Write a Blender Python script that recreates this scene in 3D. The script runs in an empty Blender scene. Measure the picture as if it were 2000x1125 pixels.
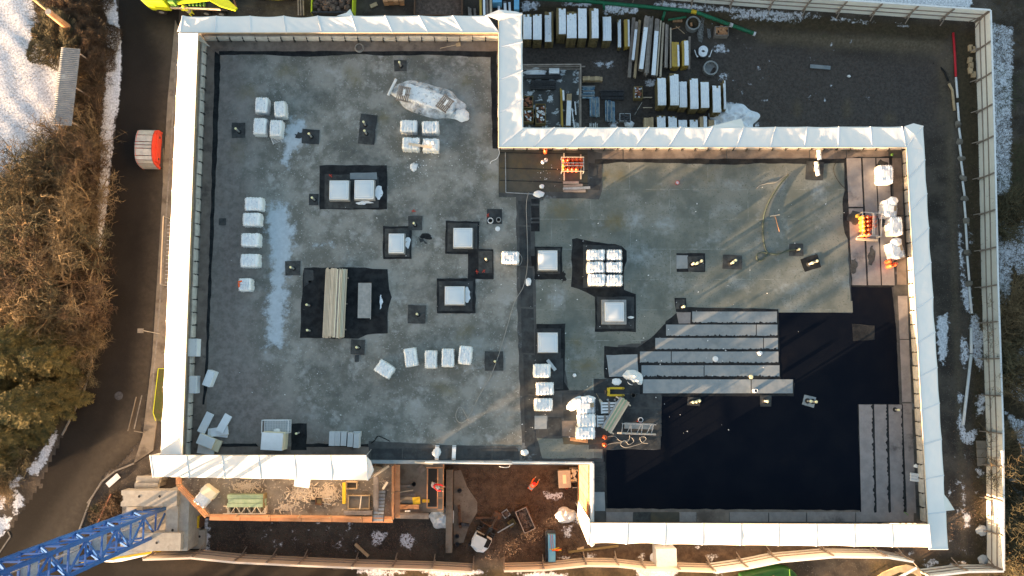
import bpy, bmesh, math, random
import numpy as np
from mathutils import Vector, Matrix, noise as mnoise

R = math.radians
random.seed(7)
rng = np.random.default_rng(7)
scene = bpy.context.scene
COL = scene.collection

# ------------------------------------------------------------------ camera, world, sun, exposure
CAM_H, FPX = 74.0, 1600.0
TILT = math.atan(163.0 / FPX)
cam_d = bpy.data.cameras.new('camera'); cam = bpy.data.objects.new('camera', cam_d); COL.objects.link(cam)
cam.location = (0, 0, CAM_H); cam.rotation_euler = (TILT, 0, 0)
cam_d.sensor_width = 36.0; cam_d.lens = 36.0 * FPX / 2000.0
cam_d.clip_end = 6000; cam_d.clip_start = 0.5
scene.camera = cam

SUN_EL, SUN_AZ = 4.1, 31.5        # elevation; direction the light travels in plan, degrees from +x
w = bpy.data.worlds.new('World'); scene.world = w; w.use_nodes = True
nt = w.node_tree; nt.nodes.clear()
sky = nt.nodes.new('ShaderNodeTexSky'); sky.sky_type = 'NISHITA'; sky.sun_disc = False
sky.sun_elevation = R(SUN_EL); sky.sun_rotation = R(270.0 - SUN_AZ)
sky.altitude = 300; sky.air_density = 1.0; sky.dust_density = 2.6; sky.ozone_density = 0.8
bg = nt.nodes.new('ShaderNodeBackground'); bg.inputs['Strength'].default_value = 0.11
wo = nt.nodes.new('ShaderNodeOutputWorld')
nt.links.new(sky.outputs[0], bg.inputs[0]); nt.links.new(bg.outputs[0], wo.inputs[0])

sd = bpy.data.lights.new('sun', 'SUN'); sd.energy = 5.0; sd.angle = R(0.45); sd.color = (1.0, 0.63, 0.35)
so = bpy.data.objects.new('sun', sd); COL.objects.link(so)
sdir = Vector((math.cos(R(SUN_AZ)) * math.cos(R(SUN_EL)), math.sin(R(SUN_AZ)) * math.cos(R(SUN_EL)), -math.sin(R(SUN_EL))))
so.rotation_euler = sdir.to_track_quat('-Z', 'Y').to_euler()
so.location = (-60, -40, 60)

scene.view_settings.view_transform = 'Standard'
scene.view_settings.look = 'None'
scene.view_settings.exposure = 2.88
scene.view_settings.gamma = 1.0
scene.view_settings.use_curve_mapping = False
try:
    scene.cycles.max_bounces = 5; scene.cycles.diffuse_bounces = 3; scene.cycles.glossy_bounces = 2
    scene.cycles.transparent_max_bounces = 8
    scene.cycles.use_denoising = True
except Exception:
    pass

# ------------------------------------------------------------------ helpers
_c, _s = math.cos(TILT), math.sin(TILT)
def P(u, v, z=0.0):
    """survey point: plan position of image point (u, v) of the 2000 px photograph at height z"""
    dx, dy = (u - 1000.0) / FPX, -(v - 562.5) / FPX
    d = Vector((dx, _c * dy + _s, _s * dy - _c))
    t = (z - CAM_H) / d.z
    return Vector((d.x * t, d.y * t, z))
def mpp(z):                       # metres per pixel at height z
    return (CAM_H - z) / FPX

ZR = 10.5                         # roof level
ZY = -1.0                         # storage yard level

def tag(o, label=None, cat=None, group=None, kind=None):
    if label: o['label'] = label
    if cat: o['category'] = cat
    if group: o['group'] = group
    if kind: o['kind'] = kind
    return o
def empty(name, loc, rz=0.0, label=None, cat=None, group=None, kind=None):
    o = bpy.data.objects.new(name, None); COL.objects.link(o)
    o.location = loc; o.rotation_euler = (0, 0, rz); o.empty_display_size = 0.2
    return tag(o, label, cat, group, kind)
def children(o):
    return KIDS.get(o.name, [])
KIDS = {}
def setp(o, parent):
    o.parent = parent
    KIDS.setdefault(parent.name, []).append(o)
def copy_tree(o, parent=None, loc=None, rz=None, label=None, group=None):
    c = o.copy(); COL.objects.link(c)
    if parent: c.parent = parent; KIDS.setdefault(parent.name, []).append(c)
    if loc is not None: c.location = loc
    if rz is not None: c.rotation_euler = (0, 0, rz)
    if label: c['label'] = label
    if group: c['group'] = group
    for ch in list(children(o)): copy_tree(ch, c)
    return c

class MB:
    def __init__(s): s.v = []; s.f = []; s.m = []; s.mi = 0
    def add(s, vs, fs):
        n = len(s.v); s.v.extend([tuple(p) for p in vs]); s.f.extend([tuple(i + n for i in f) for f in fs]); s.m.extend([s.mi] * len(fs)); return s
    def box(s, c, d, rz=0.0, M=None):
        x, y, z = d[0] / 2, d[1] / 2, d[2] / 2
        pts = [Vector((a, b, e)) for e in (-z, z) for a, b in ((-x, -y), (x, -y), (x, y), (-x, y))]
        if M is not None: pts = [M @ p + Vector(c) for p in pts]
        elif rz:
            ca, sa = math.cos(rz), math.sin(rz)
            pts = [Vector((p.x * ca - p.y * sa + c[0], p.x * sa + p.y * ca + c[1], p.z + c[2])) for p in pts]
        else: pts = [p + Vector(c) for p in pts]
        return s.add(pts, [(3, 2, 1, 0), (4, 5, 6, 7), (0, 1, 5, 4), (1, 2, 6, 5), (2, 3, 7, 6), (3, 0, 4, 7)])
    def bar(s, a, b, w, h=None):
        """rectangular bar from a to b"""
        a, b = Vector(a), Vector(b); h = h or w
        d = b - a; L = d.length
        if L < 1e-6: return s
        q = d.to_track_quat('X', 'Z').to_matrix()
        return s.box((a + b) / 2, (L, w, h), M=q)
    def tube(s, pts, r, n=6, cap=True):
        pts = [Vector(p) for p in pts]; rs = r if isinstance(r, (list, tuple)) else [r] * len(pts)
        vs = []; up = Vector((0, 0, 1))
        for i, p in enumerate(pts):
            t = (pts[min(i + 1, len(pts) - 1)] - pts[max(i - 1, 0)])
            if t.length < 1e-9: t = Vector((0, 0, 1))
            t.normalize()
            a = t.cross(up)
            if a.length < 1e-3: a = t.cross(Vector((1, 0, 0)))
            a.normalize(); b = t.cross(a)
            for k in range(n):
                an = 2 * math.pi * k / n
                vs.append(p + (a * math.cos(an) + b * math.sin(an)) * rs[i])
        fs = []
        for i in range(len(pts) - 1):
            for k in range(n):
                k2 = (k + 1) % n
                fs.append((i * n + k, i * n + k2, (i + 1) * n + k2, (i + 1) * n + k))
        if cap:
            fs.append(tuple(range(n - 1, -1, -1))); fs.append(tuple((len(pts) - 1) * n + k for k in range(n)))
        return s.add(vs, fs)
    def lathe(s, prof, n=12, c=(0, 0, 0)):
        vs = []; fs = []
        for r, z in prof:
            for k in range(n):
                a = 2 * math.pi * k / n
                vs.append((c[0] + r * math.cos(a), c[1] + r * math.sin(a), c[2] + z))
        for i in range(len(prof) - 1):
            for k in range(n):
                k2 = (k + 1) % n
                fs.append((i * n + k, i * n + k2, (i + 1) * n + k2, (i + 1) * n + k))
        fs.append(tuple(range(n - 1, -1, -1))); fs.append(tuple((len(prof) - 1) * n + k for k in range(n)))
        return s.add(vs, fs)
    def prism(s, poly, z0, z1):
        n = len(poly); ar = sum(poly[i][0] * poly[(i + 1) % n][1] - poly[(i + 1) % n][0] * poly[i][1] for i in range(n))
        if ar < 0: poly = poly[::-1]
        vs = [(p[0], p[1], z0) for p in poly] + [(p[0], p[1], z1) for p in poly]
        fs = [tuple(range(n - 1, -1, -1)), tuple(range(n, 2 * n))]
        for i in range(n): j = (i + 1) % n; fs.append((i, j, j + n, i + n))
        return s.add(vs, fs)
    def build(s, name, mat, parent=None, loc=None, rz=0.0, label=None, cat=None, group=None, kind=None, smooth=False, world=False):
        me = bpy.data.meshes.new(name); vs = s.v
        if world and parent is not None:
            m = (parent.matrix_basis if parent.parent is None else parent.parent.matrix_basis @ parent.matrix_basis).inverted()
            vs = [m @ Vector(p) for p in vs]
        me.from_pydata([tuple(p) for p in vs], [], s.f)
        mats = mat if isinstance(mat, (list, tuple)) else [mat]
        for x in mats: me.materials.append(x)
        if len(mats) > 1: me.polygons.foreach_set('material_index', s.m)
        if smooth: me.polygons.foreach_set('use_smooth', [True] * len(me.polygons))
        me.update()
        o = bpy.data.objects.new(name, me); COL.objects.link(o)
        if parent: setp(o, parent)
        if loc is not None: o.location = loc
        if rz: o.rotation_euler = (0, 0, rz)
        return tag(o, label, cat, group, kind)

def inst(o, parent=None, loc=None, rz=None, rot=None, scale=None, label=None):
    c = o.copy(); COL.objects.link(c)
    if parent: setp(c, parent)
    if loc is not None: c.location = loc
    if rz is not None: c.rotation_euler = (0, 0, rz)
    if rot is not None: c.rotation_euler = rot
    if scale is not None: c.scale = scale
    if label: c['label'] = label
    return c

def jag(poly, step=0.5, amp=0.05, rnd=None):
    """ragged outline: subdivide edges and shake them"""
    rnd = rnd or random
    out = []
    n = len(poly)
    for i in range(n):
        a, b = Vector(poly[i][:2]), Vector(poly[(i + 1) % n][:2])
        L = (b - a).length; k = max(1, int(L / step)); nrm = Vector((-(b - a).y, (b - a).x)); nrm = nrm / (nrm.length + 1e-9)
        for j in range(k):
            p = a.lerp(b, j / k) + nrm * rnd.uniform(-amp, amp)
            out.append((p.x, p.y))
    return out

# ------------------------------------------------------------------ materials
def _n(nt, t, **kw):
    n = nt.nodes.new(t)
    for k, v in kw.items(): setattr(n, k, v)
    return n
def mat(name, c1, c2=None, scale=2.0, rough=0.8, bump=0.0, bscale=None, metal=0.0, spec=0.3, c3=None, s3=0.6, t3=(0.5, 0.7), coord='Position',
        detail=6.0, var=0.0, t2=(0.35, 0.65), trans=0.0, attr=None, stretch=None, alpha=None, speck=None, speck_s=12.0, speck_t=(0.62, 0.66), brick=None):
    m = bpy.data.materials.new(name); m.use_nodes = True; nt = m.node_tree; L = nt.links
    b = nt.nodes['Principled BSDF']
    b.inputs['Roughness'].default_value = rough; b.inputs['Metallic'].default_value = metal
    b.inputs['Specular IOR Level'].default_value = spec
    if coord == 'Position': src = _n(nt, 'ShaderNodeNewGeometry').outputs['Position']
    else: src = _n(nt, 'ShaderNodeTexCoord').outputs['Object']
    if stretch:
        mp = _n(nt, 'ShaderNodeMapping'); mp.inputs['Scale'].default_value = stretch; L.new(src, mp.inputs[0]); src = mp.outputs[0]
    def nz(sc, det=detail, rgh=0.65):
        t = _n(nt, 'ShaderNodeTexNoise'); t.inputs['Scale'].default_value = sc; t.inputs['Detail'].default_value = det
        t.inputs['Roughness'].default_value = rgh; L.new(src, t.inputs['Vector']); return t.outputs['Fac']
    def ramp(f, a, c):
        r = _n(nt, 'ShaderNodeMapRange'); r.interpolation_type = 'SMOOTHSTEP'
        r.inputs['From Min'].default_value = a; r.inputs['From Max'].default_value = c; L.new(f, r.inputs['Value']); return r.outputs['Result']
    def mix(f, a, c, mode='MIX'):
        x = _n(nt, 'ShaderNodeMix', data_type='RGBA', blend_type=mode)
        if isinstance(f, float): x.inputs['Factor'].default_value = f
        else: L.new(f, x.inputs['Factor'])
        for s_, i in ((a, 6), (c, 7)):
            if isinstance(s_, (tuple, list)): x.inputs[i].default_value = (*s_[:3], 1)
            else: L.new(s_, x.inputs[i])
        return x.outputs[2]
    col = tuple(c1)
    if c2 is not None: col = mix(ramp(nz(scale), *t2), c1, c2)
    if c3 is not None: col = mix(ramp(nz(s3, 5.0, 0.65), *t3), col, c3)
    if brick:
        bs, bc, bm, bst = brick
        t = _n(nt, 'ShaderNodeTexBrick'); t.inputs['Scale'].default_value = bs; t.inputs['Mortar Size'].default_value = bm
        t.inputs['Color1'].default_value = (0, 0, 0, 1); t.inputs['Color2'].default_value = (0, 0, 0, 1); t.inputs['Mortar'].default_value = (1, 1, 1, 1)
        t.inputs['Brick Width'].default_value = bst; t.inputs['Row Height'].default_value = 1.0
        L.new(src, t.inputs['Vector'])
        mm = _n(nt, 'ShaderNodeMath', operation='MULTIPLY'); L.new(t.outputs['Fac'], mm.inputs[0]); L.new(ramp(nz(0.9), 0.42, 0.62), mm.inputs[1])
        col = mix(mm.outputs[0], col, bc)
    if speck is not None: col = mix(ramp(nz(speck_s, 2.0, 0.5), *speck_t), col, speck)
    if attr:
        for an, ac, nsc, k, soft in attr:
            at = _n(nt, 'ShaderNodeAttribute', attribute_name=an)
            n1 = nz(nsc, 8.0, 0.7)
            ma = _n(nt, 'ShaderNodeMath', operation='MULTIPLY_ADD'); L.new(n1, ma.inputs[0]); ma.inputs[1].default_value = k; ma.inputs[2].default_value = -0.5 * k
            ad = _n(nt, 'ShaderNodeMath', operation='ADD'); L.new(ma.outputs[0], ad.inputs[0]); L.new(at.outputs['Fac'], ad.inputs[1])
            f = ramp(ad.outputs[0], 0.5 - soft, 0.5 + soft)
            if len(ac) == 2: cc = mix(ramp(nz(nsc * 2.3), 0.3, 0.7), ac[0], ac[1])
            else: cc = ac
            col = mix(f, col, cc)
    if var > 0:
        oi = _n(nt, 'ShaderNodeObjectInfo'); mr = _n(nt, 'ShaderNodeMapRange')
        mr.inputs['To Min'].default_value = 1 - var; mr.inputs['To Max'].default_value = 1 + var
        L.new(oi.outputs['Random'], mr.inputs['Value'])
        vm = _n(nt, 'ShaderNodeVectorMath', operation='SCALE')
        if isinstance(col, tuple): vm.inputs[0].default_value = col[:3]
        else: L.new(col, vm.inputs[0])
        L.new(mr.outputs['Result'], vm.inputs['Scale']); col = vm.outputs[0]
    if isinstance(col, tuple): b.inputs['Base Color'].default_value = (*col[:3], 1)
    else: L.new(col, b.inputs['Base Color'])
    if bump > 0:
        bp = _n(nt, 'ShaderNodeBump'); bp.inputs['Strength'].default_value = 1.0; bp.inputs['Distance'].default_value = bump
        L.new(nz(bscale or scale * 4, 5.0, 0.6), bp.inputs['Height']); L.new(bp.outputs[0], b.inputs['Normal'])
    if alpha is not None:
        if isinstance(alpha, tuple):     # noisy translucency (a0, a1, scale)
            r = _n(nt, 'ShaderNodeMapRange'); r.inputs['From Min'].default_value = 0.35; r.inputs['From Max'].default_value = 0.65
            r.inputs['To Min'].default_value = alpha[0]; r.inputs['To Max'].default_value = alpha[1]; L.new(nz(alpha[2]), r.inputs['Value']); L.new(r.outputs[0], b.inputs['Alpha'])
        else: b.inputs['Alpha'].default_value = alpha
    if trans: b.inputs['Transmission Weight'].default_value = trans
    return m

M = {}
M['roof_old'] = mat('weathered_roof', (.130, .134, .122), (.245, .248, .232), scale=0.55, rough=.75, spec=.25, c3=(.30, .31, .305), s3=.6, t3=(.54, .70),
    detail=10, t2=(.40, .62), attr=[('yellow', ((.15, .125, .055), (.12, .11, .06)), 1.2, .9, .35), ('dark', (.072, .080, .078), 1.6, .9, .3), ('pink', ((.135, .122, .114), (.235, .212, .20)), 1.1, 1.0, .5), ('frost', ((.35, .41, .47), (.42, .49, .55)), 1.6, .95, .12)], speck=(.32, .34, .34), speck_s=9, speck_t=(.62, .72))
M['roof_new'] = mat('green_grey_membrane', (.098, .116, .108), (.172, .186, .170), scale=.38, rough=.7, spec=.25, c3=(.21, .235, .235), s3=.5, t3=(.53, .72), detail=8,
    brick=(.42, (.21, .24, .235), .012, 2.6), attr=[('yellow', ((.15, .12, .045), (.12, .11, .06)), 1.2, .9, .35), ('frost', (.27, .31, .33), 2.2, .9, .25)], speck=(.10, .115, .10), speck_s=9)
M['bitumen'] = mat('black_bitumen', (.012, .014, .017), (.026, .029, .032), scale=1.6, rough=.85, spec=.10, bump=.004)
M['black_roof'] = mat('fresh_black_membrane', (.0042, .0062, .0115), (.0064, .0082, .0132), scale=.35, rough=.5, spec=.02, c3=(.010, .0105, .014), s3=.16, t3=(.58, .75))
M['dark_patch'] = mat('dark_membrane_patch', (.026, .030, .034), (.052, .058, .062), scale=1.4, rough=.75, spec=.2, c3=(.085, .095, .10), s3=1.3, t3=(.62, .75))
M['dark_patch2'] = mat('dark_grey_patch', (.034, .037, .039), (.066, .070, .071), scale=2.4, rough=.75, spec=.2, bump=.003)
M['brown_strip'] = mat('brown_edge_membrane', (.135, .113, .10), (.20, .172, .152), scale=1.2, rough=.75, spec=.2, c3=(.09, .077, .07), s3=.5, t3=(.55, .7), speck=(.2, .19, .18), speck_s=7, speck_t=(.72, .75))
M['balcony'] = mat('brown_terrace_membrane', (.060, .056, .048), (.085, .078, .062), scale=.9, rough=.75, spec=.2, c3=(.10, .085, .05), s3=.4, t3=(.5, .7), speck=(.25, .23, .2), speck_s=6, speck_t=(.74, .76))
M['strip_grey'] = mat('pale_grey_slated_membrane', (.20, .235, .26), (.25, .275, .29), scale=1.5, rough=.8, spec=.25, c3=(.17, .20, .22), s3=.8, t3=(.5, .7), bump=.004, bscale=30, var=.07)
M['strip_pink'] = mat('pinkish_grey_slated_membrane', (.20, .188, .19), (.25, .235, .235), scale=1.5, rough=.8, spec=.25, c3=(.10, .093, .095), s3=.5, t3=(.55, .72), bump=.004, bscale=30, var=.07)
M['wet_dark'] = mat('worn_dark_membrane', (.038, .040, .041), (.068, .070, .070), scale=1.0, rough=.6, spec=.35, c3=(.12, .135, .145), s3=.9, t3=(.58, .66))
M['tarp'] = mat('white_tarpaulin', (.82, .795, .77), (.77, .755, .74), scale=.5, rough=.55, spec=.3, bump=.025, bscale=1.3, stretch=(1, .55, 1))
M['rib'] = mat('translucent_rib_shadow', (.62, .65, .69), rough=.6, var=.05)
M['film'] = mat('white_plastic_wrap', (.80, .82, .83), (.70, .73, .76), scale=3.5, rough=.4, spec=.4, bump=.05, bscale=5, coord='Object', speck=(.42, .46, .52), speck_s=9, speck_t=(.66, .70), var=.05)
M['film_clear'] = mat('clear_plastic_film', (.75, .78, .80), (.85, .86, .86), scale=2, rough=.25, spec=.5, bump=.06, bscale=3, alpha=(.12, .9, 1.4))
M['foam'] = mat('white_foam_board', (.74, .78, .82), (.70, .73, .77), scale=2, rough=.7, var=.05, coord='Object')
M['foam_warm'] = mat('cream_foam_edge', (.72, .66, .50), rough=.8)
M['foam_grey'] = mat('pale_grey_foam', (.42, .46, .49), (.47, .50, .53), scale=3, rough=.7, var=.06, coord='Object')
M['print'] = mat('faded_blue_print', (.55, .60, .66), (.74, .77, .80), scale=8, rough=.6, coord='Object')
M['dome'] = mat('milky_skylight_dome', (.60, .66, .71), (.55, .61, .67), scale=.5, rough=.18, spec=.6, coord='Object')
M['frame_white'] = mat('white_frame', (.78, .79, .79), rough=.35, spec=.5)
M['curb'] = mat('grey_curb', (.22, .235, .24), (.30, .31, .31), scale=3, rough=.6)
M['concrete'] = mat('concrete', (.33, .315, .28), (.42, .40, .355), scale=1.5, rough=.85, c3=(.25, .235, .205), s3=.7, t3=(.52, .7), bump=.006, bscale=18, coord='Object')
M['concrete_d'] = mat('dirty_concrete', (.15, .135, .115), (.22, .20, .17), scale=1.0, rough=.85, c3=(.10, .085, .07), s3=.5, t3=(.5, .68), bump=.01, bscale=10)
M['panel'] = mat('upstand_insulation_panel', (.38, .36, .33), (.48, .455, .42), scale=2.5, rough=.8, c3=(.30, .285, .26), s3=1.2, t3=(.55, .7), var=.10)
M['panel_dark'] = mat('dark_clip', (.03, .03, .03), rough=.7)
M['wood'] = mat('raw_timber', (.38, .28, .17), (.48, .36, .22), scale=2, rough=.8, stretch=(1, 1, 1), var=.15, coord='Object', bump=.004)
M['wood_pale'] = mat('fresh_sawn_timber', (.60, .50, .38), (.52, .43, .32), scale=1.2, rough=.75, var=.16, coord='Object', bump=.003)
M['wood_grey'] = mat('weathered_timber', (.19, .16, .14), (.27, .235, .21), scale=2, rough=.85, var=.2, coord='Object', bump=.004)
M['wood_dark'] = mat('wet_brown_timber', (.15, .115, .055), (.22, .165, .075), scale=6, rough=.85, var=.2, coord='Object', stretch=(3, 3, 9), bump=.01)
M['wood_yellow'] = mat('yellow_shuttering_board', (.50, .34, .06), (.42, .28, .07), scale=2, rough=.6, var=.1, coord='Object')
M['wood_orange'] = mat('orange_brown_board', (.42, .21, .10), (.52, .28, .15), scale=1.5, rough=.75, var=.15, coord='Object')
M['snow'] = mat('snow', (.80, .83, .87), (.72, .76, .82), scale=2, rough=.7, spec=.3, bump=.04, bscale=4)
M['snow_cap'] = mat('snow_cap', (.78, .82, .87), (.70, .75, .82), scale=3, rough=.75, bump=.02, bscale=9, coord='Object', speck=(.3, .28, .25), speck_s=5, speck_t=(.70, .74))
M['steel'] = mat('galvanised_steel', (.42, .43, .43), (.30, .31, .31), scale=6, rough=.45, metal=.5, coord='Object')
M['steel_d'] = mat('dark_steel', (.035, .037, .042), (.07, .07, .075), scale=5, rough=.5, metal=.3, coord='Object')
M['rust'] = mat('rusty_steel', (.13, .065, .035), (.07, .045, .035), scale=5, rough=.8, coord='Object')
M['cap_y'] = mat('pale_yellow_cap', (.70, .68, .42), rough=.5)
M['orange_gas'] = mat('orange_enamel', (.72, .13, .035), (.62, .10, .03), scale=4, rough=.35, spec=.5, coord='Object', var=.1)
M['sunlit_gas'] = mat('sunlit_orange_enamel', (.78, .33, .04), (.70, .22, .03), scale=4, rough=.35, spec=.5, coord='Object', var=.1)  # sunlit copy of the orange enamel, the sun put into the colour
M['red'] = mat('red_paint', (.46, .05, .03), (.36, .04, .025), scale=2, rough=.45, coord='Object')
M['red_pipe'] = mat('red_pipe', (.50, .02, .035), rough=.5)
M['white_paint'] = mat('white_paint', (.72, .74, .76), (.62, .64, .66), scale=3, rough=.45, coord='Object')
M['green_pipe'] = mat('green_pipe', (.02, .17, .085), (.015, .13, .065), scale=3, rough=.45)
M['green_dark'] = mat('green_container_paint', (.005, .04, .006), (.008, .055, .009), scale=1.5, rough=.55, coord='Object')
M['lime'] = mat('lime_green_paint', (.50, .58, .02), (.42, .50, .03), scale=1.2, rough=.4, coord='Object')
M['green_mid'] = mat('green_machine_paint', (.13, .28, .06), rough=.5)
M['yellow'] = mat('yellow_paint', (.68, .46, .02), (.55, .36, .03), scale=3, rough=.5, coord='Object')
M['blue_crane'] = mat('blue_crane_paint', (.020, .115, .40), (.016, .09, .32), scale=2, rough=.45, spec=.45, coord='Object')
M['blue'] = mat('light_blue_paint', (.12, .36, .60), (.16, .42, .64), scale=1.5, rough=.5, coord='Object')
M['blue_prop'] = mat('blue_steel_prop', (.05, .16, .30), (.35, .45, .50), scale=3, rough=.5, coord='Object', var=.3)
M['green_beam'] = mat('green_formwork', (.22, .31, .20), (.30, .38, .26), scale=2, rough=.6, coord='Object')
M['rubber'] = mat('black_rubber', (.018, .018, .018), rough=.8, spec=.2)
M['hose'] = mat('grey_green_hose', (.055, .075, .06), rough=.6)
M['hose_light'] = mat('pale_hose', (.27, .27, .26), rough=.6)
M['brick_red'] = mat('red_brown_brick', (.25, .10, .06), (.33, .15, .09), scale=4, rough=.85, var=.25, coord='Object')
M['rubble'] = mat('rubble', (.07, .05, .04), (.14, .10, .08), scale=4, rough=.9, var=.2)
M['corr'] = mat('corrugated_zinc', (.20, .22, .24), (.27, .29, .31), scale=1.2, rough=.5, metal=.25, c3=(.42, .45, .48), s3=.7, t3=(.62, .75))
M['fence'] = mat('cream_fence_board', (.78, .77, .72), (.85, .84, .79), scale=.8, rough=.6, var=.04, coord='Object')
M['fence_warm'] = mat('pale_orange_fence_board', (.70, .58, .47), (.76, .64, .53), scale=.8, rough=.6, var=.05, coord='Object')
M['rail'] = mat('brown_fence_rail', (.24, .20, .17), (.30, .255, .22), scale=3, rough=.8, var=.1, coord='Object')
M['asphalt'] = mat('asphalt', (.0095, .008, .007), (.014, .012, .0105), scale=.25, rough=.85, spec=.2, detail=9, attr=[('dust', ((.046, .039, .031), (.068, .058, .046)), .9, .5, .45), ('tracks', (.050, .043, .034), 2.5, .4, .5), ('snow', ((.45, .48, .54), (.78, .81, .87)), 2.4, .9, .08)], speck=(.05, .044, .038), speck_s=30, speck_t=(.6, .8))
M['kerb'] = mat('kerbstone', (.14, .13, .12), (.20, .19, .17), scale=3, rough=.85, var=.1)
M['pave'] = mat('grey_pavement', (.125, .110, .092), (.18, .16, .135), scale=.7, rough=.85, c3=(.08, .068, .055), s3=.6, t3=(.5, .68), bump=.003, bscale=12)
M['line'] = mat('road_paint', (.20, .185, .165), (.12, .11, .10), scale=3, rough=.7)
M['skin'] = mat('skin', (.55, .33, .24), rough=.6)
M['hivis_o'] = mat('orange_hi_vis', (.85, .13, .03), rough=.6)
M['hivis_r'] = mat('red_hi_vis', (.80, .035, .045), rough=.6)
M['hivis_y'] = mat('yellow_hi_vis', (.75, .72, .04), rough=.6)
M['trouser'] = mat('dark_trousers', (.03, .032, .04), rough=.8)
M['bark'] = mat('bare_bark', (.20, .14, .08), (.34, .235, .125), scale=4, rough=.9, coord='Object')
M['twig'] = mat('bare_twigs', (.085, .064, .036), (.20, .15, .085), scale=.9, rough=.9, coord='Object', var=.25)
M['twig_red'] = mat('red_brown_twigs', (.062, .042, .028), (.12, .080, .048), scale=1.1, rough=.9, coord='Object', var=.2)
M['twig_olive'] = mat('olive_twigs', (.055, .052, .032), (.125, .108, .062), scale=1.1, rough=.9, coord='Object', var=.2)
M['needle'] = mat('yellow_green_needles', (.042, .042, .016), (.125, .100, .032), scale=1.6, rough=.85, coord='Object', var=.15)
M['under'] = mat('dry_undergrowth', (.040, .029, .019), (.095, .066, .038), scale=.5, rough=.95, c3=(.055, .06, .03), s3=.25, t3=(.5, .6))
M['lawn'] = mat('lawn', (.055, .075, .02), (.08, .07, .03), scale=3, rough=.95)
M['trunk_end'] = mat('cut_birch_trunk', (.42, .40, .37), (.34, .31, .28), scale=5, rough=.8)
M['glass'] = mat('dark_glass', (.02, .025, .03), rough=.1, spec=.6)
M['lid_metal'] = mat('brushed_lid_metal', (.30, .31, .31), (.40, .40, .39), scale=3, rough=.4, metal=.35, coord='Object')
# ------------------------------------------------------------------ plan grids with measured masks (albedo zones, lit north bank included)
def sd_poly(X, Y, poly):
    d = np.full(X.shape, 1e9); ins = np.zeros(X.shape, bool); n = len(poly)
    for i in range(n):
        ax, ay = poly[i][0], poly[i][1]; bx, by = poly[(i + 1) % n][0], poly[(i + 1) % n][1]
        ex, ey = bx - ax, by - ay; L2 = ex * ex + ey * ey + 1e-12
        t = np.clip(((X - ax) * ex + (Y - ay) * ey) / L2, 0, 1)
        d = np.minimum(d, np.hypot(X - ax - t * ex, Y - ay - t * ey))
        c = ((ay > Y) != (by > Y)) & (X < (bx - ax) * (Y - ay) / (by - ay + 1e-12) + ax)
        ins ^= c
    return np.where(ins, d, -d)
def pp(pts, z=0.0):
    return [tuple(P(u, v, z)[:2]) for u, v in pts]
def ell(u, v, a, b, rot=0.0, n=14):
    ca, sa = math.cos(R(rot)), math.sin(R(rot))
    return [(u + a * math.cos(t) * ca - b * math.sin(t) * sa, v + a * math.cos(t) * sa + b * math.sin(t) * ca) for t in [2 * math.pi * i / n for i in range(n)]]
def mask(X, Y, polys, z, soft, gain=1.0):
    m = np.zeros(X.shape)
    for p in polys: m = np.maximum(m, np.clip(0.5 + sd_poly(X, Y, pp(p, z)) / (2 * soft), 0, 1))
    return m * gain
def grid_mesh(name, xs, ys, zf, material, attrs, parent=None, cut=None, **kw):
    X, Y = np.meshgrid(xs, ys); Z = zf(X, Y)
    nx, ny = len(xs), len(ys)
    me = bpy.data.meshes.new(name)
    co = np.stack([X, Y, Z], -1).reshape(-1, 3)
    idx = np.arange(nx * ny).reshape(ny, nx)
    q = np.stack([idx[:-1, :-1], idx[:-1, 1:], idx[1:, 1:], idx[1:, :-1]], -1).reshape(-1, 4)
    if cut is not None:
        cx = co[q][:, :, 0].mean(1); cy = co[q][:, :, 1].mean(1); q = q[sd_poly(cx, cy, cut) > 0]
    me.vertices.add(len(co)); me.vertices.foreach_set('co', co.ravel())
    me.loops.add(q.size); me.loops.foreach_set('vertex_index', q.ravel())
    me.polygons.add(len(q)); me.polygons.foreach_set('loop_start', np.arange(0, q.size, 4)); me.polygons.foreach_set('loop_total', np.full(len(q), 4))
    me.materials.append(material); me.update(calc_edges=True); me.validate()
    for an, fn in attrs.items():
        a = me.attributes.new(an, 'FLOAT', 'POINT'); a.data.foreach_set('value', fn(X, Y).ravel().astype(np.float32))
    me.polygons.foreach_set('use_smooth', [True] * len(me.polygons))
    o = bpy.data.objects.new(name, me); COL.objects.link(o)
    if parent: setp(o, parent)
    return tag(o, **kw)

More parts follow.
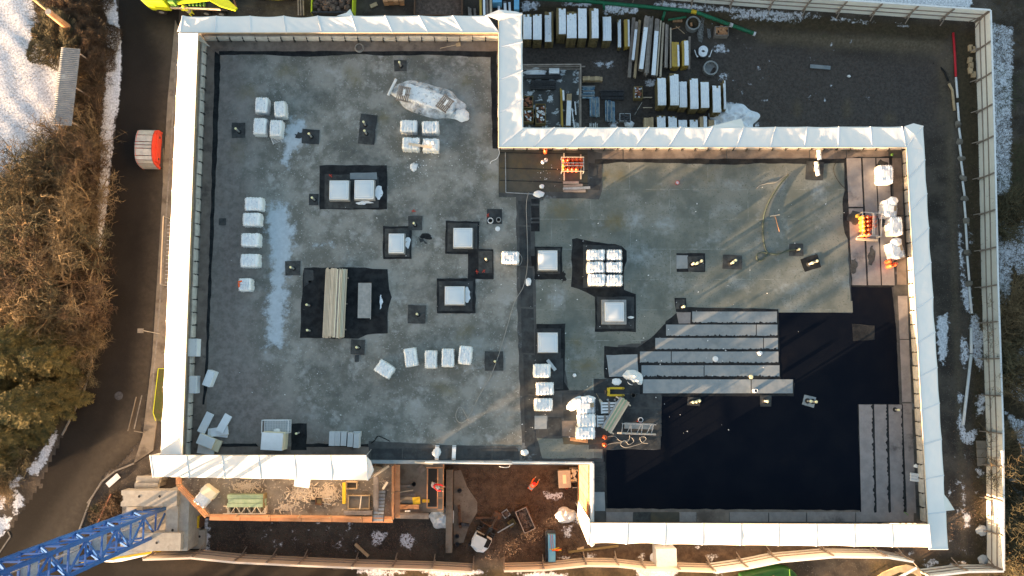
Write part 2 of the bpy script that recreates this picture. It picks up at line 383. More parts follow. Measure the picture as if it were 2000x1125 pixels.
SNOW = [
 [(-300,-300),(40,-300),(60,-10),(72,30),(75,70),(88,100),(110,112),(148,110),(142,180),(135,240),(110,262),(85,285),(60,322),(0,348),(-300,420)],
 [(194,-20),(226,-20),(230,30),(236,80),(238,120),(235,170),(230,215),(223,240),(219,300),(213,350),(208,410),(200,470),(194,500),(188,470),(191,410),(196,340),(196,270),(202,210),(207,140),(208,70),(204,30)],
 [(108,832),(112,850),(103,875),(88,905),(70,930),(50,924),(62,905),(76,890),(88,865),(100,850)],
 [(34,926),(42,930),(34,952),(20,957),(18,944)],[(30,958),(47,972),(44,990),(30,1004),(24,990)],[(-40,1005),(8,1010),(24,1010),(14,1034),(0,1050),(-60,1075)],[(0,968),(12,972),(8,990),(-4,1004)],
 [(1932,46),(1960,50),(1979,56),(1978,120),(1975,250),(1974,372),(1948,384),(1944,300),(1938,160)],
 [(1945,418),(1952,415),(1980,460),(2010,400),(2040,520),(1990,540),(1974,500),(1975,560),(1966,596),(1952,580),(1948,480)],
 [(1950,560),(1976,560),(1972,596),(1953,592)],[(1990,660),(2050,640),(2050,800),(1985,780),(1975,765)],[(1960,800),(1985,850),(2000,900),(2050,940),(2050,820),(1990,820)],[(1962,900),(1990,930),(2000,990),(1985,960),(1965,930)],
 [(1831,618),(1850,612),(1854,640),(1849,690),(1843,714),(1834,700),(1830,660)],[(1876,560),(1896,560),(1897,604),(1886,610)],[(1896,608),(1910,620),(1920,660),(1917,700),(1912,724),(1902,700),(1895,650)],
 [(1878,655),(1890,670),(1892,700),(1884,722),(1876,700)],[(1870,765),(1882,775),(1878,790),(1869,785)],[(1908,772),(1924,772),(1922,800),(1908,816)],[(1874,800),(1884,835),(1896,865),(1880,862),(1870,830)],
 [(1882,845),(1908,845),(1900,868),(1888,866)],[(1915,640),(1921,720),(1912,720)],
 [(1875,440),(1880,500),(1886,560),(1879,560),(1872,470)],[(1894,440),(1900,470),(1896,485)],
 [(1280,3),(1400,14),(1560,25),(1605,30),(1604,34),(1500,31),(1400,22),(1280,12)],[(1425,27),(1500,32),(1565,39),(1560,43),(1480,38),(1430,33)],[(1620,35),(1680,40),(1710,45),(1680,44),(1625,39)],[(1750,44),(1776,48),(1770,51),(1752,49)],
 [(1560,-60),(1900,-40),(1898,16),(1700,6),(1500,-10)],
 [(1020,2),(1056,4),(1050,14),(1022,20)],[(1180,9),(1247,12),(1247,22),(1182,23)],[(1100,4),(1160,6),(1155,10),(1100,9)],
 [(1405,208),(1440,212),(1455,232),(1468,250),(1395,250),(1398,225)],[(1420,192),(1465,197),(1460,203),(1424,199)],[(1470,205),(1480,215),(1476,222)],[(1476,232),(1487,238),(1480,244)],
 [(1406,135),(1426,138),(1424,150),(1412,146)],[(1402,76),(1420,78),(1428,92),(1410,92)],[(1160,115),(1200,112),(1200,122),(1170,124)],[(1264,148),(1283,150),(1282,162),(1268,162)],

 [(1024,136),(1066,137),(1066,148),(1024,148)],[(1096,136),(1130,140),(1130,198),(1115,205),(1104,180)],[(1022,160),(1036,162),(1036,178),(1022,178)],[(1044,188),(1068,188),(1075,215),(1068,240),(1045,230)],[(1022,238),(1042,240),(1042,250),(1022,250)],
 [(1195,232),(1206,228),(1210,248),(1196,248)],
 [(680,1114),(720,1108),(760,1113),(800,1118),(740,1126)],[(820,1112),(900,1110),(960,1118),(900,1128),(840,1124)],[(1000,1120),(1060,1117),(1120,1122),(1060,1132)],[(1235,1110),(1330,1112),(1310,1135),(1250,1130)],[(1390,1108),(1415,1104),(1412,1122),(1395,1120)],
 [(1088,1088),(1112,1086),(1110,1094),(1088,1094)],[(1146,1082),(1165,1084),(1160,1092),(1148,1092)],[(1375,1088),(1400,1082),(1402,1090),(1380,1094)],[(1350,1064),(1370,1068),(1360,1073)],[(1246,1090),(1258,1082),(1258,1094)],
 [(1062,962),(1098,962),(1102,974),(1066,976)],[(1100,1030),(1118,1028),(1112,1050),(1102,1048)],
 [(1802,1098),(1832,1094),(1828,1104),(1805,1106)],[(1850,1100),(1885,1098),(1884,1102),(1852,1104)],[(1776,1074),(1786,1078),(1778,1086)],[(1850,962),(1858,955),(1856,970)],[(1880,945),(1884,950),(1883,1000),(1880,990)],
 [(1880,1000),(1896,1004),(1892,1030),(1884,1030)],[(1880,843),(1910,840),(1900,862)],[(1905,918),(1918,912),(1922,930),(1910,930)],
 [(726,1038),(757,1040),(745,1062),(728,1066)],[(780,1044),(800,1040),(812,1060),(798,1076),(784,1064)],[(400,1012),(409,1012),(409,1078),(400,1078)],
 [(1088,990),(1115,1000),(1130,1015),(1140,1030),(1125,1020),(1098,1006)],
]
rs = random.Random(5)
for _ in range(34):
    u, v = rs.uniform(510, 700), rs.uniform(1020, 1076); SNOW.append(ell(u, v, rs.uniform(1.5, 4), rs.uniform(1, 2.5), rs.uniform(0, 90), 6))
for _ in range(26):
    u, v = rs.uniform(1400, 1720), rs.uniform(78, 190); SNOW.append(ell(u, v, rs.uniform(1.2, 3), rs.uniform(.8, 2), rs.uniform(0, 90), 6))
for _ in range(22):
    u, v = rs.uniform(1835, 1915), rs.uniform(880, 1090); SNOW.append(ell(u, v, rs.uniform(1.2, 3), rs.uniform(1, 3), rs.uniform(0, 90), 6))
GRASS = [
 [(40,-300),(198,-300),(204,30),(208,70),(206,140),(200,210),(194,270),(190,400),(186,500),(184,560),(180,640),(176,720),(160,780),(120,840),(80,890),(40,930),(0,980),(-300,1300),(-300,420),(0,348),(60,322),(85,285),(135,250),(148,110),(110,112),(88,100),(72,60),(60,0)],
 [(1928,300),(2400,100),(2400,1400),(1935,1400)],[(1860,60),(1910,60),(1925,1100),(1902,1100),(1895,560)],[(1020,6),(1500,25),(1880,50),(1850,80),(1500,55),(1020,22)],
 [(700,1112),(1380,1110),(1500,1100),(1500,1400),(700,1400)],[(1700,1095),(1930,1085),(1935,1400),(1700,1400)]]
YARD = [(1010,24),(1180,26),(1320,30),(1400,44),(1480,60),(1600,76),(1750,94),(1835,104),(1842,140),(1838,190),(1846,260),(1850,420),(1700,420),(1010,420)]
DUSTED = [ell(1415,86,22,12), ell(1594,108,16,16), ell(1700,155,30,12,-20), ell(1540,190,30,30), ell(1620,225,60,20), ell(1745,215,24,24), ell(1180,118,30,8), ell(1240,20,60,8), ell(1500,140,50,16), ell(1875,880,14,160), ell(600,1050,90,24), ell(1300,1078,120,7)]
MUD = [(886,915),(1140,915),(1140,1095),(886,1095)] , [(1140,1068),(1850,1075),(1750,1085),(1500,1085),(1380,1100),(1140,1092)]
TRACK_LIT_BANK = [[(1440,50),(1600,62),(1840,72),(1852,92),(1838,104),(1700,94),(1500,78)], ell(1565,205,9,18), ell(1663,206,9,20), ell(1748,225,12,14), [(1838,110),(1850,110),(1852,180),(1842,240)], [(1850,80),(1862,80),(1870,500),(1890,1090),(1878,1090),(1856,500)]]  # first polygon puts the lit slope of the north bank into colour
GRAVEL = [[(1010,60),(1500,80),(1835,120),(1838,260),(1010,260)]]
def zg(X, Y):
    s = sd_poly(X, Y, pp(YARD, 0))
    t = np.clip(0.5 + s / 2.6, 0, 1); t = t * t * (3 - 2 * t)
    z = ZY * t
    far = np.maximum(np.abs(X) - 80, 0) + np.maximum(np.abs(Y) - 80, 0)
    bump = 0.05 * np.sin(X * 1.9 + 1.3 * np.sin(Y * .8)) * np.sin(Y * 1.5 + X * .35)
    hb = np.clip(0.5 - sd_poly(X, Y, pp([(200,-400),(1160,-400),(1160,8),(1010,8),(1010,1000),(600,1500),(-400,1500),(60,1000),(180,700),(205,300)], 0)) / 2, 0, 1)
    return z + np.where(far > 0, 0, bump * hb)
def axis(a, b, st):
    core = np.arange(a, b + st, st); out = np.array([6, 20, 60, 200, 700, 2500.])
    return np.concatenate([a - out[::-1], core, core[-1] + out])
ground_mat = mat('site_ground', (.042, .036, .031), (.085, .072, .060), scale=.55, rough=.9, spec=.2, detail=10, c3=(.035, .030, .026), s3=.22, t3=(.5, .68), bump=.02, bscale=5,
    speck=(.16, .15, .14), speck_s=11, speck_t=(.66, .70),
    attr=[('gravel', ((.050, .043, .039), (.092, .080, .072)), 1.9, .5, .4), ('mud', ((.040, .026, .018), (.115, .080, .057)), .7, .6, .45), ('track', ((.075, .060, .042), (.135, .112, .080)), 2, .6, .4),  # track also lightens the lit bank slope
          ('grass', ((.040, .034, .020), (.075, .056, .034)), 1.5, .4, .3), ('snow', ((.36, .39, .45), (.76, .79, .85)), 2.6, 1.0, .08)])
grid_mesh('ground', axis(-56, 60, .3), axis(-34, 40, .3), zg, ground_mat, {
    'snow': lambda X, Y: np.maximum(mask(X, Y, SNOW, 0, .7, .95), mask(X, Y, DUSTED, 0, 1.2, .27)), 'grass': lambda X, Y: mask(X, Y, GRASS, 0, .8),
    'mud': lambda X, Y: mask(X, Y, MUD, 0, .8), 'track': lambda X, Y: mask(X, Y, TRACK_LIT_BANK, 0, .5, .8), 'gravel': lambda X, Y: mask(X, Y, GRAVEL, 0, 1.2)}, kind='structure')

# road: curved street left of the building and along the south fence
ROAD = [(224,-400),(345,-400),(350,60),(328,300),(318,420),(306,560),(300,660),(290,760),(272,860),(240,900),(205,925),(180,970),(165,1010),(150,1045),(200,1092),(330,1090),(420,1092),(560,1104),(700,1112),(700,1230),(120,1260),(-300,1420),(-440,1270),(-60,1080),(20,1035),(70,960),(110,880),(140,815),(163,768),(178,720),(183,640),(186,560),(196,490),(212,350),(226,240),(234,150),(232,80)]
dust = [[(300,60),(352,60),(345,200),(330,420),(310,700),(282,860),(215,915),(170,1000),(150,1050),(60,1150),(30,1120),(130,980),(220,850),(262,760),(285,600),(300,420),(318,200),(322,110)]]
trk = [[(320,40),(352,70),(344,120),(318,170)],[(30,1100),(200,860),(262,800),(265,812),(215,870),(60,1110)],[(230,1100),(420,1100),(700,1118),(500,1125),(230,1120)]]
grid_mesh('road', np.arange(-85, -10, .3), np.arange(-62, 75, .3), lambda X, Y: X * 0 + .02, M['asphalt'], {
    'dust': lambda X, Y: mask(X, Y, dust, 0, 1.6, .9), 'tracks': lambda X, Y: mask(X, Y, trk, 0, 1.0, .62), 'snow': lambda X, Y: mask(X, Y, SNOW[2:7] + [SNOW[1], ell(250, 1108, 40, 3)][:1], 0, .5)}, cut=pp(ROAD, 0), kind='structure')
# roadside footpath, kerbs, manhole
pv = MB(); pv.prism(pp([(343,40),(352,60),(340,400),(322,700),(300,880),(262,905),(280,850),(298,700),(312,480),(328,200)], 0), -.1, .12); pv.build('pavement', M['pave'], kind='structure')
def kerb_run(px, wd=.14, h=.13, seg=1.0, label=''):
    root = empty('kerb', P(px[0][0], px[0][1], 0), 0, label, 'kerb', 'kerbs along the street')
    pts = [P(u, v, 0) for u, v in px]
    proto = None
    for a, b in zip(pts, pts[1:]):
        L = (b - a).length; k = max(1, round(L / seg)); ang = math.atan2(b.y - a.y, b.x - a.x)
        for i in range(k):
            c = a.lerp(b, (i + .5) / k) - root.location + Vector((0, 0, h / 2))
            if proto is None: proto = MB().box((0, 0, 0), (seg * .97, wd, h)).build('kerbstone', M['kerb'], root, loc=c, rz=ang)
            else: o = inst(proto, root, c, ang); o.scale = (L / k / seg, 1, 1)
    return root
kerb_run([(183,660),(178,720),(163,768),(140,815),(122,850)], label='pale kerb of the tree-covered verge where the street bends')
kerb_run([(349,66),(337,250),(322,480),(308,660),(294,800)], label='straight kerb of the footpath beside the long west side of the building')
kerb_run([(262,905),(225,920),(200,940),(178,975),(165,1010),(152,1045)], label='curved kerb around the corner verge by the crane base')
mh = MB(); mh.lathe([(.38, 0), (.38, .012), (.34, .02)], 18); mh.lathe([(.30, .012), (.30, .028)], 18)
mh.build('manhole_cover', M['steel_d'], loc=P(232, 773, .02), label='round dark manhole cover in the asphalt of the street bend', cat='manhole')
for a, b, ww in (((15,1038),(20,1048),.12),((20,1048),(-5,1085),.12),((170,983),(212,925),.12),((262,838),(277,772),.10)):
    pa, pb = P(*a, .03), P(*b, .03); MB().bar(pa, pb, ww, .006).build('road_marking', M['line'], kind='structure')

# ------------------------------------------------------------------ the building: deck, membranes, parapets, walls
O = [(387,62),(974,62),(974,288),(1772,288),(1814,1022),(1152,1022),(1150,903),(356,890)]
bw = [P(u, v, ZR) for u, v in O]
building = empty('building', (0, 0, 0), 0, 'large unfinished flat-roofed building in an L shape with grey membranes and skylights', 'building')
NX = P(0,0,0)
b_ = MB(); b_.prism([(p.x, p.y) for p in bw], -1.2, ZR - .25); b_.build('wall', M['concrete'], building)
# grey old deck (west wing) as a grid with frost, stains
WEST = [(387,62),(974,62),(974,385),(1010,385),(1020,600),(1030,903),(356,890)]
frost = [[(520,400),(560,402),(566,430),(574,470),(568,500),(560,540),(560,600),(556,640),(548,676),(520,676),(524,640),(518,600),(530,560),(528,500),(520,450)],
    [(570,226),(590,236),(604,262),(590,285),(575,295),(560,325),(552,318),(556,290),(552,275),(560,250)],
    [(700,800),(760,770),(830,790),(900,800),(880,830),(820,800),(760,800),(720,812)],[(880,700),(950,690),(985,640),(1000,560),(990,520),(1004,600),(1000,690),(960,740),(880,760),(850,770)],
    [(640,440),(700,480),(690,520),(600,500),(560,470)],[(936,600),(970,600),(965,640),(940,630)],[(420,740),(440,728),(450,745),(425,752)],[(545,560),(600,680),(570,740),(540,700)]]
fr_soft = [[(410,120),(560,120),(520,400),(420,880),(400,880)]]
yel = [ell(820,150,14,10,30), ell(690,150,24,12,60), ell(745,232,22,9,-10), ell(835,235,18,6), ell(785,200,16,8), ell(910,160,14,10), ell(905,650,22,10,-30), ell(480,790,22,18), ell(420,800,14,10), ell(960,345,20,8), ell(600,860,16,8), ell(460,300,20,30), ell(480,180,24,16), ell(870,760,24,10,20), ell(560,140,22,10)]
dk = [ell(700,300,60,30,20), ell(620,190,40,20,0), ell(780,420,60,24,-20), ell(910,400,50,18,-30), ell(700,760,80,14,-12), ell(740,820,40,8,10), ell(840,560,50,22,-20), ell(640,720,40,20), ell(520,520,12,90,4), ell(850,130,60,16), ell(450,400,14,90), ell(900,250,20,30)]
pk = [[(405,110),(470,110),(480,400),(500,680),(540,760),(640,880),(380,880),(395,500)]]
def mx(*ms): return np.maximum.reduce(ms)
x0, y0 = P(350, 900, ZR)[:2]; x1, y1 = P(1060, 50, ZR)[:2]
roof = empty('roof', (0, 0, 0)); setp(roof, building)
grid_mesh('roof_deck', np.arange(x0, x1, .28), np.arange(y0, y1, .28), lambda X, Y: X * 0 + ZR, M['roof_old'], {
    'frost': lambda X, Y: mx(mask(X, Y, frost[:2], ZR, 1.5, .96), mask(X, Y, frost[2:], ZR, 1.8, .50)), 'yellow': lambda X, Y: mask(X, Y, yel, ZR, .9, .72),
    'dark': lambda X, Y: mask(X, Y, dk, ZR, 1.9, .74), 'pink': lambda X, Y: mask(X, Y, pk, ZR, 2.5, .95)}, parent=roof, cut=pp(WEST, ZR))
EAST = [(974,288),(1772,288),(1814,1022),(1152,1022),(1150,903),(1030,903),(1020,600),(1010,385),(974,385)]
sl = MB(); sl.prism(pp(EAST, ZR), ZR - .25, ZR); sl.build('east_slab', M['wet_dark'], roof)
sl = MB(); sl.prism(pp(WEST, ZR), ZR - .25, ZR - .01); sl.build('west_slab', M['wet_dark'], roof)
_layer = [0]
rj = random.Random(11)
def sheet(px, m, z, amp=.03, name='membrane_sheet', th=.006, step=.5, label=None):
    poly = jag(pp(px, ZR), step, amp, rj) if amp > 0 else pp(px, ZR)
    mb = MB(); mb.prism(poly, ZR + z - .03 if False else ZR + max(z - th, .0005), ZR + z)
    return mb.build(name, M[m] if isinstance(m, str) else m, roof, label=label)
RECT = lambda u, v, w_, h_: [(u - w_ / 2, v - h_ / 2), (u + w_ / 2, v - h_ / 2), (u + w_ / 2, v + h_ / 2), (u - w_ / 2, v + h_ / 2)]
# west wing edge strips
sheet([(400,79),(973,80),(973,105),(430,107),(412,880),(382,880)][:4], 'brown_strip', .010, 0)
sheet([(404,79),(428,79),(414,500),(400,888),(372,888),(390,500)], 'brown_strip', .012, 0)
sheet([(428,100),(970,100),(970,112),(900,110),(850,107),(760,109),(700,106),(610,111),(560,110),(500,106),(428,108)], 'bitumen', .018, .03)
sheet([(958,108),(970,108),(972,290),(962,290)], 'bitumen', .017, .03)
sheet([(420,100),(431,108),(424,300),(415,500),(404,760),(399,790),(396,790),(402,700),(412,400)], 'bitumen', .020, .04)
sheet([(390,872),(1012,872),(1018,898),(380,888)], 'brown_strip', .010, 0)
sheet([(430,866),(500,866),(505,872),(432,872)], 'bitumen', .016, .04); sheet([(595,866),(720,867),(720,873),(595,873)], 'bitumen', .0165, .04)
sheet([(720,862),(790,864),(850,868),(900,870),(1015,872),(1015,899),(720,898)], 'wet_dark', .014, .03)
for i, (a, b) in enumerate(((725,785),(787,850),(874,888),(905,960),(962,1012))):
    sheet([(a,876),(b,876),(b,897),(a,897)], 'dark_patch', .0215, .01, 'membrane_strip')
# middle seam between wings
sheet([(1008,380),(1042,380),(1046,500),(1046,870),(1020,898),(1010,600)], 'wet_dark', .010, .05)
for v0, v1, u0, u1 in ((392,440,1012,1036),(442,520,1014,1036),(522,600,1016,1040),(602,690,1018,1042),(692,770,1022,1044),(772,872,1024,1044)):
    sheet([(u0,v0),(u1,v0+2),(u1+1,v1),(u0+1,v1-1)], 'dark_patch', .0185, .012, 'membrane_strip')
for v0, v1 in ((388,398),(402,425),(428,432),(436,452),(500,520)): sheet([(1037,v0),(1053,v0),(1054,v1),(1038,v1)], 'bitumen', .022, .03)
# terrace in the corner
sheet([(974,292),(1158,292),(1158,378),(1150,384),(975,376)], 'balcony', .012, 0)
sheet([(1148,292),(1176,300),(1176,372),(1170,390),(1040,380),(1030,374),(1148,376)], 'wet_dark', .019, .02)
for a, b, c, d in ((974,298,1146,301),(976,328,1148,333),(976,352,1150,358)): MB().bar(P(a,b,ZR+.022), P(c,d,ZR+.022), .05, .01).build('joint_strip', M['bitumen'], roof)
MB().bar(P(987,298,ZR+.05), P(988,376,ZR+.05), .06, .05).build('edge_profile', M['steel'], roof); MB().bar(P(988,376,ZR+.05), P(1042,379,ZR+.05), .06, .05).build('edge_profile', M['steel'], roof)
sheet([(1150,318),(1166,320),(1166,345),(1150,345)], 'dark_patch', .027, .01); sheet([(1152,348),(1174,350),(1172,372),(1150,370)], 'dark_patch', .027, .01)
# north strip of the east wing
for a, b in ((1160,1216),(1218,1418),(1420,1580),(1582,1652),(1654,1735)): sheet([(a,293),(b,293),(b,311),(a,311)], 'brown_strip', .014, 0, 'membrane_strip')
sheet([(1162,311),(1650,310),(1655,318),(1600,321),(1500,319),(1420,322),(1300,318),(1215,317),(1162,322)], 'bitumen', .024, .04)
# green-grey new membrane
GG = [(1178,318),(1300,318),(1412,321),(1430,317),(1648,318),(1650,400),(1655,470),(1662,608),(1520,608),(1335,607),(1300,632),(1279,659),(1250,668),(1180,678),(1181,740),(1160,762),(1110,762),(1104,720),(1100,640),(1048,632),(1046,520),(1045,450),(1055,446),(1055,392),(1090,388),(1170,388)]
x0, y0 = P(1040, 770, ZR)[:2]; x1, y1 = P(1670, 310, ZR)[:2]
gy = [ell(1135,715,26,14), ell(1120,670,14,8), ell(1385,353,5,4), ell(1200,430,24,16), ell(1100,410,20,14), ell(1190,345,30,10)]
gf = [ell(1300,440,30,20), ell(1420,360,40,10), ell(1550,560,50,14), ell(1600,370,20,30), ell(1090,580,24,30), ell(1380,470,50,10,-30), ell(1175,410,5,30), ell(1250,500,40,14,-20), ell(1310,510,30,5), ell(1485,410,6,24,20), ell(1520,470,6,26,20), ell(1400,470,3,20), ell(1160,450,5,40), ell(1240,430,22,26), ell(1290,540,14,8), ell(1360,560,30,4), ell(1290,400,3,40)]
bs = MB(); bs.prism(jag(pp(GG, ZR), .5, .035, rj), ZR + .0005, ZR + .010); bs.build('membrane_sheet', M['roof_new'], roof)
grid_mesh('membrane_sheet', np.arange(x0, x1, .3), np.arange(y0, y1, .3), lambda X, Y: X * 0 + ZR + .0135, M['roof_new'], {
    'frost': lambda X, Y: mask(X, Y, gf, ZR, 1.1, .64), 'yellow': lambda X, Y: mask(X, Y, gy, ZR, 1.2, .72)}, parent=roof, cut=pp(GG, ZR))
# black fresh area
BL = [(1516,606),(1664,612),(1662,557),(1741,557),(1750,640),(1757,792),(1680,792),(1684,1001),(1184,997),(1183,876),(1290,876),(1292,770),(1296,768),(1550,770),(1550,742),(1520,740)]
sheet(BL, 'black_roof', .012, .02)
sheet([(1664,632),(1708,636),(1708,664),(1666,666)], 'bitumen', .021, .02, 'membrane_patch')
sheet([(1183,868),(1186,996),(1180,996),(1178,868)], 'bitumen', .0205, .05)
# pale slated strips, with the torched seam showing as a ragged dark edge
def strip(u0, v0, u1, v1, m='strip_grey', seam='b', z=.03):
    sheet([(u0, v0), (u1, v0), (u1, v1), (u0, v1)], m, z, .006, 'membrane_strip', .012, 1.0)
    pts = []
    rr = rj
    if seam == 'b':
        L = int((u1 - u0) / 2.2)
        top = [(u0 + (u1 - u0) * i / L, v1 - 1.0 - abs(rr.gauss(0, 1.5))) for i in range(L + 1)]
        poly = top + [(u1, v1 + .8), (u0, v1 + .8)]
    elif seam == 'l' :
        L = int((v1 - v0) / 2.2)
        poly = [(u0 + 1.0 + abs(rr.gauss(0, 1.5)), v0 + (v1 - v0) * i / L) for i in range(L + 1)] + [(u0 - .8, v1), (u0 - .8, v0)]
    else: return
    pl = pp(poly, ZR); mb = MB(); mb.prism(pl, ZR + z - .002, ZR + z + .003); mb.build('bitumen_seam', M['bitumen'], roof)
sheet([(1300,628),(1335,600),(1520,604),(1524,745),(1552,748),(1550,774),(1250,774),(1244,690),(1275,656),(1295,655)], 'bitumen', .0225, .03)
for v0, v1, us in ((608.5,632,(1351,1518)),(634,657.5,(1300,1477,1519)),(660,683.5,(1279,1491,1520)),(686.5,710,(1249,1311,1521)),(713.5,737,(1252,1375,1523)),(741,768,(1255,1467,1549))):
    for a, b in zip(us, us[1:]): strip(a + .8, v0, b - .8, v1, seam='b' if v0 < 740 else 'n')
sheet([(1321,610),(1350,610),(1348,632),(1325,632)], 'strip_pink', .031, .04, 'membrane_patch')
sheet([(1317,582),(1340,582),(1341,606),(1350,609),(1320,609)], 'bitumen', .026, .02); sheet([(1320,585),(1337,585),(1337,604),(1320,604)], 'dark_patch2', .0305, .01, 'membrane_patch')
sheet([(1180,676),(1245,679),(1276,656),(1290,640),(1298,632),(1299,655),(1279,662),(1279,686),(1249,688),(1250,738),(1180,738)], 'bitumen', .019, .04)
sheet([(1184,694),(1245,692),(1247,735),(1190,736)], 'strip_grey', .0265, .03, 'membrane_patch')
# right-hand strips, upper and lower group
sheet([(1650,308),(1742,306),(1745,560),(1664,560),(1656,470),(1646,440),(1645,400),(1650,360)], 'bitumen', .0225, .06)
for a, b, c in ((1653,1681,0),(1684.5,1709,6),(1711.5,1736,12)):
    for v0, v1 in (((309,404),(407,557)) if c == 0 else ((309,557),)):
        sheet([(a + (v0-309)*.045, v0), (b + (v0-309)*.045, v0), (b + (v1-309)*.045, v1), (a + (v1-309)*.045, v1)], 'strip_pink' if (a+v0) % 2 else 'strip_pink', .030 + c*.0001, .01, 'membrane_strip', .012)
for ctr in ((1668,425,26,26),(1722,322,22,20),(1702,500,12,40),(1668,520,14,30),(1725,420,12,50)):
    sheet(ell(*ctr[:2], ctr[2]*.5, ctr[3]*.5), 'dark_patch2', .036, .12, 'membrane_patch', .003)
sheet([(1675,790),(1766,788),(1770,1004),(1682,1003)], 'bitumen', .0235, .05)
for a, b in ((1677,1705),(1707,1732.5),(1735,1762)):
    u0, u1, t = a, b, 5
    sheet([(u0,790),(u1,790),(u1+t,1001),(u0+t,1001)], 'strip_pink' , .031, .008, 'membrane_strip', .012)
    L = 60; poly = [(u1 - 1.0 - abs(rj.gauss(0, 1.6)) + t * i / L, 790 + 211 * i / L) for i in range(L + 1)] + [(u1 + t + 1, 1001), (u1 + 1, 790)]
    mb = MB(); mb.prism(pp(poly, ZR), ZR + .0315, ZR + .0345); mb.build('bitumen_seam', M['bitumen'], roof)
# pale gutter strips along the east and south parapets
for v0, v1 in ((309,420),(422,556),(578,662),(664,785),(788,1002)):
    u = 1742 + (v0 - 309) * .042; u2 = 1742 + (v1 - 309) * .042
    sheet([(u,v0),(u+18,v0),(u2+18,v1),(u2,v1)], 'strip_pink' if v0 > 500 else 'brown_strip', .0335, .01, 'membrane_strip')
for a, b, m in ((1163,1182,'wet_dark'),(1184,1236,'strip_pink'),(1237,1270,'dark_patch2'),(1271,1326,'balcony'),(1327,1360,'strip_pink'),(1361,1424,'brown_strip'),(1425,1500,'strip_pink'),(1502,1574,'strip_pink'),(1576,1670,'strip_pink'),(1672,1784,'strip_pink')):
    sheet([(a,1000),(b,1000),(b,1019),(a,1019)], m, .030, .008, 'membrane_strip')
sheet([(1183,993),(1680,997),(1680,1002),(1183,1001)], 'brown_strip', .021, .04)
for v0, v1, m in ((902,930,'dark_patch'),(931,960,'dark_patch'),(961,998,'strip_grey')): sheet([(1161,v0),(1181,v0),(1182,v1),(1162,v1)], m, .028, .01, 'membrane_strip')
# worn dark zone around the work area
sheet([(1046,760),(1180,765),(1250,768),(1292,770),(1290,878),(1183,878),(1160,900),(1022,898),(1046,868)], 'wet_dark', .0165, .04)
for u0, v0, u1, v1, m in ((1216,770,1292,796,'dark_patch'),(1216,798,1292,826,'dark_patch'),(1216,828,1292,852,'dark_patch'),(1150,853,1290,877,'dark_patch'),(1098,768,1140,792,'dark_patch'),(1098,822,1128,852,'brown_strip'),(1044,812,1068,838,'strip_grey'),(1070,815,1096,852,'dark_patch'),(1044,700,1100,760,'dark_patch'),(1160,740,1250,768,'dark_patch'),(1100,793,1130,820,'dark_patch')):
    sheet([(u0,v0),(u1,v0),(u1,v1),(u0,v1)], m, .026, .02, 'membrane_strip')
sheet([(1048,856),(1180,856),(1176,895),(1060,895)], 'roof_new', .0225, .05); sheet([(1098,854),(1176,854),(1178,868),(1100,868)], 'balcony', .0295, .04)
sheet([(1048,632),(1104,632),(1104,700),(1102,745),(1112,762),(1100,764),(1044,760)], 'bitumen', .0195, .05)

# ---- dark flashing patches around skylights and vents
PATCH = [  # polygon centre, size, rotation, material
 (690,366,132,86,0,'bitumen'),(662,374,56,66,0,'dark_patch2'),(712,376,56,60,0,'dark_patch'),(776,474,56,64,0,'bitumen'),(776,474,48,56,0,'dark_patch2'),(903,464,66,64,1,'bitumen'),(903,464,58,56,1,'dark_patch2'),
 (891,578,76,68,0,'bitumen'),(890,578,66,58,0,'dark_patch'),(939,516,50,58,0,'bitumen'),(948,512,28,44,0,'dark_patch2'),(811,436,28,28,0,'dark_patch2'),(782,129,25,22,0,'dark_patch2'),(466,255,26,30,0,'dark_patch2'),(607,267,34,28,4,'dark_patch'),
 (718,253,32,58,6,'dark_patch'),(714,268,28,28,6,'dark_patch2'),(613,390,18,22,0,'dark_patch'),(572,524,30,29,0,'dark_patch2'),(814,614,35,36,2,'dark_patch2'),(699,678,28,30,4,'dark_patch2'),(697,700,8,14,0,'dark_patch'),(965,705,36,38,0,'dark_patch2'),(435,433,13,13,0,'dark_patch2'),
 (966,423,29,29,0,'dark_patch'),(584,853,30,52,0,'bitumen'),(1071,514,54,64,0,'bitumen'),(1071,510,46,50,0,'dark_patch2'),(1202,611,80,74,0,'bitumen'),(1202,611,72,62,0,'dark_patch'),(1070,672,50,60,0,'dark_patch'),
 (1349,513,56,36,0,'bitumen'),(1332,512,22,26,0,'strip_grey'),(1359,515,32,30,-4,'dark_patch2'),(1430,512,38,27,2,'dark_patch2'),(1555,488,28,24,0,'dark_patch2'),(1583,514,34,26,-18,'bitumen'),(1591,334,34,36,4,'dark_patch'),
 (1355,784,24,16,2,'dark_patch2'),(1495,783,22,22,0,'dark_patch'),(1580,783,24,20,14,'strip_grey'),
]
big = [(594,524),(630,522),(700,523),(756,526),(758,550),(764,580),(757,606),(757,650),(718,652),(700,660),(640,661),(588,660),(588,600)]
sheet(big, 'bitumen', .020, .05, 'membrane_patch')
for px in ([(602,548),(635,548),(635,594),(610,594),(606,560)],[(610,596),(634,596),(634,626),(612,626)],[(588,590),(604,590),(606,624),(588,624)],[(588,628),(612,628),(614,660),(586,660)],[(616,628),(757,626),(757,649),(700,656),(616,652)],[(730,552),(756,552),(760,582),(754,612),(730,612)],[(594,526),(612,528),(613,546),(600,556),(594,560)],[(616,526),(756,528),(756,546),(616,546)]):
    sheet(px, 'dark_patch' if px[0][0] < 600 and px[0][1] == 526 else 'bitumen', .0262, .015, 'membrane_strip')
sheet([(1117,467),(1126,466),(1160,472),(1215,480),(1224,490),(1225,510),(1219,522),(1219,566),(1240,574),(1180,590),(1160,578),(1116,560)], 'bitumen', .0215, .05, 'membrane_patch')
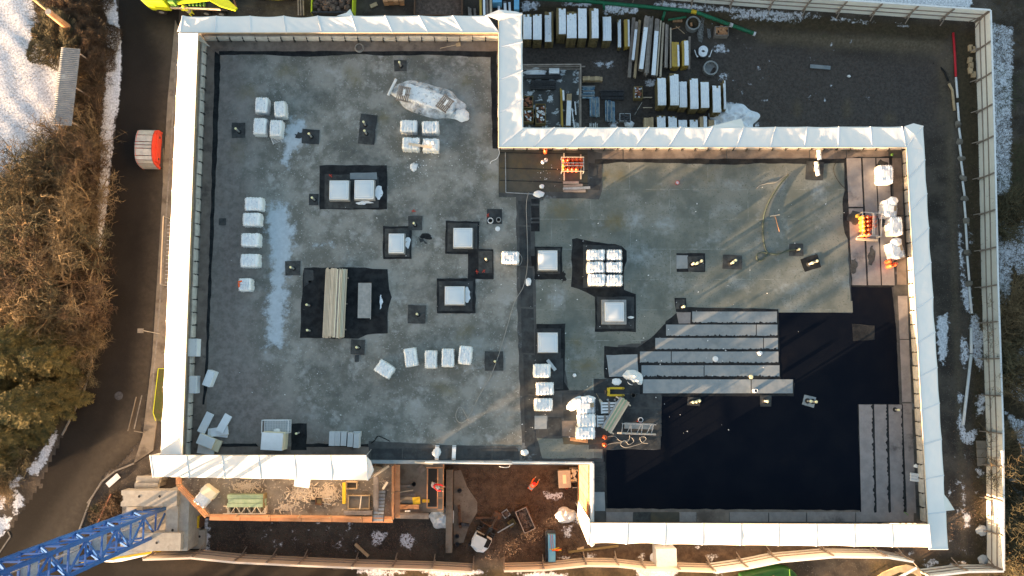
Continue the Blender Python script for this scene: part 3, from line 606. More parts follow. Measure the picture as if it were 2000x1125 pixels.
sheet([(1139,478),(1214,480),(1214,562),(1139,562)], 'dark_patch', .0275, .01, 'membrane_patch')
for i, (u, v, w_, h_, r_, m) in enumerate(PATCH):
    ca, sa = math.cos(R(r_)), math.sin(R(r_)); px = [(u + (x - u) * ca - (y - v) * sa, v + (x - u) * sa + (y - v) * ca) for x, y in RECT(u, v, w_, h_)]
    sheet(px, m, .0225 + .0011 * (i % 24) + (.006 if w_ < 40 else 0), .035, 'membrane_patch')
sheet([(684,338),(736,337),(737,351),(684,350)], 'strip_grey', .060, .02, 'membrane_patch', .01)
sheet(ell(586,842,13,10), 'bitumen', .055, .03, 'membrane_patch')
sheet(ell(832,462,13,4,10), 'bitumen', .03, .12, 'membrane_patch', .004, .2); sheet(ell(826,470,10,3,30), 'dark_patch', .031, .12, 'membrane_patch', .004, .2); sheet(ell(586,262,10,5,-20), 'dark_patch', .03, .14, 'membrane_patch', .004, .2); sheet(ell(1100,540,6,12), 'bitumen', .031, .14, 'membrane_patch', .004, .2)
for c in (ell(740,376,7,14),ell(712,396,18,3),ell(797,474,5,12),ell(913,576,6,15),ell(744,590,3,14)):
    mb = MB(); mb.prism(jag(pp(c, ZR), .15, .07, rj), ZR + .05, ZR + .075); mb.build('snow_patch', M['snow_cap'], roof)

# ---- parapets: upstand wall + single insulation panels leaning against it
def parapet(a, b, h, n, inward, label, lean=.12, wood=True, pan=True, lo=0.0):
    """a, b: px at roof level on the inner base line; inward: unit direction to the roof"""
    pa, pb = P(*a, ZR), P(*b, ZR); d = pb - pa; L = d.length; ang = math.atan2(d.y, d.x); iw = Vector((-d.y, d.x, 0)).normalized() * inward
    root = empty('parapet', (0, 0, 0)); setp(root, building)
    if label: root['label'] = label
    mid = (pa + pb) / 2
    MB().box((mid - iw * (.30) + Vector((0, 0, h / 2 - .12))), (L + .3, .28, h + .24), ang).build('upstand', M['concrete_d'] if not pan else M['wood_grey'], root)
    if wood: MB().box(mid - iw * .40 + Vector((0, 0, h + .10)), (L, .34, .06), ang).build('top_board', M['wood'], root)
    if pan:
        proto = None; clip = None
        for i in range(n):
            c = pa + d * ((i + .5) / n); t = L / n
            if proto is None:
                mb = MB(); xs = [-t / 2 + .02, t / 2 - .02]
                prof = [(0, 0.02), (.06, .3), (0.03, h * .75), (-.10, h - .02), (-.18, h - .04), (-.18, .02)]
                vs = []; fs = []
                for x in xs: vs += [(x, inward * y, z) for y, z in prof]
                k = len(prof)
                for j in range(k): j2 = (j + 1) % k; fs.append((j, j2, j2 + k, j + k) if inward < 0 else (j + k, j2 + k, j2, j))
                fs += [tuple(range(k)) if inward > 0 else tuple(range(k - 1, -1, -1)), tuple(range(2 * k - 1, k - 1, -1)) if inward > 0 else tuple(range(k, 2 * k))]
                mb.add(vs, fs); proto = mb.build('panel', M['panel'], root, loc=c, rz=ang)
                clip = MB().box((0, inward * .06, h * .33), (.09, .14, h * .42)).box((0.02, -inward * .02, h * .8), (.07, .22, .12)).build('clip', M['panel_dark'], root, loc=c + d / n * .5, rz=ang)
            else:
                o = inst(proto, root, c, ang + random.uniform(-.01, .01)); o.location += iw * random.uniform(-.02, .03)
                if i < n - 1: inst(clip, root, c + d / n * .5 + iw * random.uniform(-.03, .03), ang + random.uniform(-.3, .3))
    return root
parapet((404,80.5), (973,80.5), .75, 23, -1, None)
parapet((404,84), (373,888), .75, 33, 1, None)
parapet((1762,296), (1797,1016), .75, 27, -1, None)
parapet((974,106), (974,286), .75, 7, -1, None)
parapet((978,292.5), (1758,292.5), .35, 31, -1, None)
parapet((400,889), (716,889), .5, 1, 1, None, wood=False, pan=False)
parapet((1165,1019.5), (1790,1019.5), .3, 1, 1, None, wood=False, pan=False)
# low light-grey edge of the courtyard side and the plywood side of the south-east wing
lowz = ZR + .12
q = MB(); q.prism(pp([(716,898),(1160,901),(1160,908),(716,905)], ZR), ZR - .3, lowz); q.build('edge_capping', M['strip_grey'], building)
q = MB(); q.prism(pp([(1152,905),(1160,905),(1160,1018),(1152,1018)], ZR), ZR - .3, lowz + .1); q.build('edge_capping', M['white_paint'], building)
for i in range(6):
    v0, v1 = 908 + i * 18.5, 908 + (i + 1) * 18.5 - .5
    x = P(1151, v0, ZR).x; ya, yb = P(1151, v0, ZR).y, P(1151, v1, ZR).y
    MB().box((x - .05, (ya + yb) / 2, ZR / 2 + .1), (.08, abs(yb - ya), ZR - .3)).build('cladding_panel', M['wood_orange'], building)  # orange light on the timber wall put into its colour
# ------------------------------------------------------------------ white tarpaulin roofs of the scaffold
def tarp_run(label, inner, outer, n, zi, zo, ribs=True, end_round=False, wob=.16, skirt=True):
    """inner/outer: pairs of px (start, end); n bays"""
    root = empty('scaffold_roof', (P(*inner[0], zi) + P(*outer[1], zo)) / 2 * 1.0, 0, label, 'scaffold roof', 'white tarpaulin roofs over the scaffold')
    root.location.z = 0; org = root.location.copy()
    A, B = P(*inner[0], zi), P(*inner[1], zi); C, D = P(*outer[0], zo), P(*outer[1], zo)
    rr = random.Random(sum(map(ord, label)))
    L = (B - A).length
    per = rr.uniform(0, 9)
    for i in range(n):
        t0, t1 = i / n, (i + 1) / n
        nu, nv = 22, 14; vs = []; fs = []
        sag = rr.uniform(.02, .06); pull = rr.uniform(-1, 1); ob = rr.uniform(.4, 1) * wob; ph = rr.uniform(0, 6.28); hang = rr.uniform(0, 1)
        for j in range(nv + 1):
            q = j / nv
            for k in range(nu + 1):
                s = k / nu; t = t0 + (t1 - t0) * s
                a = A.lerp(B, t); c = C.lerp(D, t)
                arch = math.sin(math.pi * s)
                c = c + (a - c).normalized() * ob * arch * (.6 + .4 * math.sin(ph + t * 3))
                p = a.lerp(c, q)
                # sag between the ribs, radiating tension folds from the upper corner
                fold = math.sin((s * 2.2 + q * 1.5 * pull) * 9 + ph) * .012 * math.sin(math.pi * q) * (0.2 + hang)
                ss = s if pull > 0 else 1 - s
                rad = math.sin(math.atan2(q + .12, ss + .12) * 13 + ph) * .011 * min(1, q + ss) * arch * math.sin(math.pi * min(1, q + .15))
                z = p.z - sag * arch * math.sin(math.pi * min(1, q * .9 + .05)) + fold + rad + .03 * mnoise.noise(Vector((p.x * .9, p.y * .9, per)))
                vs.append((p.x - org.x, p.y - org.y, z))
        for j in range(nv):
            for k in range(nu):
                a = j * (nu + 1) + k; fs.append((a, a + 1, a + nu + 2, a + nu + 1))
        # hem falling over the outer edge
        base = len(vs); o0 = nv * (nu + 1)
        for k in range(nu + 1):
            x, y, z = vs[o0 + k]; od = (C.lerp(D, .5) - A.lerp(B, .5)); od.z = 0; od.normalize()
            vs.append((x - od.x * .03, y - od.y * .03, z - 1.6))
        for k in range(nu): fs.append((o0 + k, o0 + k + 1, base + k + 1, base + k))
        MB().add(vs, fs).build('tarpaulin', M['tarp'], root, smooth=True)
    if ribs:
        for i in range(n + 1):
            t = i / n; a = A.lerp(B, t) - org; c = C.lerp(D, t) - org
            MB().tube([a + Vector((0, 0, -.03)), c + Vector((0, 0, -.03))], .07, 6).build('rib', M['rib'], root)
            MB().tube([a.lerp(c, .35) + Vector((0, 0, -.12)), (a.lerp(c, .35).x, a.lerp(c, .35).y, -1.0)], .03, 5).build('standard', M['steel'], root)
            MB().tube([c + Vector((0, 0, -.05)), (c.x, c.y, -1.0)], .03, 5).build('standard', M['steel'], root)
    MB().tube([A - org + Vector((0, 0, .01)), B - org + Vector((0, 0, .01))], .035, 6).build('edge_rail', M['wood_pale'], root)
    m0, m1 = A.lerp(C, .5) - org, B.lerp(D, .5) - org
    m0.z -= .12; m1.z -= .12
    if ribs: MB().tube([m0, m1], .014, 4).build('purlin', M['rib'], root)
    # vertical sheeting on the outer face
    if skirt:
        vs = []; fs = []; K = n * 4
        od = (C.lerp(D, .5) - A.lerp(B, .5)); od.z = 0; od.normalize()
        for k in range(K + 1):
            c = C.lerp(D, k / K) - org - od * (.16 + .05 * math.sin(k * 1.7))
            for z in (0.2, zo * .5, zo - .5): vs.append((c.x, c.y, z))
        for k in range(K):
            for j in range(2): a = k * 3 + j; fs.append((a, a + 3, a + 4, a + 1))
        MB().add(vs, fs).build('sheeting', M['tarp'], root, smooth=True)
    return root, org, (A, B, C, D)
Z1, Z2 = ZR + 2.5, ZR + 1.8
left = tarp_run('long white tarpaulin scaffold roof down the west side beside the street', ((387,66),(356,888)), ((349,66),(313,888)), 13, Z1, Z2, wob=.1)
top = tarp_run('white tarpaulin scaffold roof along the north edge above the grey west wing', ((352,64),(974,64)), ((356,31),(950,30)), 9, ZR + 1.75, ZR + 1.7, wob=.18)
corner = tarp_run('short white tarpaulin scaffold roof running down beside the timber yard', ((974,28),(974,288)), ((1020,26),(1022,250)), 4, ZR + 1.72, ZR + 1.65, wob=.05)
mid = tarp_run('white tarpaulin scaffold roof between the timber yard and the east wing', ((974,288),(1770,288)), ((1022,249),(1762,247)), 12, ZR + 1.7, ZR + 1.60, wob=.08)
right = tarp_run('long white tarpaulin scaffold roof down the east side beside the white fence', ((1770,288),(1815,1072)), ((1803,246),(1852,1072)), 12, ZR + 1.7, ZR + 1.58, wob=.08)
south = tarp_run('bright white tarpaulin scaffold roof along the south edge under the black membrane', ((1152,1021),(1814,1024)), ((1149,1062),(1818,1069)), 9, Z1, Z2, wob=.12)
sw = tarp_run('bright white tarpaulin scaffold roof with a rounded end, over the lower concrete deck', ((293,889),(714,889)), ((299,932),(718,938)), 6, Z1, Z2, wob=.08)
for run in (sw, south, left):      # end sheets added to shut out low sun under the tarpaulins
    r_, org, (A, B, C, D) = run
    for a, c in ((A, C), (B, D)) if run is sw else ((A, C),):
        vs = [tuple(Vector(p) - org) for p in (a, c)]; vs += [(vs[1][0], vs[1][1], 6.0), (vs[0][0], vs[0][1], 6.0)]
        if not (run is sw and a is B): MB().add(vs, [(0, 1, 2, 3)]).build('added_end_sheet', M['tarp'], r_)
# loose flaps
def flap(root, px, z, name='loose_flap', m='tarp'):
    r, org = root[0], root[1]; pts = [P(u, v, zz) - org for u, v, zz in px]
    cx = sum((p for p in pts), Vector()) / len(pts); cx.z += .12
    n = len(pts); vs = [tuple(p) for p in pts] + [tuple(cx)]; fs = [(i, (i + 1) % n, n) for i in range(n)]
    o = MB().add(vs, fs).build(name, M[m], r); md = o.modifiers.new('solid', 'SOLIDIFY'); md.thickness = .02; return o
flap(top, [(658,31,12.1),(676,26,12.0),(684,18,11.7),(691,32,12.1)], 0)
flap(top, [(346,62,12.1),(357,30,12.15),(368,33,12.15),(388,64,12.1)], 0)
flap(corner, [(948,30,12.2),(975,19,12.2),(1010,23,12.2),(1021,28,12.15),(975,40,12.25)], 0)
flap(mid, [(1380,249,12.0),(1430,236,11.6),(1448,232,11.3),(1454,248,12.0)], 0)
flap(right, [(1762,290,12.1),(1766,247,12.1),(1784,241,12.0),(1803,246,12.0),(1802,290,12.1)], 0)
flap(right, [(1843,965,11.9),(1851,975,11.4),(1864,996,10.6),(1846,998,11.8)], 0)
flap(sw, [(714,889,12.5),(724,900,12.1),(730,918,11.6),(722,934,11.5),(716,939,12.0)], 0)
flap(south, [(1130,980,9.5),(1154,1018,12.3),(1149,1064,12.0),(1138,1035,9.5),(1128,1005,9.0)], 0)
flap(south, [(1148,1060,12.0),(1162,1063,11.6),(1156,1068,11.2)], 0)

# ------------------------------------------------------------------ site fence
def fence(label, px, h=2.5, sp=3.05, out=1, fm='fence', group='fences around the site', rails=(.85, 1.65), gapz=0.0, nb=0):
    pts = [P(u, v, 0) for u, v in px]
    root = empty('fence', pts[0], 0, label, 'fence', group); org = pts[0]
    protoP = protoR = protoS = protoB = None
    for si, (a, b) in enumerate(zip(pts, pts[1:])):
        L = (b - a).length; k = max(1, round(L / sp)); ang = math.atan2(b.y - a.y, b.x - a.x)
        for i in range(k):
            t = L / k; sc = t / sp; c = a.lerp(b, (i + .5) / k) - org; p0 = a.lerp(b, i / k) - org
            if protoP is None:
                mb = MB(); mb.box((0, .02 * out, h / 2), (sp - .02, .03, h))
                for s in range(12): mb.box((-sp / 2 + sp * (s + .5) / 12, .045 * out, h / 2), (sp / 12 - .05, .02, h - .02))
                protoP = mb.build('panel', M[fm], root, loc=c, rz=ang); protoP.scale = (sc, 1, 1)
                protoR = []
                for z in rails:
                    r_ = MB().box((0, -.05 * out, z), (sp - .01, .07, .08)).build('rail', M['rail'], root, loc=c, rz=ang); r_.scale = (sc, 1, 1); protoR.append(r_)
                protoC = MB().box((0, .02 * out, h + .03), (sp, .16, .05)).build('coping', M['white_paint'] if fm == 'fence' else M[fm], root, loc=c, rz=ang); protoC.scale = (sc, 1, 1)
                mb = MB(); mb.box((0, -.10 * out, h / 2), (.11, .11, h + .1)); mb.bar((0, -.16 * out, h * .45), (0, -.62 * out, .02), .07)
                protoS = mb.build('post', M['rail'], root, loc=p0, rz=ang)
            else:
                o = inst(protoP, root, c, ang); o.scale = (sc, 1, random.uniform(.99, 1.01))
                for r_ in protoR: o = inst(r_, root, c, ang); o.scale = (sc, 1, 1)
                o = inst(protoC, root, c, ang); o.scale = (sc, 1, 1)
                inst(protoS, root, p0, ang + random.uniform(-.04, .04))
    inst(protoS, root, pts[-1] - org, ang)
    return root
fence('white boarded fence across the top of the timber yard', [(1020,-26),(1180,-12),(1350,4),(1500,16),(1700,29),(1904,43)], out=1)
fence('long white boarded fence down the east side of the site', [(1904,43),(1911,281),(1917,562),(1926,843),(1927,1101)], out=1)
fence('short white boarded fence between the yellow gate canopy and the east corner', [(1927,1102),(1860,1103),(1786,1112)], out=1)
fence('white boarded fence curving under the south edge of the building', [(1748,1080),(1700,1072),(1600,1071),(1500,1080),(1440,1092),(1380,1100)], out=1, h=3.3)
fence('pale orange boarded fence along the dark south pit, from the gate gap to the crane', [(925,1100),(850,1096),(700,1092),(600,1088),(480,1082),(400,1074),(310,1077)], out=1, fm='fence_warm', h=3.1)
fence('pale boarded fence south of the mini excavator and blue skip', [(1380,1100),(1250,1096),(1200,1090),(1140,1089),(1060,1097),(985,1099)], out=1, fm='fence_warm', h=3.0)
# open gap piece
for (a, b) in (((925,1104),(955,1104)),((955,1104),(985,1104))):
    pass

# ------------------------------------------------------------------ tower crane
cb = P(283, 1014, 0.6); cb = P(296, 1017, 1.2)
crane = empty('tower_crane', (cb.x, cb.y, 0), 0, 'blue lattice mast of the tower crane leaning out of the picture', 'crane')
S = 1.0; H0, H1, BH = .3, 46.0, 2.3
nb = int((H1 - H0) / BH)
for sx, sy in ((-1,-1),(1,-1),(1,1),(-1,1)):
    MB().box((sx * S, sy * S, (H0 + H1) / 2), (.24, .24, H1 - H0)).build('chord', M['blue_crane'], crane)
hp = MB().box((0, 0, 0), (2 * S - .24, .12, .12)).build('brace', M['blue_crane'], crane, loc=(0, -S, H0 + .1))
dp = [MB().bar((-S + .06, 0, 0), (S - .06, 0, BH), .13).build('brace', M['blue_crane'], crane, loc=(0, -S, H0), rz=0) for k in range(1)][0]
dp2 = MB().bar((S - .06, 0, 0), (-S + .06, 0, BH), .13).build('brace', M['blue_crane'], crane, loc=(0, S, H0), rz=0)
jp = MB().box((0, 0, 0), (.26, .26, .32)).build('joint', M['blue_crane'], crane, loc=(S, S, H0 + BH))
ld = MB()
for s in (-.2, .2): ld.box((s, 0, BH / 2), (.05, .05, BH))
for i in range(8): ld.box((0, 0, .15 + i * .29), (.4, .03, .03))
ldo = ld.build('ladder', M['steel'], crane, loc=(.35, .3, H0))
pl = MB().box((-.35, .2, 0), (1.1, 1.3, .04)).build('landing', M['steel'], crane, loc=(0, 0, H0 + 4.6))
for i in range(nb + 1):
    z = H0 + i * BH
    for f, (x, y, r) in enumerate(((0, -S, 0), (S, 0, 90), (0, S, 180), (-S, 0, 270))):
        if i or f: inst(hp, crane, (x, y, z + .1), R(r))
        if i < nb and (i or f):
            inst(dp if (i + f) % 2 == 0 else dp2, crane, (x, y, z + .1), R(r))
    if i < nb:
        if i: inst(ldo, crane, (.35 if (i // 2) % 2 else -.35, .3, z))
        if i % 2 == 0:
            for sx, sy in ((-1,-1),(1,-1),(1,1),(-1,1)): inst(jp, crane, (sx * S, sy * S, z))
            if i: inst(pl, crane, (0.3 if (i // 2) % 2 else 0, -.3, z + .02))
mb = MB(); mb.box((0, 0, H1 + .8), (2.8, 2.8, 1.4)); mb.build('slewing_ring', M['blue_crane'], crane)
mb = MB(); mb.box((0, -2.0, H1 + 2.2), (1.4, 1.6, 2.2)); mb.build('cab', M['white_paint'], crane)
jd = Vector((math.cos(R(200)), math.sin(R(200)), 0)); jn = Vector((-jd.y, jd.x, 0))
mb = MB()
for s in (-.7, .7): mb.bar(Vector((0, 0, H1 + 2)) + jn * s, jd * 45 + jn * s + Vector((0, 0, H1 + 2)), .14); mb.bar(Vector((0, 0, H1 + 2)) + jn * s, -jd * 15 + jn * s + Vector((0, 0, H1 + 2)), .14)
mb.bar(Vector((0, 0, H1 + 3.6)), jd * 45 + Vector((0, 0, H1 + 3.4)), .14)
for i in range(30):
    a = jd * (i * 1.5); b2 = jd * (i * 1.5 + .75)
    for s in (-.7, .7):
        mb.bar(a + jn * s + Vector((0, 0, H1 + 2)), b2 + Vector((0, 0, H1 + 3.5)), .06); mb.bar(b2 + Vector((0, 0, H1 + 3.5)), a + jd * 1.5 + jn * s + Vector((0, 0, H1 + 2)), .06)
mb.build('jib', M['blue_crane'], crane)
MB().box(-jd * 14 + Vector((0, 0, H1 + .8)), (2.2, 1.2, 2.6), math.atan2(jd.y, jd.x)).build('counterweight', M['concrete'], crane)

# concrete ballast blocks of the crane base
def block(label, u0, v0, u1, v1, ztop, th, holes=(), notch=False):
    p0, p1 = P(u0, v0, ztop), P(u1, v1, ztop); c = (p0 + p1) / 2; sx, sy = abs(p1.x - p0.x), abs(p1.y - p0.y)
    root = empty('ballast_block', (c.x, c.y, ztop - th), 0, label, 'ballast', 'concrete ballast of the crane')
    mb = MB(); b_ = .04
    mb.lathe([(.1, 0)], 3) if False else None
    k = [(-sx/2+b_, -sy/2), (sx/2-b_, -sy/2), (sx/2, -sy/2+b_), (sx/2, sy/2-b_), (sx/2-b_, sy/2), (-sx/2+b_, sy/2), (-sx/2, sy/2-b_), (-sx/2, -sy/2+b_)]
    if notch: k = [(-sx/2, -sy/2), (sx/2, -sy/2), (sx/2, sy/2), (-sx/2, sy/2), (-sx/2, sy/2-.35), (-sx/2+.22, sy/2-.5), (-sx/2+.22, -sy/2+.5), (-sx/2, -sy/2+.35)]
    mb.prism(k, 0, th); mb.build('body', M['concrete'], root)
    for hx, hy in holes: MB().lathe([(.11, 0), (.11, .012)], 10, (hx * sx / 2, hy * sy / 2, th)).build('lifting_hole', M['panel_dark'], root)
    return root
block('long upper concrete beam with two lifting holes, north of the blue mast', 237, 958, 345, 989, 3.6, 1.3, ((-.35, .25), (.38, .25)), True)
block('concrete beam with a dark bracket, south of the blue mast', 250, 1041, 352, 1076, 3.6, 1.3, ((.1, -.1),))
block('upright concrete slab east of the mast, lowest of the ballast', 330, 955, 366, 1076, 2.9, 2.9)
block('snow-dusted cross beam beside the foot of the blue mast', 325, 989, 346, 1042, 3.2, 1.6, ((.2, -.75),))
block('short concrete beam peeking out west of the mast foot', 247, 990, 278, 1003, 2.2, 1.2, ((.1, 0),))
block('dirty concrete foundation under the ballast blocks', 240, 962, 356, 1072, .9, 1.0)
block('small concrete slab between the ballast and the warm fence', 371, 1035, 399, 1072, .5, .5, ((.3, .3),))
for (u, v, lb) in ((264,938,'upper of two short concrete cylinders beside the ballast'),(261,949,'lower of two short concrete cylinders beside the ballast')):
    p = P(u, v, 2.6); q = P(u + 34, v + 2, 2.2)
    r = empty('concrete_cylinder', (p.x, p.y, 0), 0, lb, 'cylinder', 'concrete cylinders by the crane')
    MB().tube([(0, 0, 2.2), (1.9, 0, 2.0)], .33, 16).build('body', M['concrete'], r, smooth=False); MB().tube([(-.02, 0, 2.2), (0.01, 0, 2.2)], .06, 8).build('hole', M['panel_dark'], r)
    MB().box((.9, 0, .9), (1.6, .5, 1.8)).build('stand', M['concrete_d'], r)

# ------------------------------------------------------------------ lower concrete deck south of the building
ZP = 5.2
deck = empty('lower_deck', (0, 0, 0), 0, 'sunlit lower concrete deck with orange edge boards beneath the rounded tarpaulin', 'deck')
DP = [(355,925),(355,948),(409,1004),(768,1010),(770,905),(400,905)]
deck_mat = mat('deck_concrete', (.145, .125, .10), (.235, .205, .165), scale=.8, rough=.85, c3=(.095, .075, .057), s3=.6, t3=(.48, .68), speck=(.42, .36, .28), speck_s=5, speck_t=(.63, .68))
q = MB(); q.prism(pp(DP, ZP), ZP - .3, ZP); q.build('slab', deck_mat, deck)
q = MB(); q.prism(pp([(380,905),(768,905),(766,990),(410,985)], ZP), -1, ZP - .3); q.build('lower_storey', M['concrete_d'], deck)
def edge_boards(root, px, z, h=.9, seg=2.6, m='wood_orange'):
    pts = [P(u, v, z) for u, v in px]
    for a, b in zip(pts, pts[1:]):
        L = (b - a).length; k = max(1, round(L / seg))
        for i in range(k):
            p, q2 = a.lerp(b, i / k), a.lerp(b, (i + 1) / k); d = (q2 - p).normalized() * .02
            for zz, hh in ((.12, .22), (.52, .15), (.95, .15)):
                MB().bar(p + d + Vector((0, 0, zz)), q2 - d + Vector((0, 0, zz)) , .035, hh).build('guard_board', M[m], root)
            MB().box(p + Vector((0, 0, .5)), (.08, .08, 1.15)).build('post', M['wood'], root)
            if True:
                n_ = Vector(((q2 - p).y, -(q2 - p).x, 0)).normalized() * .28
                MB().bar(p + d + n_ + Vector((0, 0, -.05)), q2 - d + n_ + Vector((0, 0, -.05)), .45, .05).build('catch_board', M[m], root)
edge_boards(deck, [(355,925),(355,946),(409,1004),(768,1009)], ZP)
edge_boards(deck, [(769,1012),(769,908)], ZP)
# formwork openings
def opening(label, u0, v0, u1, v1, z, depth=1.3, hh=.35):
    p0, p1 = P(u0, v0, z), P(u1, v1, z); c = (p0 + p1) / 2; sx, sy = abs(p1.x - p0.x), abs(p1.y - p0.y)
    r = empty('formwork_box', (c.x, c.y, z), 0, label, 'formwork', 'timber formwork boxes on the lower deck')
    for x, y, a, b in ((0, -sy/2, sx + .12, .06), (0, sy/2, sx + .12, .06), (-sx/2, 0, .06, sy), (sx/2, 0, .06, sy)):
        MB().box((x, y, hh / 2), (a, b, hh)).build('side_board', M['wood'], r)
    MB().box((0, 0, .02), (sx - .08, sy - .08, .02)).build('base', M['concrete_d'], r)
    return r
opening('large open formwork box on the lower deck with a crooked pale batten', 682, 967, 722, 993, ZP)
opening('small brown formwork box just under the tarpaulin end', 679, 940, 699, 953, ZP, hh=.6)
def beamrow(label, px, z, wdt, m, name='timber_bundle', cat='timber', group=None, n=1, h=.12):
    a, b = P(px[0], px[1], z), P(px[2], px[3], z); c = (a + b) / 2; L = (b - a).length; ang = math.atan2(b.y - a.y, b.x - a.x)
    r = empty(name, c, ang, label, cat, group)
    for i in range(n):
        y = (i - (n - 1) / 2) * wdt / n
        MB().box((random.uniform(-.06, .06) * (n > 1), y, h / 2), (L, wdt / n * .9, h)).build('board', M[m], r)
    return r
beamrow('yellow formwork girder standing on the lower deck by the tarpaulin end', (673,942,673,983), ZP + .5, .28, 'yellow', 'formwork_girder', 'girder', h=.3)
beamrow('pale green double formwork beam along the south side of the big opening', (673,1001,728,1001), ZP + .3, .35, 'wood_grey', 'formwork_girder', 'girder', n=2, h=.2)
beamrow('greenish double scaffold beam between the big opening and the stairs', (735,930,735,1003), ZP + .5, .42, 'wood_grey', 'formwork_girder', 'girder', n=3, h=.2)
beamrow('crooked pale batten lying across the big formwork opening', (706,968,703,994), ZP + .45, .09, 'wood_pale', 'batten', 'timber')
beamrow('single pale batten lying alone in the middle of the lower deck', (558,975,566,962), ZP + .1, .12, 'wood_pale', 'batten', 'timber')
beamrow('pale board under the west part of the big opening', (700,1000,722,1000), ZP + .2, .2, 'wood', 'batten', 'timber')
for i, (a, b, lb) in enumerate((((760,910),(730,930),'diagonal pale board running from the tarpaulin end to the building'),((757,941),(748,955),'leaning plank over the lower deck stairs'))):
    beamrow(lb, (*a, *b), ZP + 1.0, .2, 'wood_pale', 'plank', 'plank')
st = empty('stairs', P(743, 985, ZP), 0, 'dark open-tread stairs at the east end of the lower deck', 'stairs')
for i in range(9): MB().box((0, 1.0 - i * .26, .05 + i * .12), (.85, .2, .04)).build('tread', M['steel'], st)
for s in (-.45, .45): MB().bar((s, 1.15, 0), (s, -1.2, 1.1), .05, .2).build('stringer', M['steel_d'], st)
# wood litter on the deck: splinters nobody could count
mb = MB(); rr = random.Random(3)
for (cx, cy, a, b, n_) in ((590,965,26,18,260),(480,950,30,10,160),(640,965,22,18,260),(560,990,20,10,90),(750,930,10,20,40)):
    for _ in range(n_):
        u, v = rr.gauss(cx, a * .5), rr.gauss(cy, b * .5)
        if not (400 < u < 760 and 935 < v < 1004): continue
        an = rr.uniform(0, 6.28); L = rr.uniform(.08, .5); p = P(u, v, ZP); mb.bar(p + Vector((-math.cos(an) * L / 2, -math.sin(an) * L / 2, .02 + rr.uniform(0, .08))), p + Vector((math.cos(an) * L / 2, math.sin(an) * L / 2, .02 + rr.uniform(0, .08))), rr.uniform(.03, .07), .02)
mb.build('wood_debris', M['wood_pale'], label='splintered timber offcuts and shavings scattered over the lower deck', cat='debris', kind='stuff')
# second, lower platform with the stairwell
ZQ = 3.4
low = empty('lower_platform', (0, 0, 0), 0, 'small concrete platform with a framed stairwell east of the sunlit deck', 'platform')
q = MB(); q.prism(pp([(771,906),(866,906),(866,1000),(771,1002)], ZQ), ZQ - .25, ZQ); q.build('slab', M['concrete_d'], low)
q = MB(); q.prism(pp([(775,908),(862,908),(862,996),(775,996)], ZQ), -1, ZQ - .25); q.build('lower_storey', M['concrete_d'], low)
edge_boards(low, [(772,1001),(838,1002)], ZQ, m='wood_grey')
f = empty('stairwell_frame', P(850, 952, ZQ), 0, 'orange-brown timber frame around the black stairwell with the red-jacketed worker', 'frame')
for (x, y, a, b) in ((-.62, 0, .08, 3.2), (.25, 0, .08, 3.2), (.72, .2, .08, 3.8), (-.18, -1.6, .9, .08), (.05, 1.7, 1.5, .08), (.5, -1.75, .5, .06), (.5, -.8, .5, .05), (.5, 0, .5, .05)):
    MB().box((x, y, .5), (a, b, .12)).build('frame_board', M['wood_orange'], f)
MB().box((-.18, 0, .04), (.8, 3.1, .03)).build('stair_opening', M['panel_dark'], f)  # black sheet in place of the shaded stairwell depth
for (lb, u, v, w_, h_, r_, m, z) in (('larger yellow cover lying beside the brown planks on the small platform', 814, 977, .62, .6, 5, 'yellow', .25), ('narrow yellow cover beside the stairwell frame', 832, 978, .6, .25, 0, 'yellow', .12),
    ('pale square board lying near the building on the small platform', 823, 916, .6, .55, 40, 'wood_grey', .05), ('white crumpled bag lying on the planks of the small platform', 797, 997, .45, .12, 3, 'film', .3)):
    p = P(u, v, ZQ); r = empty('cover_board', (p.x, p.y, ZQ), R(r_), lb, 'board'); MB().box((0, 0, z), (w_, h_, .05)).build('board', M[m], r); MB().box((0, 0, z / 2 - .012), (w_ * .8, h_ * .8, z - .03)).build('packing', M['wood_grey'], r)
beamrow('stack of two long orange-brown planks at the south edge of the small platform', (775,989,819,989), ZQ, .38, 'wood_orange', 'plank_stack', 'planks', n=3, h=.3)
beamrow('row of grey concrete spacers bundled on the small platform', (775,975,808,976), ZQ, .55, 'concrete_d', 'spacer_bundle', 'bundle', n=2, h=.25)
beamrow('dark wet battens lying across the small platform', (775,966,812,967), ZQ, .3, 'wood_grey', 'batten_bundle', 'timber', n=4, h=.1)
beamrow('pale cross-shaped timber lying on the small platform', (778,962,807,957), ZQ + .2, .08, 'wood_pale', 'batten', 'timber')
beamrow('short brown timber at the north of the small platform', (776,950,802,948), ZQ, .2, 'wood_grey', 'batten', 'timber')
bk = empty('bucket', P(809, 945, ZQ), 0, 'black round bucket standing on the small platform', 'bucket'); MB().lathe([(.15, 0), (.18, .3), (.16, .3), (.13, .05)], 12).build('shell', M['rubber'], bk)
# concrete retaining strip between platform and pit
MB().box(((P(879,960,0).x), (P(879,915,0).y + P(879,1075,0).y) / 2, .5), (.55, abs(P(879,915,0).y - P(879,1075,0).y), 1.0)).build('retaining_wall', M['concrete_d'], label='low concrete strip wall between the small platform and the mud pit', cat='wall')
q = MB(); q.prism(pp([(887,920),(900,918),(912,950),(932,980),(932,1000),(915,1030),(905,1060),(886,1062)], .05), -.2, .05); q.build('slab_strip', M['concrete_d'], kind='structure')
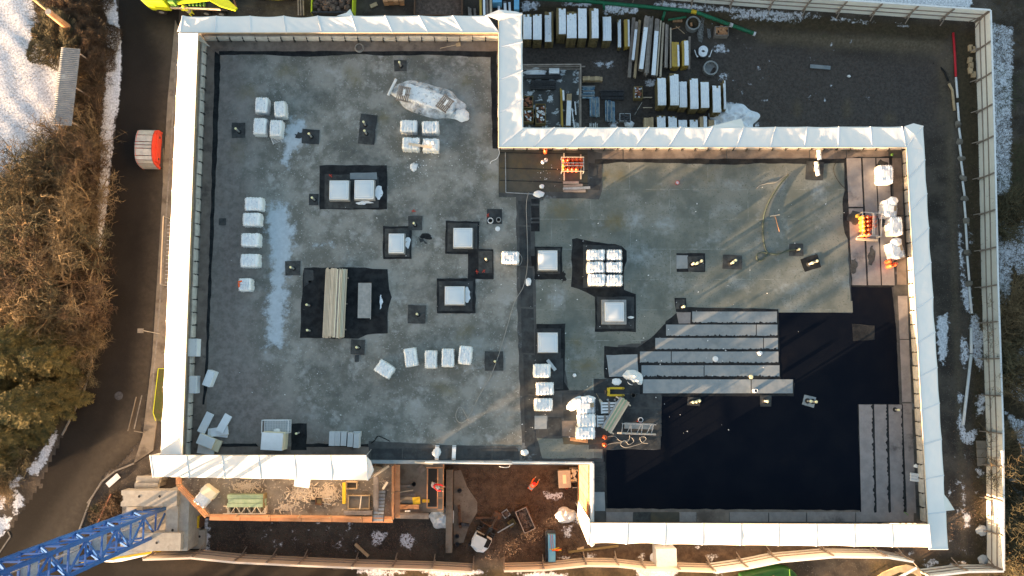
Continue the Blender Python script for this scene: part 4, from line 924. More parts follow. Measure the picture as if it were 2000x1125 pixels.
# ------------------------------------------------------------------ wrapped insulation packs on the roof
def pack_mesh(sx, sy, h, seed, nslab=5, torn=False, smooth_box=False):
    rr = random.Random(seed); nx, ny, nz = 30, 20, 5
    vs = []; idx = {}; fs = []
    ph = rr.uniform(0, 9)
    def pt(a, b, c):      # a,b,c in -1..1 on the box surface
        k = .10 if not smooth_box else .03
        x, y, z = a, b, c
        r = math.sqrt(x * x + y * y) if max(abs(x), abs(y)) > .92 else 0
        cx = 1 - k * max(0, abs(b) - .8) / .2 * .4; cy = 1 - k * max(0, abs(a) - .8) / .2 * .4
        X, Y = x * sx / 2 * cx, y * sy / 2 * cy
        Z = (z * .5 + .5) * h
        if not smooth_box:
            e = max(abs(a), abs(b))
            sc = abs(math.sin(math.pi * (a * .5 + .5) * nslab)); sc2 = abs(math.sin(math.pi * (b * .5 + .5) * (nslab - 1)))
            if abs(b) > .99: Y += math.copysign(.11 * (sc - .5), b)
            if abs(a) > .99: X += math.copysign(.11 * (sc2 - .5), a)
            if c > .99: Z += -.045 * (1 - sc) ** 2 - (.09 * max(0, (e - .78) / .22) ** 2) + .022 * math.sin(a * 5 + ph) * math.cos(b * 4)
            nn = mnoise.noise(Vector((X * 3 + ph, Y * 3, Z * 3))) * .05
            X += nn; Y += nn * .7; Z += nn * .5 if c > .9 else 0
            if torn and c > .9 and a > .05: Z -= .22 * min(1, (a - .05) * 4) * (1 if rr.random() > .1 else .4)
        else:
            nn = mnoise.noise(Vector((X * 4 + ph, Y * 4, Z * 3))) * .008; X += nn; Y += nn
        return (X, Y, Z)
    def vid(i, j, k):
        key = (i, j, k)
        if key not in idx: idx[key] = len(vs); vs.append(pt(i / nx * 2 - 1, j / ny * 2 - 1, k / nz * 2 - 1))
        return idx[key]
    for i in range(nx):
        for j in range(ny): fs.append((vid(i, j, nz), vid(i + 1, j, nz), vid(i + 1, j + 1, nz), vid(i, j + 1, nz)))
    for i in range(nx):
        for k in range(nz):
            fs.append((vid(i, 0, k), vid(i + 1, 0, k), vid(i + 1, 0, k + 1), vid(i, 0, k + 1)))
            fs.append((vid(i + 1, ny, k), vid(i, ny, k), vid(i, ny, k + 1), vid(i + 1, ny, k + 1)))
    for j in range(ny):
        for k in range(nz):
            fs.append((vid(0, j + 1, k), vid(0, j, k), vid(0, j, k + 1), vid(0, j + 1, k + 1)))
            fs.append((vid(nx, j, k), vid(nx, j + 1, k), vid(nx, j + 1, k + 1), vid(nx, j, k + 1)))
    return MB().add(vs, fs)
def crumple(sx, sy, h, seed, n=14):
    """loose crumpled film lying or standing"""
    rr = random.Random(seed); vs = []; fs = []; ph = rr.uniform(0, 50)
    for j in range(n + 1):
        for i in range(n + 1):
            a, b = i / n * 2 - 1, j / n * 2 - 1
            rad = 1 + .28 * mnoise.noise(Vector((math.atan2(b, a) * 1.6, ph, 0)))
            q = max(abs(a), abs(b)); L = math.hypot(a, b) + 1e-6
            x, y = a / L * q * rad * sx / 2, b / L * q * rad * sy / 2
            z = h * (1 - q ** 2.2) * (.6 + .5 * mnoise.noise(Vector((x * 3, y * 3, ph)))) + .05 + .07 * abs(mnoise.noise(Vector((x * 8, y * 8, ph))))
            vs.append((x, y, max(.012, z if q < .99 else .015)))
    for j in range(n):
        for i in range(n): a = j * (n + 1) + i; fs.append((a, a + 1, a + n + 2, a + n + 1))
    return MB().add(vs, fs)
def pack(u, v, w_, h_, rot, label, hz=.95, m='film', torn=False, sm=False, group='wrapped insulation packs on the roof', zb=ZR + .03, name='insulation_pack', ns=5, prt=True):
    zt = zb + hz; k = hz / (CAM_H - zt); du, dv = abs(u - 1000) * k, abs(v - 725) * k
    ww, hh = max(w_ - du * .9, w_ * .45), max(h_ - dv * .9, h_ * .45)
    ut, vt = u + math.copysign(min(du, w_ * .5) / 2, u - 1000), v + math.copysign(min(dv, h_ * .5) / 2, v - 725)
    c = P(ut, vt, zt); mp = mpp(zt)
    root = empty(name, (c.x, c.y, zb), R(-rot), label, 'insulation pack' , group)
    pack_mesh(ww * mp, hh * mp, hz, hash(label) % 9999 if False else sum(map(ord, label)), ns, torn, sm).build('wrapping' if not sm else 'block', M[m], root, smooth=not sm)
    if prt and not sm:
        MB().box((-.05 * ww * mp, 0, hz + .0), (ww * mp * .5, hh * mp * .38, .03)).build('printed_label', M['print'], root)
    if torn:
        MB().box((ww * mp * .22, hh * mp * .1, hz - .1), (ww * mp * .42, hh * mp * .35, .05)).build('exposed_board', M['rust'] if False else M['wood'], root)
        crumple(ww * mp * .9, hh * mp * .6, .30, len(label)).build('torn_film', M['film'], root, loc=(ww * mp * .1, hh * mp * .5, hz - .16), smooth=True)
    if sm and m == 'foam':
        for i in (-1, 1): MB().box((i * ww * mp * .36, 0, hz * .5 + .006), (.05, hh * mp + .012, hz + .002)).build('strap', M['print'], root)
    return root
PK = [
 (513,208,30,36,2,'white wrapped pack, upper left of the four packs near the west parapet'),(549,216,27,37,-4,'white wrapped pack, upper right of the four packs beside the frost streak'),
 (510,249,30,38,2,'white wrapped pack, lower left of the four packs near the west parapet'),(541,253,29,38,3,'white wrapped pack with a bent wire rack at its foot, beside the frost streak'),
 (799,249,34,29,0,'scalloped white pack standing just below the plastic-covered pallets, left one'),(841,251,34,29,0,'scalloped white pack standing just below the plastic-covered pallets, right one'),
 (498,400,40,29,0,'topmost of the four white packs in the column west of the long frost streak'),(494,430,40,28,0,'second from the top of the column of packs west of the long frost streak'),
 (491,470,41,28,0,'third from the top of the column of packs west of the long frost streak'),(490,510,41,27,0,'lowest whole pack of the column, just above the torn orange-marked bag'),
 (752,721,36,24,32,'white wrapped pack turned askew, leftmost of the curved row of five'),(803,698,25,34,-10,'slightly tilted white pack, second of the curved row of five'),
 (842,702,24,33,0,'upright white pack in the middle of the curved row of five'),(875,699,24,34,0,'white pack with a loose film end at its foot, in the curved row of five'),
 (909,694,25,34,6,'rightmost white pack of the curved row, film bulging out at its foot'),
 (997,504,32,25,2,'single white pack beside the black seam between the two roof halves'),
 (1163,499,35,22,0,'upper left pack of the six on the black patch'),(1199,499,31,22,0,'upper right pack of the six on the black patch'),
 (1163,523,35,23,0,'middle left pack of the six on the black patch'),(1198,523,33,22,0,'middle right pack of the six on the black patch, with a brown stain'),
 (1165,547,34,23,0,'lower left pack of the six on the black patch'),(1199,548,33,22,0,'lower right pack of the six on the black patch'),
 (1058,724,33,24,0,'topmost of three white packs below the lower left skylight'),(1064,759,33,23,0,'middle of three white packs below the lower left skylight'),(1061,790,34,23,0,'lowest of three white packs below the lower left skylight'),
 (1727,342,36,40,0,'tall white pack nearest the north-east corner of the roof'),(1746,443,34,37,0,'tall white pack between the two torn ones by the east parapet'),
]
for a in PK: pack(*a)
pack(803, 283, 35, 29, 2, 'white pack with one end of a timber plank lying on it', group='wrapped insulation packs on the roof')
pack(842, 285, 33, 29, 2, 'white pack carrying two white tins and the end of a plank', prt=False, ns=2)
for a in ((1735,410,36,36,8,'torn white pack with a brown board showing, below the corner pack'),(1748,490,36,34,-12,'torn white pack by the east parapet just above the loose orange bottles'),
          (1145,793,34,28,0,'torn white pack with a brown board and a wide film tail, by the pallet truck'),(1145,821,35,25,0,'white pack with a small brown hole next to the striped pallets'),(1143,845,36,23,0,'lowest white pack next to the pallets, above the orange boards')):
    pack(*a, torn=a[5].startswith('torn'))
crumple(1.6, .8, .35, 41).build('plastic_film', M['film'], loc=P(1124, 788, ZR + .03), rz=.6, label='arched tail of white film blown off the torn pack by the pallet truck', cat='plastic film', smooth=True)
# smooth foam blocks
for a in ((380,679,24,35,0,'tall smooth white foam block on the brown strip of the west parapet'),(380,751,21,34,0,'smooth white foam block standing on the west brown strip, below the taller one'),(411,739,22,31,20,'smooth white foam block turned askew on the grey roof beside the west strip')):
    pack(*a, m='foam', sm=True, hz=.8, group='smooth foam blocks')
def slab(u, v, w_, h_, rot, zt, th, label, m='foam', cat='foam board', group='loose foam boards in the south-west corner', name='foam_board', edge=None, lay=1):
    c = P(u, v, zt); mp = mpp(zt); r = empty(name, (c.x, c.y, zt - th), R(-rot), label, cat, group)
    for i in range(lay):
        MB().box((random.uniform(-.02, .02) * (lay > 1), random.uniform(-.02, .02) * (lay > 1), th * (i + .5) / lay), (w_ * mp, h_ * mp, th / lay - .012 * (lay > 1))).build('board', M[m if i == lay - 1 or not edge else edge], r)
    return r
slab(401, 826, 15, 41, 25, ZR + .35, .15, 'narrow white board leaning outwards, left of the two longest in the corner pile')
slab(437, 827, 15, 36, 28, ZR + .6, .12, 'narrow bluish-white board on top of the corner pile, right of the long pair')
slab(428, 843, 34, 16, -28 + 20, ZR + .42, .12, 'white board with a warm edge, lying across below the narrow bluish one', edge='foam_warm', lay=3)
slab(425, 846, 38, 14, 5, ZR + .28, .2, 'lower white board peeping out under the crosswise ones', edge='foam_warm')
slab(401, 862, 32, 20, 22, ZR + .75, .5, 'thick printed foam bundle in the middle of the corner pile', edge='foam_warm', lay=4)
slab(413, 866, 34, 22, 22, ZR + .3, .28, 'cream-edged foam boards beneath the thick printed bundle', m='foam_warm', lay=2)
slab(402, 878, 32, 18, 8, ZR + .25, .24, 'lowest boards of the corner pile, half hidden by the tarpaulin', m='foam', edge='foam_warm', lay=2)
slab(531, 862, 41, 33, 3, ZR + 1.5, 1.45, 'tall printed block of foam boards beside the wire mesh box', cat='foam stack', name='foam_stack', edge='foam_warm', lay=9)
for i, (u, v, lb) in enumerate(((648,857,'leftmost of the five pale grey slabs standing in a row'),(659,857,'second from the left of the five pale grey slabs'),(671,857,'middle one of the five pale grey slabs'),(684,859,'second from the right of the five pale grey slabs'),(696,861,'rightmost pale grey slab, set lower than its row'))):
    slab(u, v, 10.5, 27, 2, ZR + .8, .75, lb, m='foam_grey', cat='foam slab', group='pale grey foam slabs in a row', name='foam_slab')
slab(697, 848, 14, 10, 0, ZR + .5, .46, 'short pale grey slab behind the right end of the row of five', m='foam_grey', cat='foam slab', group='pale grey foam slabs in a row', name='foam_slab')
slab(590, 943, 30, 17, 8, ZP + .9, .06, 'white sheet sticking out under the tarpaulin above the lower deck', group=None, cat='sheet', name='white_sheet')
# mesh box
c = P(543, 832, ZR); r = empty('mesh_box', c, 0, 'empty white wire mesh box behind the tall foam stack', 'mesh box')
mb = MB(); bx, by, bz = 1.0, .95, .8
for x in (-bx, bx):
    for y in (-by/2, by/2): mb.bar((x, y, 0), (x, y, bz), .05)
for z in (.05, bz):
    for y in (-by/2, by/2): mb.bar((-bx, y, z), (bx, y, z), .05)
    for x in (-bx, bx): mb.bar((x, -by/2, z), (x, by/2, z), .05)
mb.build('frame', M['white_paint'], r); mb = MB()
for i in range(1, 10): x = -bx + 2 * bx * i / 10; mb.bar((x, -by/2, 0), (x, -by/2, bz), .018); mb.bar((x, by/2, 0), (x, by/2, bz), .018); mb.bar((x, -by/2, .06), (x, by/2, .06), .018)
for i in range(1, 5): z = bz * i / 5; mb.bar((-bx, -by/2, z), (bx, -by/2, z), .018); mb.bar((-bx, by/2, z), (bx, by/2, z), .018); y = -by/2 + by * i / 5; mb.bar((-bx, y, .06), (bx, y, .06), .018)
mb.build('mesh', M['white_paint'], r); MB().box((0, 0, .03), (2 * bx - .1, by - .1, .02)).build('floor', M['foam_grey'], r)
crumple(.6, .5, .3, 5, 6).build('film_scrap', M['film'], loc=P(540, 843, ZR + .1), label='white film scrap lying in the wire mesh box', cat='film scrap')

# ------------------------------------------------------------------ skylights
def skylight(u, v, w_, h_, label, wide=False):
    zt = ZR + .62; c = P(u, v, zt); mp = mpp(zt); sx, sy = w_ * mp, h_ * mp
    r = empty('skylight', (c.x, c.y, ZR + .02), 0, label, 'skylight', 'square skylights on the flat roof')
    e = .22 if wide else .05
    mb = MB(); mb.prism([(-sx/2 - e, -sy/2 - e), (sx/2 + e, -sy/2 - e), (sx/2 + e, sy/2 + e), (-sx/2 - e, sy/2 + e)], 0, .42); mb.build('curb', M['curb'], r)
    mb = MB()
    for x, y, a, b in ((0, -sy/2 + .03, sx, .06), (0, sy/2 - .03, sx, .06), (-sx/2 + .03, 0, .06, sy - .12), (sx/2 - .03, 0, .06, sy - .12)): mb.box((x, y, .52), (a, b, .20))
    o = mb.build('frame', M['frame_white'], r); md = o.modifiers.new('b', 'BEVEL'); md.width = .025; md.segments = 2
    n = 10; vs = []; fs = []
    for j in range(n + 1):
        for i in range(n + 1):
            a, b = i / n * 2 - 1, j / n * 2 - 1; vs.append((a * (sx / 2 - .05), b * (sy / 2 - .05), .59 + .10 * (1 - a ** 4) * (1 - b ** 4)))
    for j in range(n):
        for i in range(n): a = j * (n + 1) + i; fs.append((a, a + 1, a + n + 2, a + n + 1))
    MB().add(vs, fs).build('dome', M['dome'], r, smooth=True)
    mb = MB()
    for x, y, a, b in ((0, -sy/2 + .16, sx - .3, .022), (0, sy/2 - .16, sx - .3, .022), (-sx/2 + .16, 0, .022, sy - .34), (sx/2 - .16, 0, .022, sy - .34)): mb.box((x, y, .668 - .03), (a, b, .03))
    mb.build('seal', M['frame_white'], r)
for a in ((662,371,38,38,'left of the two skylights sharing one big black patch, with a red rag beside it'),(711,370,38,38,'right of the two skylights sharing one big black patch, snow at its side'),(774,475,30,38,'narrow skylight with snow along its east side'),
    (904,464,37,38,'skylight nearest the two small cans, above the black patch with red valves'),(888,577,38,35,'skylight west of the seam, due south of its twin, with snow on its east'),(1070,508,37,38,'upper skylight beside the dark seam of the east wing'),
    (1200,609,37,37,'skylight with a wide grey surround below the six packs'),(1070,669,38,38,'skylight above the three stacked white packs')):
    skylight(*a, wide='wide grey' in a[4])

# ------------------------------------------------------------------ vent pipes
def vent(u, v, label, h=.8, r_=.07, cap='cap_y', bent=0, collar=True):
    c = P(u, v, ZR + .03); r = empty('vent_pipe', c, random.uniform(-.3, .3), label, 'vent pipe', 'vent pipes on the roof')
    if collar: MB().lathe([(r_ * 2.6, 0), (r_ * 2.4, .02), (r_ * 1.3, .12), (r_ * 1.1, .13)], 10).build('collar', M['bitumen'], r)
    MB().lathe([(r_, .02), (r_, h)], 10).build('pipe', M['curb'], r)
    MB().lathe([(r_ * 1.2, h - .03), (r_ * 1.3, h + .05), (r_ * .6, h + .09)], 12).build('cap', M[cap], r)
VT = [(783,130,'near the north edge, above the covered pallets'),(468,258,'on the dark square by the four west packs'),(609,268,'on the smudged black patch right of the frost'),(714,245,'at the north of the tall black patch above the two skylights'),(716,262,'at the south of the tall black patch above the two skylights'),
 (615,391,'on the little patch left of the twin skylights'),(811,440,'on the black square touching the narrow skylight'),(574,525,'on the grey-rimmed square left of the long timber stack'),(605,597,'on the west rim of the timber stack patch, upper'),(606,646,'on the west rim of the timber stack patch, lower'),
 (817,615,'on the square patch in the middle of the west wing'),(701,679,'on the patch with a tail under the timber stack'),(967,706,'on the dark square crossed by the long hose'),(950,509,'on the patch with the red valves'),
 (1556,489,'at the end of the pale looping hose'),(585,845,'on the round-topped black patch by the mesh box'),(1748,800,'among the lower right vertical strips')]
for u, v, l in VT: vent(u, v, 'pale-capped vent pipe ' + l, h=.95 if u < 1000 else .6)
for u, v, l in ((1351,517,'leftmost of the three capped pipes on one ragged patch'),(1358,516,'middle of the three capped pipes on one ragged patch'),(1366,512,'rightmost of the three capped pipes on one ragged patch'),(1427,515,'lower of the pair of capped pipes on the brown square'),(1432,511,'upper of the pair of capped pipes on the brown square'),
   (1580,516,'lower left capped pipe on the crooked black patch'),(1589,512,'upper right capped pipe on the crooked black patch'),(1332,600,'capped pipe in the black-framed notch above the pale strips'),(1350,785,'left of three capped pipes on the black membrane patch'),(1356,784,'middle of three capped pipes on the black membrane patch'),(1362,782,'right of three capped pipes on the black membrane patch'),
   (1493,783,'capped pipe on the round grey collar in the black membrane'),(1577,783,'left capped pipe on the ragged grey collar in the black membrane'),(1587,784,'right capped pipe on the ragged grey collar in the black membrane')):
    vent(u, v, l, h=.75, r_=.085)
vent(1591, 326, 'pipe on the dark patch with a tall white duct, north-east roof', h=.7)
# open pipes and round things
def ring(u, v, r0, h, label, z=ZR + .03, m='white_paint', cat='pipe stub', name='pipe_stub', wall=.04, inner='panel_dark', n=20):
    c = P(u, v, z); r = empty(name, c, 0, label, cat)
    MB().lathe([(r0, 0), (r0, h), (r0 - wall, h), (r0 - wall, .03)], n).build('shell', M[m], r, smooth=False); MB().lathe([(r0 - wall, .02), (r0 - wall - .005, .035)], n).build('inside', M[inner], r)
ring(1473, 763, .15, .5, 'short open black-mouthed pipe at the end of the longest pale strip', m='white_paint'); ring(1236, 772, .19, .35, 'open dark pipe stub below the white bag', m='dark_patch')
ring(1251, 820, .20, .12, 'white plastic ring lying on the dark membrane by the trestle', wall=.05); ring(958, 432, .22, .35, 'white collar with a dark mouth beside the small can, near the upper skylight')
ring(974, 430, .19, .3, 'grey open tin next to the white collar', m='steel'); 
for (u, v, lb, w_, rr_) in ((972,447,'small white lid lying below the two open tins', .2, 0), (1467,736,'pale yellow tube lying on the lowest pale strip', .16, 0)):
    r = empty('lid', P(u, v, ZR + .05), 0, lb, 'lid'); MB().lathe([(w_, 0), (w_, .04), (w_ * .8, .06)], 14).build('disc', M['white_paint' if 'white' in lb else 'cap_y'], r)
r = empty('lid', P(1397, 701, ZR + .05), 0, 'round white lid lying on the middle of the pale strips', 'lid'); MB().lathe([(.22, 0), (.22, .05), (.17, .07)], 16).build('disc', M['white_paint'], r)
for (u, v, h, lb) in ((837,279,.35,'left of the two white tins standing on the pack'),(846,280,.35,'right of the two white tins standing on the pack')):
    r = empty('tin', P(u, v, ZR + 1.0), 0, lb, 'tin', 'tins on the pack'); MB().lathe([(.13, -.02), (.13, .3), (.11, .32)], 14).build('body', M['white_paint'], r)
beamrow('pale plank lying across two of the white packs', (798,281,843,288), ZR + 1.02, .2, 'wood_pale', 'plank', 'plank', h=.06)
for (u, v, lb) in ((1066,314,'right of the two white canisters standing on the brown terrace'),(1060,318,'left of the two white canisters standing on the brown terrace')):
    r = empty('canister', P(u, v, ZR + .03), 0, lb, 'canister', 'white canisters on the terrace'); MB().lathe([(.14, 0), (.15, .3), (.08, .4), (.05, .43)], 12).build('body', M['white_paint'], r); MB().lathe([(.05, .42), (.05, .47)], 8).build('cap', M['panel_dark'], r)
# debris / film scraps
for (u, v, a, b, lb) in ((1052,379,.9,.55,'crumpled white film at the corner of the terrace edge'),(1058,364,.4,.35,'small white roll scrap on the brown terrace'),(1032,551,.45,.6,'whitish crumpled rag on the dark seam below the single pack'),(808,326,.6,.7,'lump of snow on the roof below the plank and packs'),(1122,733,.3,.3,'small white scrap on the green-grey membrane above the work area'),(1205,746,.75,.6,'crumpled white bag beside the big white sack'),
    (1025,884,.6,.5,'crumpled pale paper near the south end of the seam'),(1790,910,.45,.3,'small crumpled white scrap above the three white rolls'),(1300,668,.01,.01,''),(1232,620,.5,.2,'forked white strip lying right of the wide skylight'),(555,265,.01,.01,''),(1484,690,.4,.35,'small bluish-white film scrap at the right end of the pale strips'),(853,884,.7,.7,'crumpled white film by the left white bundle at the courtyard edge'),(1163,783,.01,.01,'')):
    if lb: crumple(a, b, .14, int(u)).build('film_scrap', M['film'], loc=P(u, v, ZR + .035), label=lb, cat='film scrap', group='plastic scraps on the roof', smooth=True)
mb = MB(); rr = random.Random(21)
for (cx, cy, s, n_) in ((812,326,12,24),(1675,482,9,40),(850,312,20,14),(1070,340,14,18),(1300,700,120,40),(700,540,260,60),(1400,450,200,50),(1060,560,30,20),(1080,870,60,30)):
    for _ in range(n_):
        u, v = rr.gauss(cx, s), rr.gauss(cy, s * .7)
        if 410 < u < 1650 and 115 < v < 860 and not (u > 960 and v < 320): p = P(u, v, ZR + .04); t = rr.uniform(.02, .06); mb.box(p, (t * rr.uniform(.6, 2), t, .02), rr.uniform(0, 3))
mb.build('litter', M['film'], label='tiny white scraps of foam and film strewn over the roof', cat='litter', kind='stuff')

# torn bag with orange print
r = pack(481, 557, 30, 25, 0, 'opened white bag with orange print, below the column of packs', torn=False)
MB().box((-.32, .22, .98), (.3, .14, .05), .2).build('orange_print', M['hivis_o'], r); MB().box((-.40, -.05, .98), (.12, .3, .05), .1).build('orange_print', M['hivis_o'], r)
for i in range(6): MB().lathe([(.09, 0), (.10, .05), (.06, .07)], 10).build('hole', M['print'], r, loc=(-.2 + (i % 3) * .2, -.15 + (i // 3) * .25, .95))
r = empty('white_sack', P(1237, 737, ZR + .03), R(-25), 'big open white sack with dark contents at the edge of the pale strips', 'sack'); crumple(1.55, 1.15, .95, 77, 18).build('bag', M['film'], r, smooth=True)
MB().prism(jag([(math.cos(t) * .48, math.sin(t) * .14) for t in [i * .52 for i in range(12)]], .2, .03), .02, .05).build('dark_contents', M['dark_patch'], r, loc=(0.02, -.42, .42))
# covered pallets
r = empty('covered_pallet_load', P(838, 196, ZR + .03), R(-19), 'long load under clear plastic with two wooden pallets on top', 'covered load')
mb = pack_mesh(4.3, 1.25, .55, 5, 7); mb.build('white_load', M['film'], r, smooth=True)
o = crumple(6.4, 2.7, .75, 9, 26).build('plastic_sheet', M['film_clear'], r, smooth=True)
crumple(1.3, 1.0, .5, 19, 14).build('film_bundle', M['film'], r, loc=(2.9, -.35, .1), smooth=True)
MB().tube([(-3.15, -.75, .3), (-3.0, .7, .3)], .11, 10).build('white_tube', M['white_paint'], r)
def pallet(parent, loc, rz, m='wood', n=7, sx=1.2, sy=1.0):
    q = empty('pallet', loc, rz); 
    if parent: setp(q, parent)
    for i in range(n): MB().box((0, -sy/2 + sy * (i + .5) / n, .13), (sx, sy / n * .68, .025)).build('slat', M[m], q)
    for x in (-sx/2 + .06, 0, sx/2 - .06): MB().box((x, 0, .06), (.1, sy, .1)).build('bearer', M[m], q)
    return q
for (u, v, rz, lb) in ((788,184,78,'left wooden pallet on top of the plastic-covered load'),(869,203,54,'right wooden pallet on top of the plastic-covered load')):
    p = P(u, v, ZR + .72); q = pallet(None, p, R(rz), 'wood_orange' if False else 'wood_grey'); tag(q, lb, 'pallet', 'wooden pallets on the covered load')
    MB().box((0.1, -.05, .16), (.5, .18, .02)).build('white_scrap', M['film'], q)
# long stack of battens
r = empty('batten_stack', P(657.5, 593, ZR + .03), R(-1.5), 'long stack of fresh pale battens across the black opening', 'timber stack')
rr = random.Random(2)
for i in range(15):
    x = -.78 + i * .108
    for k in range(4 if i < 12 else 2):
        MB().box((x + rr.uniform(-.01, .01), rr.uniform(-.09, .09), .25 + .1 + k * .10), (.085, 5.25, .085)).build('batten', M['wood_pale' if i < 7 or rr.random() < .35 else 'wood_grey' if i == 9 else 'foam_warm'], r)
for y in (-2, 0, 2): MB().box((0, y, .15), (1.7, .1, .3)).build('bearer', M['wood_grey'], r)
beamrow('single pale batten lying apart at the right of the long stack', (677,526,671,655), ZR + .5, .07, 'wood_pale', 'batten', 'timber', h=.06)
r = empty('roof_hatch', P(714, 588, ZR + .02), 0, 'long grey metal hatch lid in the black patch beside the batten stack', 'hatch')
MB().box((0, 0, .25), (.95, 2.6, .5)).build('curb', M['dark_patch2'], r); MB().box((0, 0, .53), (.98, 2.72, .06)).build('lid', M['curb'], r); MB().box((.5, -.05, .56), (.06, 2.8, .05)).build('lid_edge', M['steel'], r)
# frost-covered rack by packs
mb = MB()
for i in range(5): mb.bar((-.35, -.2 + i * .1, .05), (.35, -.15 + i * .1, .1 + .05 * i), .03)
for s in (-.35, .35): mb.bar((s, -.25, .03), (s, .3, .3), .04)
r = empty('wire_rack', P(541, 274, ZR + .03), .3, 'bent white wire rack at the foot of the lower right west pack', 'rack'); mb.build('frame', M['white_paint'], r)

# ------------------------------------------------------------------ gas bottles and their racks
bot = {}
ORD = ['first', 'second', 'third', 'fourth', 'fifth']
def bottle(u, v, label, m='orange_gas', z=ZR + .05, lying=None, group=None, sc=1.0):
    root = empty('gas_bottle', P(u, v, z), random.uniform(0, 6), label, 'gas bottle', group); root.scale = (sc, sc, sc)
    for nm, prof, mm in (('body', [(.14, 0), (.16, .05), (.16, .62), (.13, .72), (.06, .78)], m), ('collar', [(.085, .76), (.09, .88), (.075, .88), (.07, .78)], m), ('valve', [(.03, .76), (.03, .85), (.02, .87)], 'steel')):
        key = (nm, mm)
        if key not in bot: bot[key] = MB().lathe(prof, 14).build(nm, M[mm], root, smooth=nm == 'body')
        else:
            o = bot[key].copy(); COL.objects.link(o); o.parent = root
    if lying is not None: root.rotation_euler = (R(88), 0, lying); root.location.z += .17
    return root
for (vv, n_, lb) in ((316,5,'orange gas bottle in the back row of the terrace rack'),(326,5,'orange gas bottle in the middle row of the terrace rack'),(333.5,4,'orange gas bottle in the front row of the terrace rack')):
    for i in range(n_): bottle(1101 + i * 8.2, vv, ORD[i] + ' from the left, ' + lb, 'orange_gas' if i > 0 or vv < 320 else 'sunlit_gas', group='gas bottles in the racks', sc=.98)  # first bottle of middle and front rows takes the sunlit colour
for (uu, n_, lb, m) in ((1679.5,5,'sunlit-coloured gas bottle in the left column of the east rack','sunlit_gas'),(1688.5,5,'orange gas bottle in the middle column of the east rack','orange_gas'),(1700,3,'orange gas bottle in the sparse right column of the east rack','orange_gas')):
    for i in range(n_): bottle(uu + i * .6, 427 + i * 8.2, ORD[i] + ' from the top, ' + lb, m, group='gas bottles in the racks', sc=.98)
for (u, v, lb, m) in ((1731,512,'upper left of the three loose orange bottles by the east parapet','orange_gas'),(1733,521,'lower left of the three loose orange bottles by the east parapet','orange_gas'),(1741,518,'right one of the three loose orange bottles by the east parapet','orange_gas'),
   (1065,298,'single orange bottle standing by the north edge of the terrace','orange_gas'),(1180,853,'upper of two orange bottles hosed to the trestle tangle','orange_gas'),(1180,868,'lower of two orange bottles hosed to the trestle tangle','orange_gas')):
    bottle(u, v, lb, m, group='loose gas bottles on the roof', sc=1.0 if u > 1100 else 1)
r = empty('bottle_rack', P(1117, 326, ZR + .03), 0, 'timber-framed rack holding rows of orange bottles on the terrace', 'rack')
for x in (-.86, .86): MB().box((x * 1.0, 0, .85), (.05, 1.15, .05)).build('side_rail', M['steel'], r)
for y in (-.56, -.12, .1, .56): MB().box((0, y, .86), (1.78, .05, .05)).build('cross_rail', M['steel' if abs(y) < .5 else 'wood_pale'], r)
for x in (-.86, .86):
    for y in (-.56, .56): MB().box((x, y, .42), (.06, .06, .84)).build('leg', M['steel'], r)
for x in (-.62, .70): MB().box((x, 0, .04), (.1, 2.2 if x < 0 else 2.0, .08)).build('skid', M['wood_pale'], r)
r = empty('bottle_rack', P(1692, 443, ZR + .03), R(-4), 'steel rack full of orange bottles, left column coloured sunlit, by the east strips', 'rack')
for x in (-.68, .14, .25, .78): MB().box((x, .05, .9), (.05, 1.85, .05)).build('side_rail', M['steel'], r)
for y in (-.85, .95): MB().box((.05, y, .9), (1.5, .05, .05)).build('cross_rail', M['steel'], r)
for x in (-.68, .78):
    for y in (-.85, .95): MB().box((x, y, .45), (.06, .06, .9)).build('leg', M['steel'], r)
MB().box((.05, -1.02, .06), (1.65, .16, .1)).build('skid', M['wood_pale'], r); MB().box((-.85, .75, .3), (.16, .2, .4)).build('bracket', M['wood_yellow'], r)
for (u, v, w_, lb, rz) in ((1115,357,31,'uppermost short pale plank below the terrace bottle rack',1),(1119,363,38,'middle plank below the terrace bottle rack',4),(1126,368,54,'longest plank of the pile below the terrace bottle rack',3),(1122,373,44,'lowest plank of the pile below the terrace bottle rack',0)):
    k = w_ * mpp(ZR) / 2; r = empty('plank', P(u, v, ZR + .04), R(rz), lb, 'plank', 'planks below the terrace rack'); MB().box((0, 0, .06), (2 * k, .2, .05)).box((-k * .6, 0, .02), (.08, .2, .04)).box((k * .6, 0, .02), (.08, .2, .04)).build('board', M['wood_grey' if w_ != 54 else 'steel'], r)

# ------------------------------------------------------------------ hoses and ropes
def hose(label, px, z, r_, m, cat='hose', name='hose', sub=6):
    pts = [P(u, v, z) for u, v in px]; out = []
    for i in range(len(pts) - 1):
        p0, p1, p2, p3 = pts[max(i - 1, 0)], pts[i], pts[i + 1], pts[min(i + 2, len(pts) - 1)]
        for k in range(sub):
            t = k / sub; out.append(.5 * ((2 * p1) + (-p0 + p2) * t + (2 * p0 - 5 * p1 + 4 * p2 - p3) * t * t + (-p0 + 3 * p1 - 3 * p2 + p3) * t ** 3))
    out.append(pts[-1]); org = pts[0].copy()
    return MB().tube([p - org for p in out], r_, 6).build(name, M[m], loc=org, label=label, cat=cat, smooth=True)
hose('long thin grey hose running down the seam and curling on the west roof', [(1033,376),(1028,400),(1030,470),(1030,520),(1022,560),(1005,590),(990,640),(975,690),(958,735),(935,775),(915,815),(902,826),(892,820),(891,806),(899,795),(908,808),(916,822)], ZR + .10, .026, 'hose_light')
